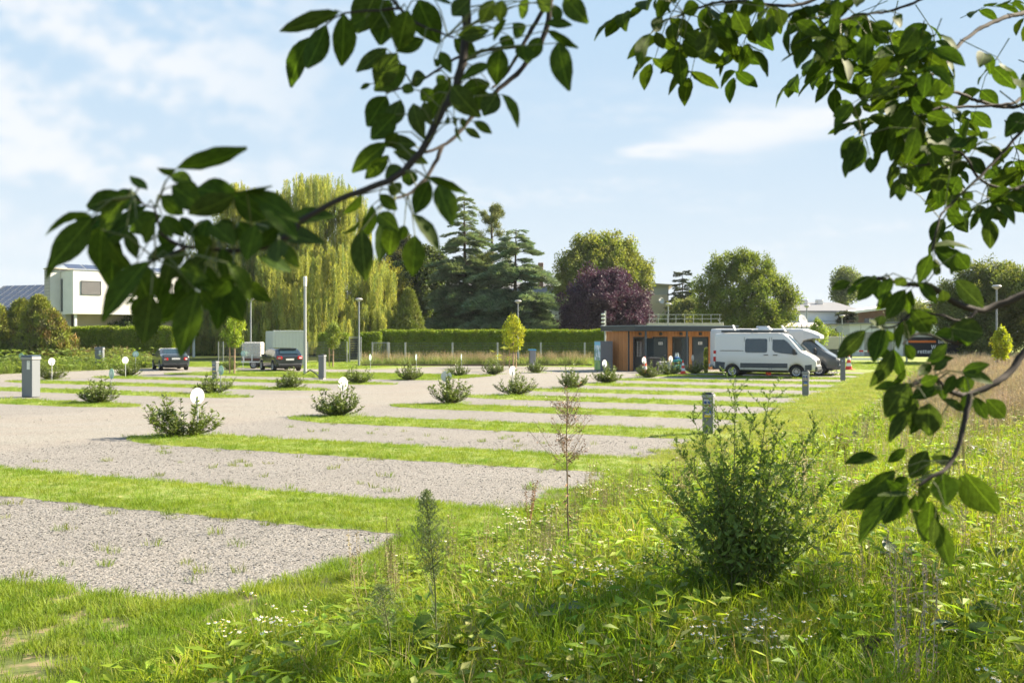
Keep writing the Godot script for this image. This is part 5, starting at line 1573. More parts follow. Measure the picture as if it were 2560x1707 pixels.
func round_sign(at: Vector3, hgt: float, yaw: float, green: bool, label: String, r := 0.19) -> void:
	var t := thing("round_sign", at, yaw, label, "sign", "round pitch number signs")
	var p := MB.new()
	p.box(Vector3(0, (hgt - 0.02) * 0.5, 0.02), Vector3(0.035, hgt - 0.02, 0.02), 0.003)
	part("post", p.mesh(), mat("sign post", lin(0.36, 0.38, 0.39), 0.5, {"metal": 0.4}), t)
	var d := MB.new()
	d.cyl(Vector3(0, hgt, 0.0), Vector3(0, hgt, 0.008), r, r, 28)
	part("disc", d.mesh(), mat("sign green", lin(0.34, 0.56, 0.46), 0.5) if green else mat("sign white", lin(0.66, 0.66, 0.645), 0.5), t)
	if green:
		var n := MB.new(); n.cyl(Vector3(0, hgt, 0.009), Vector3(0, hgt, 0.011), r * 0.55, r * 0.55, 20)
		part("number_field", n.mesh(), mat("sign number field", lin(0.55, 0.70, 0.62), 0.5), t)

func power_post(at: Vector3, yaw: float, h: float, w: float, sockets: bool, label: String) -> void:
	var t := thing("power_post", at, yaw, label, "power post", "power supply posts")
	var m := mat("post grey", lin(0.17, 0.18, 0.19), 0.45, {"metal": 0.2})
	var dk := mat("post cap", lin(0.025, 0.03, 0.035), 0.5)
	wbox("base_plate", t, mat("base concrete", lin(0.4, 0.36, 0.3), 0.9), Vector3(-w * 0.42, 0, -w * 0.42), Vector3(w * 0.42, 0.07, w * 0.42))
	wbox("column", t, m, Vector3(-w * 0.5, 0.07, -w * 0.4), Vector3(w * 0.5, h - 0.12, w * 0.4), 0.012)
	wbox("collar", t, mat("collar grey", lin(0.28, 0.285, 0.28), 0.5), Vector3(-w * 0.56, h - 0.12, -w * 0.46), Vector3(w * 0.56, h - 0.04, w * 0.46), 0.012)
	var c := MB.new()
	c.lathe([Vector2(0.0, 0.0), Vector2(0.71, 0.0), Vector2(0.72, 0.5), Vector2(0.6, 0.9), Vector2(0.0, 1.0)], 4, Vector3(0, h - 0.04, 0), Basis(Vector3.UP, PI / 4).scaled_local(Vector3(w * 0.92, 0.05, w * 0.8)))
	part("cap", c.mesh(), dk, t)
	if sockets:
		var pl := wbox("socket_panel", t, mat("panel light", lin(0.45, 0.45, 0.44), 0.5), Vector3(-w * 0.36, h - 0.36, w * 0.4), Vector3(w * 0.36, h - 0.15, w * 0.42), 0.004)
		for x in [-0.19, 0.19]:
			var s := MB.new()
			s.cyl(Vector3(x * w, 0.02, 0.0), Vector3(x * w, 0.035, 0.045), 0.03, 0.03, 12)
			part("socket", s.mesh(), mat("socket blue", lin(0.02, 0.06, 0.22), 0.4), pl)
			bpart("socket_flap", pl, mat("flap red", lin(0.3, 0.06, 0.05), 0.5), Vector3(x * w, -0.045, 0.012), Vector3(0.055, 0.03, 0.02), 0.004)
		wbox("label_blue", t, mat("label blue", lin(0.05, 0.12, 0.4), 0.5), Vector3(-w * 0.2, h - 0.48, w * 0.402), Vector3(w * 0.3, h - 0.42, w * 0.412))
		wbox("label_white", t, mat("panel light", lin(0.45, 0.45, 0.44), 0.5), Vector3(-w * 0.2, h - 0.515, w * 0.402), Vector3(w * 0.3, h - 0.485, w * 0.41))
		wbox("label_yellow", t, mat("label yellow", lin(0.62, 0.45, 0.03), 0.5), Vector3(-w * 0.3, h - 0.57, w * 0.402), Vector3(w * 0.3, h - 0.52, w * 0.412))
	else:
		wbox("service_panel", t, dk, Vector3(-w * 0.502, h * 0.1, -w * 0.3), Vector3(-w * 0.49, h - 0.15, -w * 0.02))
		var k := MB.new(); k.tube([Vector3(-w * 0.1, h - 0.3, w * 0.4), Vector3(-w * 0.1, h - 0.3, w * 0.4 + 0.06), Vector3(-w * 0.1, h - 0.36, w * 0.4 + 0.09)], [0.02, 0.02, 0.02], 8)
		part("tap", k.mesh(true), mat("chrome", Color.WHITE), t)

func cabinet(at: Vector3, yaw: float, h: float, w: float, label: String) -> void:
	var t := thing("supply_cabinet", at, yaw, label, "cabinet", "grey supply cabinets")
	var m := mat("cabinet grey", lin(0.18, 0.195, 0.21), 0.45, {"metal": 0.2})
	var dk := mat("cabinet lid", lin(0.06, 0.09, 0.13), 0.45)
	wbox("housing", t, m, Vector3(-w * 0.5, 0.02, -w * 0.4), Vector3(w * 0.5, h - 0.16, w * 0.4), 0.012)
	wbox("collar", t, mat("collar grey", Color.WHITE), Vector3(-w * 0.56, h - 0.16, -w * 0.46), Vector3(w * 0.56, h - 0.06, w * 0.46), 0.015)
	wbox("lid", t, dk, Vector3(-w * 0.54, h - 0.06, -w * 0.44), Vector3(w * 0.54, h, w * 0.44), 0.02)
	wbox("recess", t, mat("post cap", Color.WHITE), Vector3(-w * 0.503, 0.06, -w * 0.30), Vector3(-w * 0.49, h - 0.2, 0.02))
	wbox("notice", t, mat("paper", lin(0.75, 0.75, 0.73), 0.7), Vector3(w * 0.02, h - 0.52, w * 0.402), Vector3(w * 0.30, h - 0.20, w * 0.408))
	wbox("notice_dot", t, dk, Vector3(w * 0.13, h - 0.26, w * 0.409), Vector3(w * 0.18, h - 0.22, w * 0.412))
	for z in [-0.12, 0.06]:
		var k := MB.new(); k.cyl(Vector3(-w * 0.5, h - 0.38, z), Vector3(-w * 0.5 - 0.07, h - 0.38, z), 0.028, 0.028, 10)
		part("tap", k.mesh(), mat("chrome", Color.WHITE), t)

func cone(at: Vector3, h: float, label: String) -> void:
	var t := thing("traffic_cone", at, rnd(0, 1), label, "traffic cone", "red and white traffic cones")
	var red := mat("cone red", lin(0.62, 0.06, 0.035), 0.5)
	var wh := mat("cone white", lin(0.75, 0.74, 0.72), 0.5)
	wbox("foot", t, red, Vector3(-h * 0.27, 0, -h * 0.27), Vector3(h * 0.27, 0.04, h * 0.27), 0.01)
	for k in 5:
		var y0 := 0.04 + (h - 0.04) * k / 5.0
		var y1 := 0.04 + (h - 0.04) * (k + 1) / 5.0
		var m := MB.new()
		m.lathe([Vector2(lerpf(h * 0.2, 0.03, k / 5.0), y0), Vector2(lerpf(h * 0.2, 0.03, (k + 1) / 5.0), y1)] + ([Vector2(0, y1)] if k == 4 else []), 16)
		part("band", m.mesh(true), red if k % 2 == 0 else wh, t)

func letters(s: String, size: float, m: Material, parent: Node, at: Transform3D) -> void:
	var t := TextMesh.new()
	t.text = s; t.font_size = 64; t.pixel_size = size / 64.0; t.depth = 0.012
	var f := SystemFont.new(); f.font_names = PackedStringArray(["Droid Sans"]); f.font_weight = 700
	t.font = f
	part("lettering", t, m, parent, at)

func make_street_things() -> void:
	lamp_post(626, 744, 76, "street lamp in front of the willow, left of the white container")
	lamp_post(897, 745, 74, "street lamp in front of the hedge gate beside the willow")
	lamp_post(1295, 750, 76, "street lamp before the long hedge and the broad cedar")
	lamp_post(1671, 757, 86, "street lamp rising behind the wooden toilet block")
	lamp_post(2018, 762, 90, "street lamp before the factory, above the white van's bonnet")
	lamp_post(2106, 787, 96, "street lamp beside the narrow dark spruce")
	lamp_post(2325, 766, 95, "street lamp behind the walnut leaves over the black banner")
	lamp_post(2493, 712, 58, "tall street lamp in front of the large tree at right")
	# white camera pole
	var t := thing("white_pole", gx(762, 58.9), 0.0, "thick plain white grey pole right of the black hatchback", "pole")
	var pm := MB.new()
	pm.tube([Vector3.ZERO, Vector3(0, 5.2, 0)], [0.095, 0.075], 14)
	part("shaft", pm.mesh(true), mat("pole paint", lin(0.36, 0.375, 0.375), 0.45), t)
	var pc := MB.new()
	pc.lathe([Vector2(0.08, 5.2), Vector2(0.1, 5.22), Vector2(0.11, 5.72), Vector2(0.09, 5.78), Vector2(0, 5.79)], 14)
	part("cap", pc.mesh(true), mat("pole cap", lin(0.7, 0.7, 0.68), 0.45), t)
	# hose between pole and post
	var hm := MB.new()
	hm.tube([gx(764, 58.6) + Vector3(0, 0.1, 0), gx(775, 57) + Vector3(0, 0.32, 0), gx(788, 55) + Vector3(0, 0.22, 0), gx(800, 52.6) + Vector3(0, 0.05, 0)], [0.035, 0.035, 0.035, 0.035], 7)
	tag(part("supply_hose", hm.mesh(true), mat("black plastic", Color.WHITE), self), "grey hose bent from the white pole to the supply post", "hose")
	# camera mast
	t = thing("camera_mast", gx(1513, 82), 0.0, "slim pale mast with security cameras left of the toilet block", "mast")
	var mh := CH + (HOR - 777) / F * 82
	var mm := MB.new(); mm.tube([Vector3.ZERO, Vector3(0, mh, 0)], [0.09, 0.07], 8)
	part("pole", mm.mesh(true), mat("pole paint", Color.WHITE), t)
	for k in 4: bpart("camera", t, mat("camera white", lin(0.62, 0.62, 0.6), 0.5), Vector3(-0.18, mh - 0.3 - k * 0.32, 0.08), Vector3(0.3, 0.18, 0.2), 0.04)
	bpart("floodlight", t, mat("camera white", Color.WHITE), Vector3(0.28, mh - 1.75, 0.1), Vector3(0.4, 0.22, 0.25), 0.04)
	# posts and cabinets
	power_post(gp(1772, 1087), -0.42, 0.99, 0.25, true, "grey power post with blue sockets beside the tall mugwort plant")
	power_post(gp(2015, 992), -0.42, 0.99, 0.24, true, "grey power post on the mown grass before the white van")
	power_post(gp(538, 950), -0.5, 1.0, 0.28, true, "grey power post behind a laurel bush before the dark cars")
	power_post(gp(805, 948), -0.3, 1.3, 0.32, false, "tall grey supply post joined by a hose to the white pole")
	power_post(gp(2108, 953), -0.3, 1.36, 0.24, false, "tall grey supply post at the end of the van's pitch")
	cabinet(gp(76, 993), -0.35, 1.57, 0.5, "large grey supply cabinet at the left edge of the pitches")
	cabinet(gp(248, 921.5), 0.1, 1.48, 0.52, "grey supply cabinet in front of wild herbs, left of the sedan")
	# ticket machine, info board
	t = thing("ticket_machine", gx(1331, 69), 0.2, "slim grey ticket machine with blue top in front of the hedge", "ticket machine")
	wbox("housing", t, mat("machine grey", lin(0.24, 0.24, 0.245), 0.5), Vector3(-0.2, 0, -0.2), Vector3(0.2, 1.24, 0.2), 0.01)
	wbox("roof", t, mat("machine blue", lin(0.08, 0.3, 0.5), 0.5), Vector3(-0.26, 1.24, -0.24), Vector3(0.22, 1.32, 0.24), 0.01)
	wbox("screen_panel", t, mat("map print dark", lin(0.12, 0.14, 0.1), 0.5), Vector3(-0.215, 0.3, -0.16), Vector3(-0.2, 1.2, 0.16))
	make_info_board()
	# cones, bin, water station, bench around the toilet block
	cone(gx(1612, 60.5), 1.02, "red and white traffic cone by the first toilet door, behind a sign")
	cone(gx(1708, 59.0), 0.82, "red and white traffic cone between two laurel bushes")
	cone(gx(2123, 66), 1.1, "red and white traffic cone by the barrier behind the supply post")
	t = thing("waste_bin", gx(1633, 61.6), 0.2, "dark wheeled bin in front of the toilet doors", "bin")
	var bm := MB.new()
	bm.lathe([Vector2(0.36, 0.08), Vector2(0.46, 0.85), Vector2(0.0, 0.86)], 4, Vector3.ZERO, Basis(Vector3.UP, PI / 4))
	part("tub", bm.mesh(), mat("bin plastic", lin(0.05, 0.055, 0.06), 0.5), t)
	wbox("lid", t, mat("bin plastic", Color.WHITE), Vector3(-0.36, 0.86, -0.36), Vector3(0.36, 0.93, 0.38), 0.02)
	for x in [-0.26, 0.26]:
		var k := MB.new(); k.cyl(Vector3(x - 0.04, 0.09, -0.3), Vector3(x + 0.04, 0.09, -0.3), 0.09, 0.09, 12)
		part("wheel", k.mesh(), mat("tyre rubber", Color.WHITE), t)
	t = thing("white_trough", gx(1657, 61.5), 0.35, "low white concrete trough beside the dark bin", "trough")
	wbox("body", t, mat("trough white", lin(0.42, 0.425, 0.43), 0.6), Vector3(-0.35, 0, -0.3), Vector3(0.4, 0.62, 0.3), 0.04)
	wbox("rim", t, mat("trough white", Color.WHITE), Vector3(-0.39, 0.62, -0.34), Vector3(0.44, 0.68, 0.34), 0.02)
	t = thing("cleaning_trolley", gx(1693, 61), 0.3, "turquoise cleaning trolley with bottles beside the canopy post", "trolley")
	var teal := mat("teal plastic", lin(0.02, 0.26, 0.27), 0.45)
	wbox("lower_bin", t, teal, Vector3(-0.2, 0.12, -0.18), Vector3(0.2, 0.5, 0.18), 0.03)
	wbox("upper_tray", t, teal, Vector3(-0.23, 0.66, -0.2), Vector3(0.23, 0.82, 0.2), 0.02)
	wbox("front_sack", t, mat("blue sack", lin(0.03, 0.13, 0.35), 0.6), Vector3(-0.15, 0.83, -0.14), Vector3(0.15, 0.98, 0.14), 0.04)
	for x in [-0.2, 0.18]: wbox("frame_bar", t, mat("bin plastic", Color.WHITE), Vector3(x, 0.1, -0.02), Vector3(x + 0.03, 0.95, 0.02))
	for x in [-0.08, 0.06]:
		var k := MB.new(); k.lathe([Vector2(0.05, 0.98), Vector2(0.05, 1.12), Vector2(0.02, 1.17), Vector2(0.02, 1.25), Vector2(0, 1.25)], 10, Vector3(x, 0, 0))
		part("bottle", k.mesh(true), mat("bottle white", lin(0.6, 0.68, 0.66), 0.4), t)
	for x in [-0.16, 0.16]:
		var k := MB.new(); k.cyl(Vector3(x - 0.02, 0.06, 0.1), Vector3(x + 0.02, 0.06, 0.1), 0.06, 0.06, 10)
		part("castor", k.mesh(), mat("tyre rubber", Color.WHITE), t)
	# tall thin columnar plant at the last toilet door
	var sw := Swarm.new()
	var sp := sprig(22, 0.09, 0.1, 0.04, 1.2)
	t = thing("columnar_plant", gx(1765, 60.5), 0.0, "thin yellow green columnar plant before the last toilet door", "plant")
	for i in 70: sw.put(Transform3D(Basis(Vector3.UP, rnd(0, TAU)), Vector3(rnd(-.06, .06), rnd(0.05, 1.5), rnd(-.06, .06))), tint(Color(0.32, 0.36, 0.06), 0.3))
	swarm("foliage", sw, sp, leaf_mat("young leaves", 0.95), t)
	# folding chairs and things at the motorhome
	for k in 2:
		t = thing("folding_chair", gx([2083, 2103][k], [57.0, 58.5][k]), [0.5, -0.4][k], ["white folding chair in front of the motorhome, left one", "white folding chair in front of the motorhome, right one"][k], "chair", "white folding chairs")
		var cm := mat("chair frame white", lin(0.66, 0.66, 0.66), 0.4)
		wbox("seat", t, cm, Vector3(-0.24, 0.42, -0.22), Vector3(0.24, 0.45, 0.22), 0.008)
		wbox("backrest", t, cm, Vector3(-0.24, 0.62, -0.27), Vector3(0.24, 0.98, -0.24), 0.008)
		for x in [-0.22, 0.22]:
			var l1 := MB.new(); l1.tube([Vector3(x, 0, 0.24), Vector3(x, 0.44, 0.0), Vector3(x, 1.0, -0.28)], [0.014, 0.014, 0.014], 6)
			part("leg", l1.mesh(true), cm, t)
			var l2 := MB.new(); l2.tube([Vector3(x, 0, -0.26), Vector3(x, 0.44, 0.2)], [0.014, 0.014], 6)
			part("leg", l2.mesh(true), cm, t)
	t = thing("red_bucket", gx(1922, 57.5), 0.0, "orange red bucket standing under the van", "bucket")
	var rb := MB.new(); rb.lathe([Vector2(0.13, 0.0), Vector2(0.19, 0.28), Vector2(0.175, 0.28), Vector2(0.12, 0.02), Vector2(0, 0.02)], 16)
	part("bowl", rb.mesh(true), mat("bucket red", lin(0.6, 0.1, 0.03), 0.4), t)
	var rh := MB.new(); rh.tube([Vector3(-0.18, 0.27, 0), Vector3(-0.12, 0.38, 0), Vector3(0.12, 0.38, 0), Vector3(0.18, 0.27, 0)], [0.008, 0.008, 0.008, 0.008], 5)
	part("handle", rh.mesh(true), mat("black plastic", Color.WHITE), t)
	# red and white barriers
	for k in 2:
		var a := [gx(2120, 66) + Vector3(0, 1.0 - 0.28, 0), gx(2095, 84) + Vector3(0, 0.95, 0)][k] as Vector3
		var L := [2.6, 3.6][k] as float
		t = thing("barrier_rail", a, [0.12, 0.0][k], ["narrow pale barrier plank behind the tall supply post", "red and white striped barrier bar across the exit road"][k], "barrier", "road barriers")
		var n := 10 if k == 1 else 1
		for i in n:
			var m := mat("cone red", Color.WHITE) if (i % 2 == 1) else mat("cone white", Color.WHITE)
			wbox("stripe" if k == 1 else "plank", t, m, Vector3(L * i / n, -0.07, -0.02), Vector3(L * (i + 1) / n, 0.07, 0.02), 0.004)
		for x in [0.15, L - 0.2]:
			wbox("leg", t, mat("pole paint", Color.WHITE), Vector3(x, -a.y, -0.065), Vector3(x + 0.06, 0.05, -0.021))
	# black advertising banner in a white frame
	var c0 := gx(2268, 84)
	t = thing("banner_frame", c0, 0.0, "black advertising banner with orange stripe in a white steel frame", "banner")
	var W := (2436 - 2268) / F * 84
	for x in [0.0, W * 0.5, W]:
		wbox("post", t, mat("pole paint", Color.WHITE), Vector3(x - 0.06, 0, -0.06), Vector3(x + 0.06, 2.15, 0.06), 0.006)
	wbox("top_bar", t, mat("pole paint", Color.WHITE), Vector3(-0.06, 2.15, -0.06), Vector3(W + 0.06, 2.24, 0.06), 0.006)
	var sh := wbox("banner_sheet", t, mat("banner black", lin(0.012, 0.014, 0.018), 0.5), Vector3(0.1, 0.45, 0.062), Vector3(W - 0.07, 2.12, 0.075))
	wbox("orange_stripe", sh, mat("banner orange", lin(0.75, 0.17, 0.02), 0.5), Vector3(-W * 0.5 + 0.1, 0.38, 0.008), Vector3(-0.42, 0.56, 0.012))
	wbox("orange_stripe", sh, mat("banner orange", Color.WHITE), Vector3(1.35, 0.38, 0.008), Vector3(W * 0.5 - 0.1, 0.56, 0.012))
	var lw := mat("banner letters", lin(0.72, 0.72, 0.72), 0.5)
	letters("berne", 0.42, lw, sh, Transform3D(Basis(), Vector3(0.35, 0.45, 0.012)))
	letters("W", 0.45, lw, sh, Transform3D(Basis(), Vector3(-0.62, 0.0, 0.012)))
	letters("rettet", 0.45, lw, sh, Transform3D(Basis(), Vector3(-1.35, -0.38, 0.012)))
	# round blue-grey road sign seen from behind by the exit
	t = thing("road_sign", gx(2100, 92), 0.1, "grey back of a round road sign near the exit lamp", "sign")
	var rp := MB.new(); rp.tube([Vector3.ZERO, Vector3(0, 3.2, 0)], [0.04, 0.04], 8)
	part("post", rp.mesh(true), mat("pole paint", Color.WHITE), t)
	var rd := MB.new(); rd.cyl(Vector3(0, 2.85, 0.045), Vector3(0, 2.85, 0.055), 0.33, 0.33, 24)
	part("disc", rd.mesh(), mat("sign back", lin(0.33, 0.35, 0.36), 0.5), t)
	# wooden end beam of the planting bed
	tag(wbox("bed_edging", self, mat("old wood", lin(0.16, 0.12, 0.08), 0.9), gx(905, 74) + Vector3(0, 0, 0), gx(1480, 74) + Vector3(0, 0.14, -0.08)), "long low timber edging along the planting bed", "edging")
	# signs of the left rows, seen from both sides
	for q in [[278, 999, 0.93, -0.75, true, "pale green round sign behind the nearest left bush"], [552, 984, 0.93, -0.75, true, "pale green round sign between power post and laurel bush"], [128, 950, 0.95, 1.0, false, "white round sign over the bush right of the large cabinet"], [312, 944, 0.95, 0.95, false, "white round sign over the bush before the grey cabinet"], [338, 928, 1.1, 0.2, true, "pale green round sign left of the dark sedan"], [52, 926, 0.95, -0.2, true, "pale green round sign behind the large cabinet at left edge"], [607, 922, 1.05, -0.4, true, "pale green oval sign beside the young staked tree"],
		[925, 936, 1.0, 1.40, true, "thin edge-on green sign right of the tall supply post"], [1040, 932, 0.95, 1.44, true, "thin edge-on green sign behind the bush in front of the bed"], [1153, 931, 0.95, 1.48, true, "thin edge-on green sign over the double bush"], [1244, 929, 0.95, 1.5, true, "thin edge-on green sign beside the palm like plant"]]:
		round_sign(gp(q[0], q[1]), q[2], q[3], q[4], q[5])

func make_info_board() -> void:
	var t := thing("info_board", gx(1502, 64.2), 0.30, "grey information pillar with blue and green map print on its side", "information board")
	wbox("slab", t, mat("board grey", lin(0.16, 0.165, 0.175), 0.5), Vector3(0, 0.02, -1.1), Vector3(0.84, 1.92, 0), 0.01)
	var im := noise_img(128, FastNoiseLite.TYPE_CELLULAR, 0.06, 1, 3, 0)
	var pr := tex(128, func(x, y):
		var v: float = y / 128.0
		var c := Color(0.2, 0.5, 0.68) if v < 0.12 else (Color(0.42, 0.58, 0.68) if v < 0.45 else (Color(0.4, 0.52, 0.5) if v < 0.66 else Color(0.16, 0.36, 0.12)))
		var k: float = im.get_pixel(x, y).r
		if v > 0.12 and v < 0.66 and k > 0.68: c = Color(0.2, 0.35, 0.3)
		elif v > 0.12 and v < 0.66 and k < 0.3: c = Color(0.75, 0.8, 0.82)
		elif v > 0.66 and k > 0.6: c = Color(0.3, 0.45, 0.16)
		return c.linear_to_srgb())
	var mb := MB.new()
	mb.face(Vector3(-0.006, 0.06, -1.06), Vector3(-0.006, 0.06, -0.04), Vector3(-0.006, 1.88, -0.04), Vector3(-0.006, 1.88, -1.06))
	part("map_print", mb.mesh(), mat("map print", Color.WHITE, 0.5, {"tex": pr}), t)

# ------------------------------------------------------------------ laurel bushes along the drive
func bush_meshes(sd: int) -> Array:
	rng.seed = sd
	var lf := MB.new()
	var wd := MB.new()
	for i in 78:
		var a := rnd(0, TAU)
		if nz.get_noise_2d(cos(a) * 1.6 + sd, sin(a) * 1.6) < -0.22: continue      # gaps, so that no bush is an even dome
		var out := pow(rng.randf(), 0.7)
		var h := rnd(0.45, 1.0) * (1.05 - 0.42 * out * out) * (1.0 + nz.get_noise_2d(cos(a) * 1.2 + sd * 3, sin(a) * 1.2) * 0.9)
		var base := Vector3(cos(a), 0, sin(a)) * 0.12 * out
		var top := Vector3(cos(a) * out * 0.78, h * 0.92, sin(a) * out * 0.78)
		var mid := base.lerp(top, 0.5) + Vector3(cos(a), 0, sin(a)) * 0.14 * out - Vector3(0, h * 0.06, 0)
		wd.tube([base, mid, top], [0.009, 0.006, 0.003], 4, false)
		for k in 34:
			var u := rnd(0.12, 1.0)
			var p := base.lerp(mid, u * 2.0) if u < 0.5 else mid.lerp(top, u * 2.0 - 1.0)
			var la := rnd(0, TAU)
			var d := (Vector3(cos(la), rnd(-0.15, 0.9), sin(la)) + (top - base) * 0.4).normalized()
			lf.col = Color.WHITE * rnd(0.6, 1.2)
			if rng.randf() < 0.10: lf.col = Color(1.7, 1.5, 0.9)
			lf.leaf(p, d, (Vector3.UP + rdir() * 0.6).normalized(), rnd(0.08, 0.14), rnd(0.034, 0.052), 0.15)
	return [wd.mesh(true), lf.mesh()]

func make_bushes() -> void:
	var vars := []
	for k in 7: vars.append(bush_meshes(101 + 57 * k))
	rng.seed = 55
	var lm := mat("laurel leaves", lin(0.165, 0.215, 0.045), 0.4, {"vc": true, "back": lin(0.55, 0.6, 0.25), "spec": 0.5})
	var grass := tuft(60, 0.5, 0.05, 0.16, 0.006, 0.9)
	# px x of the foot, px y of the foot, scale across, scale up, sign px x or 0, sign yaw, label
	var ord := ["nearest", "second", "third", "fourth", "fifth", "sixth", "seventh", "eighth", "last"]
	var R := [[458, 1092, 1.15, 0.95, 488, 0.93], [846, 1040, 1.05, 1.0, 855, 0.93], [1122, 1010, 1.12, 1.0, 1115, 0.3], [1288, 987, 1.1, 0.88, 1281, 0.85], [1428, 972, 0.95, 1.02, 0, 0.0], [1520, 957, 1.15, 1.0, 1512, 0.85], [1623, 943.5, 1.05, 0.95, 1611, 0.8], [1676, 938, 1.05, 0.95, 1678, 0.75], [1737, 934, 0.85, 0.85, 1733, 1.0]]
	for k in R.size():
		var q: Array = R[k]
		bush(gp(q[0], q[1]), vars[k % 7], lm, grass, q[2], q[3], "%s laurel bush along the right side of the gravel drive" % ord[k])
		if q[4]:
			var p := gp(q[0], q[1])
			p.x = (q[4] - 1280.0) / F * -p.z
			round_sign(p + Vector3(0, 0, -0.12), 0.93, q[5], false, "white round sign above the %s laurel bush on the right of the drive" % ord[k])
	var Lr := [[245, 1009, 1.15, 0.95, "laurel bush nearest the large grey cabinet"], [533, 984, 1.1, 0.9, "laurel bush in front of the small power post, left of drive"], [722, 972, 1.0, 0.85, "laurel bush standing between hatchback and drive"], [893, 959, 1.1, 0.9, "laurel bush right of the tall supply post"], [1023, 950, 1.0, 0.95, "laurel bush in front of the end of the planting bed"], [1150, 941, 0.8, 0.85, "laurel bush with a smaller twin, before the bed"], [1122, 938, 0.5, 0.5, "smallest laurel bush, left twin before the bed"], [1232, 936, 1.05, 0.95, "laurel bush beside the yellow palm like plant"], [1342, 932, 0.95, 0.9, "laurel bush in front of the ticket machine"],
		[125, 949, 1.1, 0.95, "laurel bush just right of the large grey cabinet"], [320, 941, 1.05, 1.0, "laurel bush in front of the left grey cabinet meadow"], [40, 929, 1.2, 0.9, "flowering laurel bush at the left edge behind the cabinet"], [575, 925, 0.9, 0.9, "dark laurel bush behind the young staked tree"]]
	for k in Lr.size():
		var q: Array = Lr[k]
		bush(gp(q[0], q[1]), vars[(k + 5) % 7], lm, grass, q[2], q[3], q[4])
	# palm like plant
	var t := thing("palm_plant", gx(1256, 63), 0.0, "yellow green fan palm beside the lime yellow young tree", "palm")
	var mb := MB.new()
	var st_ := MB.new()
	for i in 11:
		var a := rnd(0, TAU)
		var o := Vector3(cos(a) * rnd(0.15, 0.5), rnd(0.7, 1.5), sin(a) * rnd(0.15, 0.5))
		st_.tube([Vector3.ZERO, o * Vector3(0.4, 0.6, 0.4), o], [0.02, 0.014, 0.01], 5, false)
		for k in 14:
			var fa := -1.2 + 2.4 * k / 13.0
			mb.col = Color.WHITE * rnd(0.8, 1.2)
			mb.leaf(o, (Vector3(cos(a + fa), 0.5 - absf(fa) * 0.3, sin(a + fa))).normalized(), (Vector3.UP + rdir() * 0.2).normalized(), rnd(0.3, 0.42), 0.045, 0.1)
	part("stem", st_.mesh(true), mat("palm stem", lin(0.2, 0.16, 0.08), 0.8), t)
	part("fronds", mb.mesh(), mat("palm leaves", lin(0.40, 0.43, 0.05), 0.5, {"vc": true, "back": lin(0.8, 0.8, 0.3)}), t)

func bush(at: Vector3, m: Array, lm: Material, grass: Mesh, sx: float, sy: float, label: String) -> void:
	var t := thing("laurel_bush", at, rnd(0, TAU), label, "bush", "laurel bushes at the pitch ends")
	var tr := Transform3D(Basis.from_scale(Vector3(sx, sy, sx)), Vector3.ZERO)
	part("stems", m[0], mat("bush stems", lin(0.07, 0.055, 0.03), 0.9), t, tr)
	var f := part("foliage", m[1], lm, t, tr)
	f.set_meta("kind", "stuff")
	var sw := Swarm.new()
	for i in 9: sw.put(Transform3D(Basis(Vector3.UP, rnd(0, TAU)) * Basis.from_scale(Vector3.ONE * rnd(0.6, 1.0)), Vector3(rnd(-.5, .5), 0.02, rnd(-.5, .5))), tint(Color(0.22, 0.35, 0.03), 0.2))
	swarm("grass_skirt", sw, grass, mat("grass blades", Color.WHITE), t)

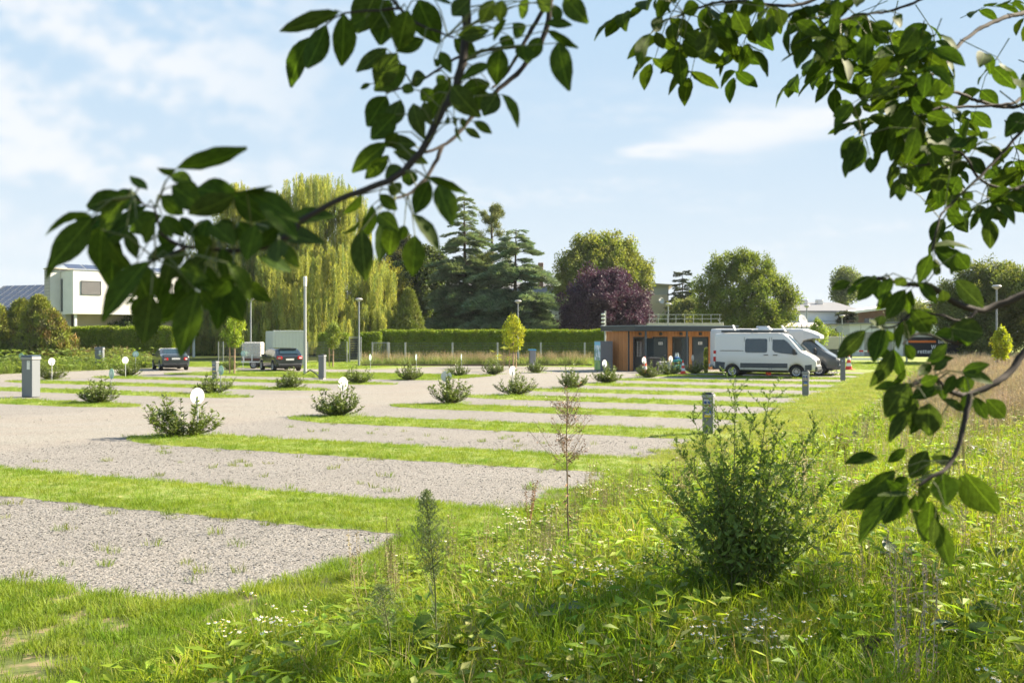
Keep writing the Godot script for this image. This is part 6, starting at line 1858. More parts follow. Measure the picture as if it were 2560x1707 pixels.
# ------------------------------------------------------------------ tall weeds of the foreground
func make_weeds() -> void:
	rng.seed = 909
	var dark := mat("mugwort leaves", lin(0.165, 0.245, 0.055), 0.6, {"vc": true, "back": lin(0.6, 0.65, 0.25)})
	var stem := mat("mugwort stems", lin(0.13, 0.14, 0.06), 0.8)
	var foot := gp(1842, 1545)
	var d0 := -foot.z
	var t := thing("mugwort_plant", foot, 0.0, "tall bushy dark green mugwort in the meadow before the van", "plant")
	var lf := MB.new()
	var wd := MB.new()
	var tips := [[1839, 941], [1926, 979], [1730, 1034], [2045, 1050], [1690, 1110], [1668, 1230], [1985, 1120], [2095, 1190], [1790, 1010], [1885, 1035], [1650, 1330], [2090, 1330], [1950, 1060], [1760, 1120], [1720, 1260], [2010, 1230], [1860, 1120], [1640, 1180], [1620, 1290], [2130, 1260], [1600, 1400], [2120, 1420], [1700, 1180], [1940, 1180], [1800, 1180], [1975, 1330], [2060, 1110]]
	for tp in tips:
		var e := px(tp[0], tp[1], d0 + rnd(-0.5, 0.5)) - foot
		var b := Vector3(rnd(-.18, .18), 0, rnd(-.15, .15))
		var m := b.lerp(e, 0.5) + Vector3(-e.x * 0.16, 0.06, 0)
		var pts := []
		var rr := []
		for k in 9:
			var u := k / 8.0
			pts.append(b * (1 - u) * (1 - u) + m * 2.0 * u * (1 - u) + e * u * u)
			rr.append(lerpf(0.008, 0.0015, u))
		wd.tube(pts, rr, 5, false)
		for k in 36:
			var u := lerpf(0.22, 0.99, (k + rng.randf()) / 36.0)
			var i := int(u * 8.0)
			var p: Vector3 = pts[i].lerp(pts[mini(i + 1, 8)], u * 8.0 - i)
			var a := rnd(0, TAU)
			var ln := lerpf(0.42, 0.13, u) * rnd(0.5, 1.4)
			var q := p + Vector3(cos(a) * ln * 0.75, ln * 0.8, sin(a) * ln * 0.75)
			wd.tube([p, q], [0.002, 0.001], 3, false)
			var bloom := u > 0.66
			for j in (26 if bloom else 7):
				var o := p.lerp(q, rng.randf())
				lf.col = Color(1.8, 1.6, 1.5) * rnd(0.7, 1.1) if bloom else Color.WHITE * rnd(0.65, 1.3)
				var ls := rnd(0.014, 0.036) if bloom else rnd(0.045, 0.10)
				lf.leaf(o, (rdir() + (Vector3.UP * 0.8 if bloom else Vector3.UP * -0.1)).normalized(), rdir(), ls, ls * (0.4 if bloom else 0.36), 0.1)
	part("stems", wd.mesh(true), stem, t)
	part("foliage", lf.mesh(), dark, t).set_meta("kind", "stuff")
	# horseweed
	for h in [[1085, 1700, 1232, 0.85, "feathery horseweed stalk standing in the foreground grass"], [972, 1690, 1470, 0.3, "smaller feathery horseweed left of the tall one"]]:
		var f := gp(h[0] + 12, h[1])
		f.z = -6.75
		f.x = (h[0] + 10 - 1280.0) / F * 6.75
		var e := px(h[0] - 20, h[2], 6.75) - f
		t = thing("horseweed_plant", f, 0.0, h[4], "plant", "horseweed stalks")
		var s := MB.new()
		var l := MB.new()
		s.tube([Vector3.ZERO, e * 0.5 + Vector3(0.02, 0, 0), e], [0.006, 0.005, 0.002], 6, false)
		for k in int(1500 * h[3]):
			var u := pow(rng.randf(), 0.75)
			var p := e * u
			var a := rnd(0, TAU)
			if u < 0.52:
				if k % 5: continue
				l.col = Color.WHITE * rnd(0.7, 1.2)
				l.leaf(p, Vector3(cos(a), rnd(0.2, 0.9), sin(a)).normalized(), Vector3.UP, rnd(0.05, 0.085), 0.008, 0.1)
			else:
				var uu := (u - 0.48) / 0.52
				var r: float = 0.17 * pow(maxf(0.0, 1.0 - uu), 0.75) * smoothstep(0.0, 0.3, uu) * rnd(0.3, 1.1) + 0.008
				var q := p + Vector3(cos(a) * r, r * 0.9, sin(a) * r)
				if k % 3 == 0: s.tube([p, q], [0.0012, 0.0008], 3, false)
				for j in 3:
					l.col = Color(1.5, 1.35, 1.5) * rnd(0.7, 1.2)
					l.leaf(q + rdir() * 0.012, (rdir() + Vector3.UP).normalized(), rdir(), rnd(0.014, 0.028), 0.006, 0.0)
		part("stem", s.mesh(true), stem, t)
		part("foliage", l.mesh(), mat("horseweed leaves", lin(0.2, 0.25, 0.11), 0.7, {"vc": true, "back": lin(0.6, 0.6, 0.35)}), t).set_meta("kind", "stuff")
	# withered lettuce / thistle with a brown open top
	var f2 := gp(1424, 1405)
	var d2 := -f2.z
	t = thing("withered_lettuce", f2, 0.0, "withered brown prickly lettuce stalk with bare branching top", "plant")
	var s2 := MB.new()
	var l2 := MB.new()
	var g2 := MB.new()
	var path := [Vector3.ZERO, px(1420, 1300, d2) - f2, px(1418, 1180, d2) - f2, px(1416, 1080, d2) - f2, px(1420, 990, d2) - f2]
	s2.tube(path, [0.011, 0.010, 0.008, 0.006, 0.003], 6, false)
	for k in 46:
		var u := rnd(0.0, 1.0)
		var p: Vector3 = path[2].lerp(path[4], u)
		var a := rnd(0, TAU)
		var ln := rnd(0.15, 0.58) * (1.05 - 0.6 * u)
		var q := p + Vector3(cos(a) * ln * 0.75, ln * rnd(0.5, 0.95), sin(a) * ln * 0.75)
		s2.tube([p, p.lerp(q, 0.5) - Vector3(0, ln * 0.08, 0), q], [0.0032, 0.0024, 0.0016], 3, false)
		for j in 16:
			var o := p.lerp(q, rnd(0.3, 1.05))
			var o2 := o + rdir() * rnd(0.02, 0.06)
			s2.tube([o, o2], [0.0013, 0.0009], 3, false)
			l2.col = Color(0.26, 0.13, 0.07) * rnd(0.6, 1.6)
			if rng.randf() < 0.22: l2.col = Color(0.6, 0.55, 0.48)
			l2.leaf(o2, (rdir() + Vector3.UP * 0.5).normalized(), rdir(), rnd(0.018, 0.032), 0.010, 0.2)
	for k in 15:
		var p: Vector3 = path[1].lerp(path[3], rng.randf())
		var a := rnd(0, TAU)
		l2.col = Color(0.2, 0.12, 0.06) * rnd(0.7, 1.3)
		l2.leaf(p, Vector3(cos(a), -0.5, sin(a)).normalized(), rdir(), rnd(0.06, 0.1), 0.022, 0.5)
	for k in 22:
		var p: Vector3 = path[0].lerp(path[1], rnd(0.2, 1.2))
		var a := rnd(0, TAU)
		g2.leaf(p, Vector3(cos(a), rnd(-0.2, 0.4), sin(a)).normalized(), (Vector3.UP + rdir() * 0.5).normalized(), rnd(0.09, 0.16), 0.035, 0.25)
	part("stem", s2.mesh(true), mat("dry stem", lin(0.20, 0.15, 0.10), 0.85), t)
	part("dry_leaves", l2.mesh(), mat("dry leaves", Color.WHITE, 0.85, {"vc": true}), t).set_meta("kind", "stuff")
	part("green_leaves", g2.mesh(), dark, t).set_meta("kind", "stuff")
	# brown dock seed stalks
	for h in [[2085, 1195, 1060, "dark brown dry dock stalk right of the mugwort"], [2120, 1215, 1090, "second dry dock stalk beside the first, slightly shorter"], [1322, 1330, 1180, "thin reddish dry weed at the edge of the gravel"]]:
		var f3 := gp(h[0], h[1])
		var hh: float = (h[1] - h[2]) / F * -f3.z
		t = thing("dry_dock_stalk", f3, 0.0, h[3], "plant", "dry dock stalks")
		var s3 := MB.new()
		var l3 := MB.new()
		for b in 4:
			var e := Vector3(rnd(-.12, .12), hh * rnd(0.75, 1.0), rnd(-.1, .1))
			s3.tube([Vector3.ZERO, e * 0.5, e], [0.004, 0.003, 0.0015], 4, false)
			for k in 70:
				l3.col = Color.WHITE * rnd(0.5, 1.4)
				l3.leaf(e * rnd(0.3, 1.0) + rdir() * 0.02, rdir(), rdir(), rnd(0.012, 0.03), 0.012, 0.2)
		var m3 := mat("dock seeds", lin(0.075, 0.035, 0.02), 0.9, {"vc": true}) if h[0] > 2000 else mat("reddish weed", lin(0.30, 0.17, 0.09), 0.9, {"vc": true})
		part("stem", s3.mesh(true), m3, t)
		part("seeds", l3.mesh(), m3, t).set_meta("kind", "stuff")
	# teasel like thistle heads near the lower right
	var f4 := gx(2175, 6.3)
	t = thing("dry_thistle", f4, 0.0, "dry brown thistle with woolly heads at the bottom right", "plant")
	var s4 := MB.new()
	var l4 := MB.new()
	for e in [[2152, 1600], [2185, 1598], [2195, 1608], [2170, 1622]]:
		var p := px(e[0], e[1], 6.3) - f4
		s4.tube([Vector3(0, 0, 0), Vector3(p.x * 0.3, p.y * 0.7, 0), p], [0.006, 0.005, 0.003], 5, false)
		for k in 90:
			var d := rdir()
			l4.col = Color.WHITE * rnd(0.5, 1.5)
			l4.leaf(p + d * 0.012, (d + Vector3.UP * 0.4).normalized(), rdir(), rnd(0.014, 0.03), 0.004, 0.0)
	part("stem", s4.mesh(true), mat("dry stem", Color.WHITE), t)
	part("heads", l4.mesh(), mat("thistle heads", lin(0.10, 0.065, 0.045), 0.9, {"vc": true}), t).set_meta("kind", "stuff")
	# burdock and cabbage leaves, big enough to be picked out one by one
	var big := mat("burdock leaf", lin(0.25, 0.38, 0.05), 0.5, {"back": lin(0.8, 0.85, 0.35), "tex": vein_tex(), "spec": 0.4})
	var blue := mat("cabbage leaf", lin(0.20, 0.27, 0.24), 0.45, {"back": lin(0.3, 0.35, 0.3), "tex": vein_tex(), "spec": 0.5})
	var lm := [walnut_leaf(0.35, 0.25), walnut_leaf(-0.2, 0.2), walnut_leaf(0.15, 0.35)]
	var spots := [[1648, 1668, 6.9, 0, "burdock with broad leaves at the bottom middle"], [2410, 1560, 7.4, 0, "burdock with bright leaves low at the right"], [2290, 1440, 8.6, 0, "bright broad leaved plant beneath the hanging walnut leaves"], [1010, 1690, 6.7, 0, "low burdock at the bottom, left of centre"], [2120, 1665, 6.7, 0, "burdock next to the dry thistle heads"], [1180, 1665, 6.8, 0, "small burdock right of the horseweed"], [2480, 1350, 9.4, 0, "broad leaved plant near the right edge below daisies"],
		[2075, 1128, 19.5, 1, "blue green cabbage like plant left of the dry dock"], [2140, 1125, 19.8, 1, "blue green cabbage like plant right of the dry dock"], [2445, 1165, 17.5, 1, "blue green cabbage like plant at the right among pale stalks"], [2525, 1080, 23.0, 1, "blue green cabbage like plant highest at the right edge"], [2250, 1410, 9.2, 1, "blue green cabbage like plant below the hanging leaf cluster"], [2420, 1640, 6.9, 1, "blue green cabbage like plant at the bottom right"], [1390, 1555, 7.6, 1, "blue green cabbage like plant at bottom centre"]]
	for s in spots:
		var o := gx(s[0], s[2])
		t = thing("burdock_plant" if s[3] == 0 else "cabbage_plant", o, rnd(0, TAU), s[4], "plant", "burdock plants" if s[3] == 0 else "cabbage like plants")
		for k in 7:
			var a := rnd(0, TAU)
			var ln := rnd(0.14, 0.24) if s[3] == 0 else rnd(0.12, 0.2)
			var el := rnd(0.2, 1.0)
			var base := Vector3(cos(a), 0, sin(a)) * 0.07 + Vector3(0, rnd(0.16, 0.34), 0)
			var dir := Vector3(cos(a) * cos(el), sin(el) * 0.7, sin(a) * cos(el)).normalized()
			var bb := frame(dir, (Vector3.UP + rdir() * 0.4).normalized())
			part("leaf", lm[k % 3], big if s[3] == 0 else blue, t, Transform3D(bb * Basis.from_scale(Vector3(ln * 0.68, ln, ln)), base))
			var pm := MB.new(); pm.tube([Vector3(cos(a), 0, sin(a)) * 0.02, base], [0.006, 0.004], 4, false)
			part("leaf_stalk", pm.mesh(true), stem, t)

func vein_tex() -> ImageTexture:
	if mats.has("vein"): return mats["vein"]
	var n := 128
	var im := noise_img(n, FastNoiseLite.TYPE_SIMPLEX_SMOOTH, 0.04, 3, 6)
	var t := tex(n, func(x, y):
		var u: float = absf(x / float(n) - 0.5) * 2.0
		var v: float = 1.0 - y / float(n)
		var k: float = 0.78 + 0.3 * im.get_pixel(x, y).r
		var rib: float = smoothstep(0.055, 0.015, u)
		var ph: float = fposmod((v - u * 0.28) * 9.0, 1.0)
		var side: float = smoothstep(0.11, 0.02, absf(ph - 0.5)) * 0.45
		var w: float = clampf(rib * 0.9 + side * 0.6, 0, 1)
		var c := Color(0.62, 0.66, 0.55) * k
		return c.lerp(Color(0.95, 0.98, 0.72), w).clamp())
	mats["vein"] = t
	return t

# ------------------------------------------------------------------ the walnut tree over the camera
func walnut_leaf(bend: float, fold: float) -> ArrayMesh:       # leaflet along +y, one long and one wide
	var mb := MB.new()
	var prof := [0.05, 0.30, 0.44, 0.5, 0.48, 0.40, 0.24, 0.06]
	var n := prof.size()
	for i in n:
		var v := float(i) / (n - 1)
		var z := -bend * (v * v) + bend * 0.25 * v
		var y := v * (1.0 - absf(bend) * 0.12 * v)
		for k in 3:
			var s := k - 1.0
			var wob := sin(v * 17.0 + k * 2.0) * 0.012
			mb.vert(Vector3(s * prof[i], y, z + absf(s) * prof[i] * fold + (wob if k != 1 else 0.0)), Vector2(0.5 + s * 0.5 * prof[i] / 0.5, 1.0 - v))
	for i in n - 1:
		for k in 2: mb.quad(i * 3 + k, i * 3 + k + 1, i * 3 + k + 4, i * 3 + k + 3)
	return mb.mesh(true)

func make_walnut() -> void:
	rng.seed = 4242
	var foot := Vector3(6.3, 0, -4.6)
	var t := thing("walnut_tree", foot, 0.0, "walnut tree whose leafy branches hang into the picture from above and right", "tree")
	var vt := vein_tex()
	var lms := []
	for c in [Color(0.125, 0.20, 0.05), Color(0.15, 0.23, 0.05), Color(0.18, 0.26, 0.065), Color(0.155, 0.21, 0.085)]:
		lms.append(mat("walnut leaf %d" % lms.size(), lin(c.r, c.g, c.b), 0.6, {"tex": vt, "back": lin(0.75, 0.8, 0.3), "spec": 0.2}))
	var forms := [walnut_leaf(0.2, 0.16), walnut_leaf(0.35, 0.12), walnut_leaf(-0.25, 0.16), walnut_leaf(0.1, 0.25), walnut_leaf(-0.1, 0.1), walnut_leaf(0.5, 0.14)]
	# branches: origin and scale of the enlargement the points were read in, depth at start and end, thickness, points
	var Z := {"A": [100.0, 330.0, 2.751], "B": [680.0, 0.0, 2.240], "C": [1560.0, 0.0, 2.240], "D": [1980.0, 640.0, 2.0103]}
	var br := [
		["B", 2.15, 1.75, 0.010, [1085, -120, 1090, 100, 1075, 300, 1030, 480, 930, 660, 830, 850, 690, 990, 530, 1060, 340, 1130, 130, 1255]],
		["A", 1.75, 1.68, 0.006, [1775, 640, 1640, 760, 1400, 815, 1130, 800, 970, 785]],
		["A", 1.70, 1.66, 0.003, [970, 785, 830, 700, 790, 520, 720, 500, 640, 440]],
		["A", 1.70, 1.62, 0.003, [1000, 790, 860, 850, 740, 890]],
		["B", 2.4, 2.1, 0.007, [1570, -120, 1530, 180, 1400, 380, 1270, 500, 1130, 640, 1050, 740, 950, 820, 860, 850]],
		["B", 2.15, 2.0, 0.005, [950, 820, 910, 920, 860, 1000, 760, 1090, 690, 1110]],
		["B", 2.4, 2.2, 0.006, [1570, -40, 1420, 230, 1320, 400, 1240, 490]],
		["B", 2.3, 2.1, 0.004, [1400, 260, 1200, 285, 1060, 310, 900, 410, 780, 470, 640, 520]],
		["B", 2.1, 2.0, 0.004, [640, -60, 720, 50, 830, 140, 1020, 210]],
		["B", 2.0, 1.95, 0.003, [720, 50, 560, 60, 400, 70, 300, 140]],
		["C", 3.4, 2.7, 0.008, [2400, 40, 2240, 75, 2130, 100, 1980, 170, 1860, 270, 1800, 360, 1700, 430]],
		["C", 3.2, 2.6, 0.006, [2400, 520, 2180, 600, 2000, 570, 1900, 530, 1750, 490, 1560, 480, 1380, 560]],
		["C", 3.0, 2.6, 0.005, [2400, 480, 2240, 540, 2170, 580, 1900, 600, 1750, 610, 1540, 700, 1340, 760]],
		["C", 2.8, 2.45, 0.005, [2380, 560, 2240, 720, 2100, 880, 2000, 985, 1900, 1080, 1830, 1150, 1770, 1220, 1730, 1400]],
		["C", 2.8, 2.6, 0.005, [2400, 990, 2240, 1040, 2170, 1060, 2040, 1030, 1980, 985, 1880, 850, 1700, 920, 1540, 940]],
		["C", 3.0, 2.6, 0.006, [1300, -160, 1180, -60, 1000, 20, 840, 30, 700, 10, 500, 20, 300, 90]],
		["C", 3.0, 2.6, 0.005, [1900, -160, 1700, -20, 1500, 60, 1350, 80, 1180, 120]],
		["D", 2.6, 2.35, 0.010, [1300, 130, 1166, 195, 1000, 260, 930, 270, 850, 245, 760, 195, 700, 150, 560, 140, 430, 110]],
		["D", 2.45, 2.35, 0.004, [930, 275, 860, 330, 760, 300, 620, 280, 520, 350, 400, 360]],
		["D", 2.6, 2.3, 0.010, [1300, 380, 1166, 490, 1100, 580, 1030, 635, 900, 695, 820, 690, 760, 650, 700, 610, 600, 650]],
		["D", 2.35, 2.2, 0.007, [900, 700, 875, 800, 855, 900, 805, 1030, 760, 1080, 640, 1150]],
		["D", 2.4, 2.3, 0.004, [850, 440, 760, 420, 640, 390, 560, 440]]]
	var wood := MB.new()
	var nodes: PackedVector3Array = []
	var trunk_top := Vector3(0, 3.0, 0)
	var starts := []
	for b in br:
		var z: Array = Z[b[0]]
		var xy: Array = b[4]
		var n: int = xy.size() / 2
		var cur := Curve3D.new()
		var pts := []
		for k in n:
			pts.append(px(z[0] + xy[2 * k] / z[2], z[1] + xy[2 * k + 1] / z[2], lerpf(b[1], b[2], k / float(n - 1))) - foot)
		for k in n:
			var tn: Vector3 = (pts[mini(k + 1, n - 1)] - pts[maxi(k - 1, 0)]) / 6.0
			cur.add_point(pts[k], -tn, tn)
		cur.bake_interval = 0.03
		var bp := cur.get_baked_points()
		var pp := []
		var rr := []
		for k in bp.size():
			var u := k / float(maxi(1, bp.size() - 1))
			pp.append(bp[k] + rdir() * 0.0015)
			rr.append(b[3] * lerpf(1.0, 0.45, u) * (1.0 + 0.22 * absf(sin(k * 1.7)) * rng.randf()))
			nodes.append(bp[k])
		wood.tube(pp, rr, 7)
		if z[0] + xy[0] / z[2] > 2560.0 or z[1] + xy[1] / z[2] < 0.0: starts.append([pts[0], pts[0] - pts[1], b[3]])
	# limbs that carry them, outside the picture
	for s in starts:
		var p: Vector3 = s[0]
		var over: bool = p.x + foot.x < 0.5 * -(p.z + foot.z)
		var m := p.lerp(trunk_top, 0.5) + Vector3(0, 0.6, 0)
		if over: m = Vector3(lerpf(p.x, 0.0, 0.45), 5.0, p.z + 0.3)
		var c2 := Curve3D.new()
		c2.add_point(trunk_top + Vector3(0, rnd(-0.3, 1.0), 0), Vector3.ZERO, Vector3(-0.3, 0.6, 0))
		c2.add_point(m, Vector3(0.6, 0.1, 0), Vector3(-0.6, 0.1, 0))
		c2.add_point(p, Vector3(0.1, 0.6, 0) if over else s[1].normalized() * 0.35, Vector3.ZERO)
		c2.bake_interval = 0.12
		var q := c2.get_baked_points()
		var rr := []
		var pp := []
		for k in q.size():
			pp.append(q[k]); rr.append(lerpf(0.06, s[2], pow(k / float(q.size() - 1), 0.6)))
		wood.tube(pp, rr, 7)
	# leaflets that the photograph shows: enlargement, depth, then base x, base y, tip x, tip y, width
	var sets := [
		["A", 1.68, [[940, 250, 1425, 180, 115], [930, 255, 775, 290, 60], [905, 370, 1125, 525, 175], [600, 440, 285, 510, 150], [735, 395, 630, 335, 70], [610, 440, 350, 690, 130], [350, 575, 10, 610, 60], [345, 600, 75, 920, 190], [340, 650, 5, 960, 90], [420, 670, 400, 950, 150], [730, 510, 490, 745, 110], [780, 595, 710, 765, 90], [590, 670, 665, 865, 95], [830, 440, 970, 560, 130], [1330, 440, 1000, 600, 170], [1330, 450, 1560, 590, 180], [1290, 430, 1580, 345, 60], [1420, 410, 1775, 580, 130], [1480, 630, 1940, 790, 145], [1640, 740, 1640, 920, 150], [740, 890, 395, 1270, 150], [660, 900, 735, 1170, 220], [620, 1090, 485, 1220, 30], [640, 1115, 595, 1205, 35], [760, 1120, 720, 1430, 200], [1060, 1060, 800, 1320, 160], [1080, 1100, 960, 1530, 195], [1060, 1020, 1230, 1060, 60], [1240, 1050, 1400, 1275, 200], [1290, 900, 1505, 1150, 120], [1100, 1090, 1190, 1180, 80], [1000, 800, 830, 960, 110], [950, 760, 750, 880, 85], [1130, 860, 950, 1000, 120], [1250, 800, 1290, 1000, 115], [1480, 640, 1420, 880, 150], [1360, 620, 1500, 800, 140], [1150, 600, 1100, 760, 130], [900, 860, 870, 1050, 130], [1020, 880, 1000, 1100, 120], [1180, 640, 1330, 760, 150], [1050, 720, 1230, 860, 130], [840, 590, 900, 720, 90], [660, 600, 760, 720, 110], [240, 600, 440, 640, 80], [1330, 980, 1200, 1110, 120], [960, 940, 1180, 1000, 130]]],
		["B", 2.0, [[300, 140, 195, 410, 130], [210, 210, 60, 480, 115], [400, 80, 400, 365, 140], [370, 70, 60, 190, 90], [590, -60, 480, 180, 185], [660, 0, 560, 160, 130], [640, 20, 620, 250, 170], [760, 60, 700, 280, 150], [820, 0, 915, 235, 170], [640, 270, 475, 405, 90], [700, 300, 560, 490, 150], [750, 370, 560, 505, 130], [850, 220, 700, 290, 85], [550, 470, 488, 495, 32], [640, 540, 535, 700, 130], [720, 560, 650, 705, 110], [790, 580, 825, 755, 95], [690, 640, 560, 780, 130], [640, 800, 450, 960, 105], [650, 870, 520, 1005, 85], [630, 790, 800, 812, 90], [680, 850, 870, 910, 75], [720, 930, 640, 985, 80], [770, 950, 770, 1045, 90], [650, 1040, 740, 1080, 90], [500, 1090, 412, 1222, 52], [490, 1240, 395, 1312, 26], [880, 1010, 800, 1182, 110], [930, 1040, 1010, 1250, 132], [870, 990, 1080, 1097, 45], [790, 1200, 945, 1388, 82], [800, 1320, 790, 1540, 130], [560, 1150, 520, 1370, 75], [500, 1290, 520, 1562, 132], [590, 1200, 690, 1262, 100], [640, 1190, 590, 1460, 95], [680, 1250, 650, 1425, 110], [740, 1260, 730, 1340, 60], [600, 1090, 700, 1172, 75], [1000, 440, 880, 670, 115], [1010, 480, 1130, 645, 135], [1220, 470, 1050, 512, 100], [1160, 500, 1200, 622, 100], [1260, 520, 1180, 662, 110], [1290, 530, 1412, 682, 58], [1280, 270, 1250, 470, 130], [1220, 365, 1060, 412, 60], [1020, 220, 1145, 322, 100], [1040, 200, 1215, 182, 85], [1100, 0, 1010, 97, 110], [1240, 0, 1170, 132, 100], [1290, 0, 1270, 122, 80], [1400, 250, 1425, 377, 110], [1500, 210, 1440, 332, 90], [1350, 130, 1430, 222, 90], [1540, 130, 1678, 127, 58], [1540, 170, 1735, 237, 62], [1600, 240, 1650, 487, 130], [1640, -20, 1760, 122, 120], [1590, 30, 1590, 132, 70], [1310, 110, 1240, 222, 42], [1380, 30, 1450, 65, 120], [1130, 680, 1236, 742, 55], [1080, 720, 1167, 767, 45], [1035, 700, 1035, 792, 22], [985, 650, 980, 705, 27], [1020, 650, 1025, 702, 27], [1070, 660, 1070, 712, 40], [940, 290, 1000, 402, 70], [905, 330, 940, 372, 42], [860, 430, 760, 452, 95], [900, 500, 840, 562, 90], [730, 480, 800, 522, 65], [520, 100, 430, 150, 80], [900, -20, 1000, 50, 40], [1480, -20, 1560, 60, 90], [960, 420, 930, 470, 60], [850, 570, 880, 690, 60], [700, 740, 640, 830, 80], [1330, 200, 1300, 270, 90]]],
		["C", 2.6, [[150, 190, 40, 382, 92], [180, 180, 222, 282, 66], [215, 90, 150, 192, 72], [290, 260, 213, 352, 46], [310, 290, 325, 477, 96], [330, 230, 456, 322, 100], [480, 160, 450, 337, 130], [350, 180, 450, 242, 82], [270, 130, 275, 242, 82], [490, 110, 592, 212, 76], [540, 70, 596, 152, 62], [620, 60, 686, 187, 110], [790, 100, 735, 252, 96], [830, 90, 825, 212, 70], [870, 50, 890, 142, 82], [940, 140, 883, 282, 32], [970, 120, 1112, 192, 82], [975, 65, 1092, 92, 62], [985, 170, 1000, 347, 130], [1180, 60, 1180, 202, 72], [1160, 215, 1113, 357, 62], [1215, 190, 1222, 312, 66], [1200, 0, 1190, 100, 72], [1150, 0, 1110, 112, 92], [1260, 140, 1282, 217, 66], [1360, 190, 1350, 352, 96], [1390, 180, 1482, 237, 62], [1400, 130, 1500, 162, 62], [1560, 80, 1505, 167, 72], [1640, 160, 1550, 292, 112], [1640, 280, 1508, 362, 57], [1640, 300, 1590, 412, 66], [1680, 170, 1700, 262, 72], [180, -10, 180, 60, 22], [240, -10, 240, 70, 22], [700, 0, 690, 102, 92], [640, 20, 560, 62, 72], [420, 30, 330, 62, 92], [780, 0, 720, 62, 82], [1280, 580, 1183, 722, 76], [1270, 590, 1168, 652, 62], [1310, 580, 1305, 672, 52], [1280, 580, 1213, 567, 32], [1380, 560, 1310, 582, 32], [1340, 570, 1375, 622, 42], [1490, 500, 1380, 542, 62], [1290, 760, 1220, 882, 72], [1330, 760, 1260, 902, 82], [1270, 870, 1240, 987, 56], [1330, 790, 1268, 965, 130], [1380, 880, 1376, 982, 62], [1540, 930, 1500, 1012, 42], [1540, 1000, 1495, 1107, 46], [1555, 1030, 1550, 1117, 62], [1550, 970, 1612, 1067, 76], [1590, 930, 1652, 1047, 56], [1690, 930, 1680, 1037, 52], [1645, 930, 1640, 987, 36], [1720, 840, 1740, 947, 56], [1800, 930, 1738, 1070, 96], [1880, 990, 1820, 1095, 100], [1890, 990, 1845, 1112, 52], [1790, 1225, 1718, 1362, 82], [1820, 1165, 1897, 1277, 76], [1875, 1120, 1942, 1182, 57], [2030, 1170, 2152, 1217, 76], [2040, 1225, 2067, 1387, 92], [2060, 1080, 2172, 1102, 102], [2050, 1110, 2142, 1152, 62], [2020, 1000, 2117, 935, 57], [2040, 1010, 2207, 965, 47], [1990, 1180, 1953, 1282, 42], [1900, 1080, 1957, 1122, 62], [1900, 770, 1818, 852, 112], [1960, 760, 1930, 822, 72], [2000, 740, 2037, 772, 52], [1740, 1380, 1953, 1365, 42], [1740, 1400, 1932, 1502, 112], [1720, 1390, 1912, 1402, 52], [1720, 1430, 1650, 1562, 82], [1730, 1480, 1782, 1460, 42], [1740, 1480, 1762, 1542, 42], [1640, 640, 1560, 800, 110], [1600, 620, 1500, 760, 120], [1700, 640, 1840, 690, 90], [1540, 560, 1440, 660, 70], [1480, 700, 1420, 860, 130], [1560, 700, 1490, 900, 110], [1640, 720, 1600, 900, 90], [1700, 720, 1820, 780, 70], [1620, 480, 1560, 400, 110], [1680, 470, 1600, 560, 120], [1760, 440, 1680, 540, 110], [1500, 540, 1440, 470, 80], [1840, 440, 1740, 560, 120], [1580, 800, 1640, 900, 80], [1850, 860, 1740, 830, 60]]],
		["D", 2.35, [[430, 110, 318, 222, 76], [320, 150, 285, 192, 36], [500, 110, 440, 217, 66], [570, 110, 525, 152, 62], [700, -10, 640, 132, 70], [700, 20, 752, 92, 38], [830, -10, 887, 62, 82], [570, 170, 468, 312, 92], [600, 170, 580, 302, 62], [640, 140, 742, 232, 62], [760, 170, 770, 247, 62], [825, 120, 957, 257, 98], [600, 270, 722, 402, 102], [620, 280, 732, 332, 72], [450, 300, 440, 352, 62], [465, 365, 375, 340, 36], [370, 375, 238, 512, 92], [460, 365, 413, 524, 104], [480, 370, 500, 432, 52], [560, 330, 525, 462, 44], [600, 310, 590, 422, 72], [570, 440, 612, 522, 57], [510, 470, 418, 668, 78], [515, 470, 562, 604, 62], [800, 360, 977, 387, 120], [870, 340, 885, 445, 112], [780, 440, 698, 532, 52], [710, 575, 803, 515, 42], [700, 540, 633, 612, 57], [590, 640, 448, 803, 122], [600, 660, 500, 832, 82], [600, 770, 488, 917, 72], [620, 740, 600, 872, 62], [690, 740, 690, 907, 132], [860, 580, 992, 538, 57], [860, 590, 1032, 622, 62], [870, 600, 870, 682, 92], [820, 600, 770, 692, 62], [760, 720, 872, 782, 44], [890, 690, 870, 792, 62], [920, 710, 977, 817, 67], [980, 720, 1088, 822, 92], [650, 640, 732, 610, 62], [720, 660, 600, 722, 72], [680, 980, 598, 1117, 102], [700, 1010, 833, 1047, 52], [520, 1080, 352, 1204, 84], [580, 1110, 518, 1172, 72], [760, 1090, 772, 1245, 132], [810, 1110, 832, 1182, 62], [870, 1090, 1048, 1312, 122], [530, 1190, 338, 1424, 92], [540, 1200, 458, 1342, 102], [570, 1190, 540, 1322, 72], [600, 1190, 438, 1217, 34], [620, 1200, 642, 1292, 92], [700, 1230, 680, 1434, 102], [720, 1320, 710, 1444, 52], [740, 1340, 783, 1542, 87], [770, 1260, 862, 1342, 24], [760, 1240, 792, 1302, 42], [640, 1160, 700, 1240, 80], [560, 700, 640, 760, 60]]]]
	var count := 0
	var extra := Swarm.new()
	var twigs := MB.new()
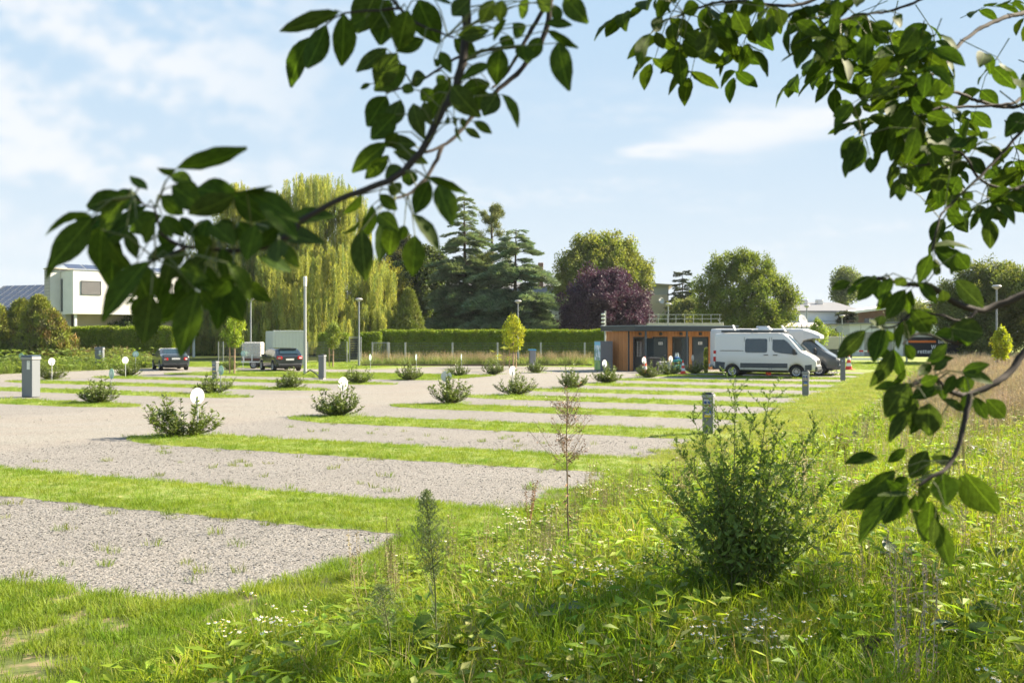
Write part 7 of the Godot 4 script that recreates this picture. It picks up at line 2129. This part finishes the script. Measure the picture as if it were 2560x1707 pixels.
	for s in sets:
		var z: Array = Z[s[0]]
		for q in s[2]:
			if count >= 300: break
			var dd: float = s[1] + rnd(-0.14, 0.14)
			var b := px(z[0] + q[0] / z[2], z[1] + q[1] / z[2], dd) - foot
			var e := px(z[0] + q[2] / z[2], z[1] + q[3] / z[2], dd + rnd(-0.03, 0.03)) - foot
			put_leaf(t, forms, lms, b, e, q[4] / z[2] / F * dd, nodes, twigs, foot)
			count += 1
			if (s[0] == "A" and rng.randf() < 0.8) or (s[0] == "D" and rng.randf() < 0.35):      # leaflets behind, too overlapped to tell apart
				var bb2 := frame((e - b).rotated(Vector3(0, 0, 1), rnd(-0.7, 0.7)), (Vector3(0, 0.3, 1) + rdir() * 0.6).normalized())
				var l2 := maxf(0.05, (e - b).length() * rnd(0.7, 1.0))
				extra.put(Transform3D(bb2 * Basis.from_scale(Vector3(l2 * 0.5, l2, l2)), b + Vector3(rnd(-.03, .03), rnd(-.02, .02), -rnd(0.05, 0.16))), tint(Color(0.14, 0.215, 0.05), 0.2, 0.1))
	part("branches", wood.mesh(true), mat("walnut bark", lin(0.03, 0.024, 0.021), 0.9), t)
	var tk := MB.new()
	tk.tube([Vector3.ZERO, Vector3(0.05, 1.5, 0), trunk_top, trunk_top + Vector3(0.2, 2.5, 0.2)], [0.24, 0.2, 0.16, 0.07], 10)
	for k in 9:
		var a := rnd(0, TAU)
		tk.tube([trunk_top + Vector3(0, k * 0.25, 0), trunk_top + Vector3(cos(a) * 1.6, 1.2 + k * 0.25, sin(a) * 1.6), trunk_top + Vector3(cos(a) * 3.4, 1.5 + k * 0.2, sin(a) * 3.4)], [0.08, 0.05, 0.012], 6)
	part("trunk", tk.mesh(true), bark(), t)
	# the rest of the crown: whole compound leaves, dense in the upper right corner and beyond the frame
	var cm := MB.new()
	cm.col = Color.WHITE
	cm.tube([Vector3.ZERO, Vector3(0, -0.02, 0.14), Vector3(0, -0.10, 0.27)], [0.002, 0.0015, 0.001], 3, false)
	for k in 7:
		var u := [0.1, 0.1, 0.18, 0.18, 0.25, 0.25, 0.27][k] as float
		var sd := [-1.0, 1.0, -1.0, 1.0, -1.0, 1.0, 0.0][k] as float
		var o := Vector3(0, -0.9 * u * u - 0.01, u)
		var d := Vector3(sd * 0.9, -0.45, 0.35 if sd != 0.0 else 0.8).normalized()
		var fb := frame(d, (Vector3.UP + rdir() * 0.35).normalized())
		var ln := rnd(0.085, 0.115)
		var f: ArrayMesh = forms[k % 6]
		var ar := f.surface_get_arrays(0)
		var base := cm.v.size()
		for i in ar[Mesh.ARRAY_VERTEX].size():
			cm.vert(o + fb * (ar[Mesh.ARRAY_VERTEX][i] * Vector3(ln * 0.52, ln, ln)), ar[Mesh.ARRAY_TEX_UV][i])
		for i in ar[Mesh.ARRAY_INDEX]: cm.ix.append(base + i)
	var comp := cm.mesh(true)
	var sw := Swarm.new()
	# in the picture: upper right corner
	for r in [[2235, 2570, -20, 300, 16, 2.5, 3.6], [2080, 2330, -20, 60, 10, 2.6, 3.4], [1600, 2080, -60, 10, 9, 2.6, 3.2], [2240, 2440, 170, 300, 6, 2.5, 3.2], [2440, 2580, 280, 480, 9, 2.6, 3.6]]:
		for i in r[4]:
			var p := px(rnd(r[0], r[1]), rnd(r[2], r[3]), rnd(r[5], r[6])) - foot
			sw.put(Transform3D(Basis(Vector3.UP, rnd(0, TAU)) * Basis(Vector3.RIGHT, rnd(-0.2, 0.9)) * Basis.from_scale(Vector3.ONE * rnd(0.8, 1.1)), p), tint(Color(0.155, 0.235, 0.05), 0.2, 0.1))
	for i in 3300:
		var d := rdir() * pow(rng.randf(), 0.33)
		var p := Vector3(1.2, 5.2, -3.9) + d * Vector3(5.6, 2.8, 3.5)
		if p.y < 2.6: continue
		var w := p + foot
		var dep := -w.z
		if dep > 0.2:
			var sx := w.x / dep
			var sy := (w.y - CH) / dep
			if absf(sx) < 0.56 + 0.3 / dep and sy < 0.40 + 0.4 / dep and sy > -0.4: continue
		elif dep > -1.5 and absf(w.x) < 1.0 and w.y < 3.2: continue
		sw.put(Transform3D(Basis(Vector3.UP, rnd(0, TAU)) * Basis(Vector3.RIGHT, rnd(-0.2, 0.9)), p), tint(Color(0.155, 0.235, 0.05), 0.2, 0.1))
	for i in 420:      # unseen leaf layer added above the view to shade left and middle leaflets
		var w := Vector3(rnd(-0.1, 2.2), rnd(3.6, 5.0), -rnd(1.6, 3.6))
		if (w.y - CH) / -w.z < 0.40 + 0.4 / -w.z: continue
		sw.put(Transform3D(Basis(Vector3.UP, rnd(0, TAU)) * Basis(Vector3.RIGHT, rnd(-0.2, 0.9)), w - foot), tint(Color(0.155, 0.235, 0.05), 0.2, 0.1))
	var cmat := mat("walnut leaf crown", Color.WHITE, 0.6, {"tex": vt, "vc": true, "back": lin(0.75, 0.8, 0.3), "spec": 0.2})
	swarm("crown", sw, comp, cmat, t)
	swarm("overlapped_leaves", extra, forms[0], cmat, t)
	part("leaf_stalks", twigs.mesh(true), mat("leaf stalk", lin(0.10, 0.12, 0.05), 0.6), t).set_meta("kind", "stuff")

func put_leaf(t: Node, forms: Array, lms: Array, b: Vector3, e: Vector3, w: float, nodes: PackedVector3Array, twigs: MB, foot: Vector3) -> void:
	var dir := e - b
	var ln := dir.length()
	var to_cam := (Vector3(0, CH, 0) - foot - b).normalized()
	var face_k := clampf(w / ln, 0.12, 0.8)
	var real_w := maxf(w * 1.02, ln * 0.40)                     # a narrow outline is a leaf seen from its edge
	var tilt := acos(clampf(w / real_w, 0.2, 1.0))
	var side := dir.normalized().cross(to_cam).normalized()
	var sg := 1.0 if rng.randf() < 0.5 else -1.0
	var nrm := (to_cam * cos(tilt) + side * sin(tilt) * sg + rdir() * 0.12).normalized()
	if nrm.y < -0.2 and rng.randf() < 0.5: nrm = -nrm
	var bb := frame(dir, nrm)
	part("leaf", forms[rng.randi() % forms.size()], lms[rng.randi() % lms.size()], t, Transform3D(bb * Basis.from_scale(Vector3(real_w, ln * 1.04, ln)), b))
	var best := 9.9
	var at := Vector3.ZERO
	for k in range(0, nodes.size(), 2):
		var dd := nodes[k].distance_squared_to(b)
		if dd < best:
			best = dd; at = nodes[k]
	if best > 0.0004 and best < 0.16:
		twigs.tube([at, at.lerp(b, 0.5) + Vector3(0, 0.012, 0), b], [0.0018, 0.0014, 0.001], 4, false)
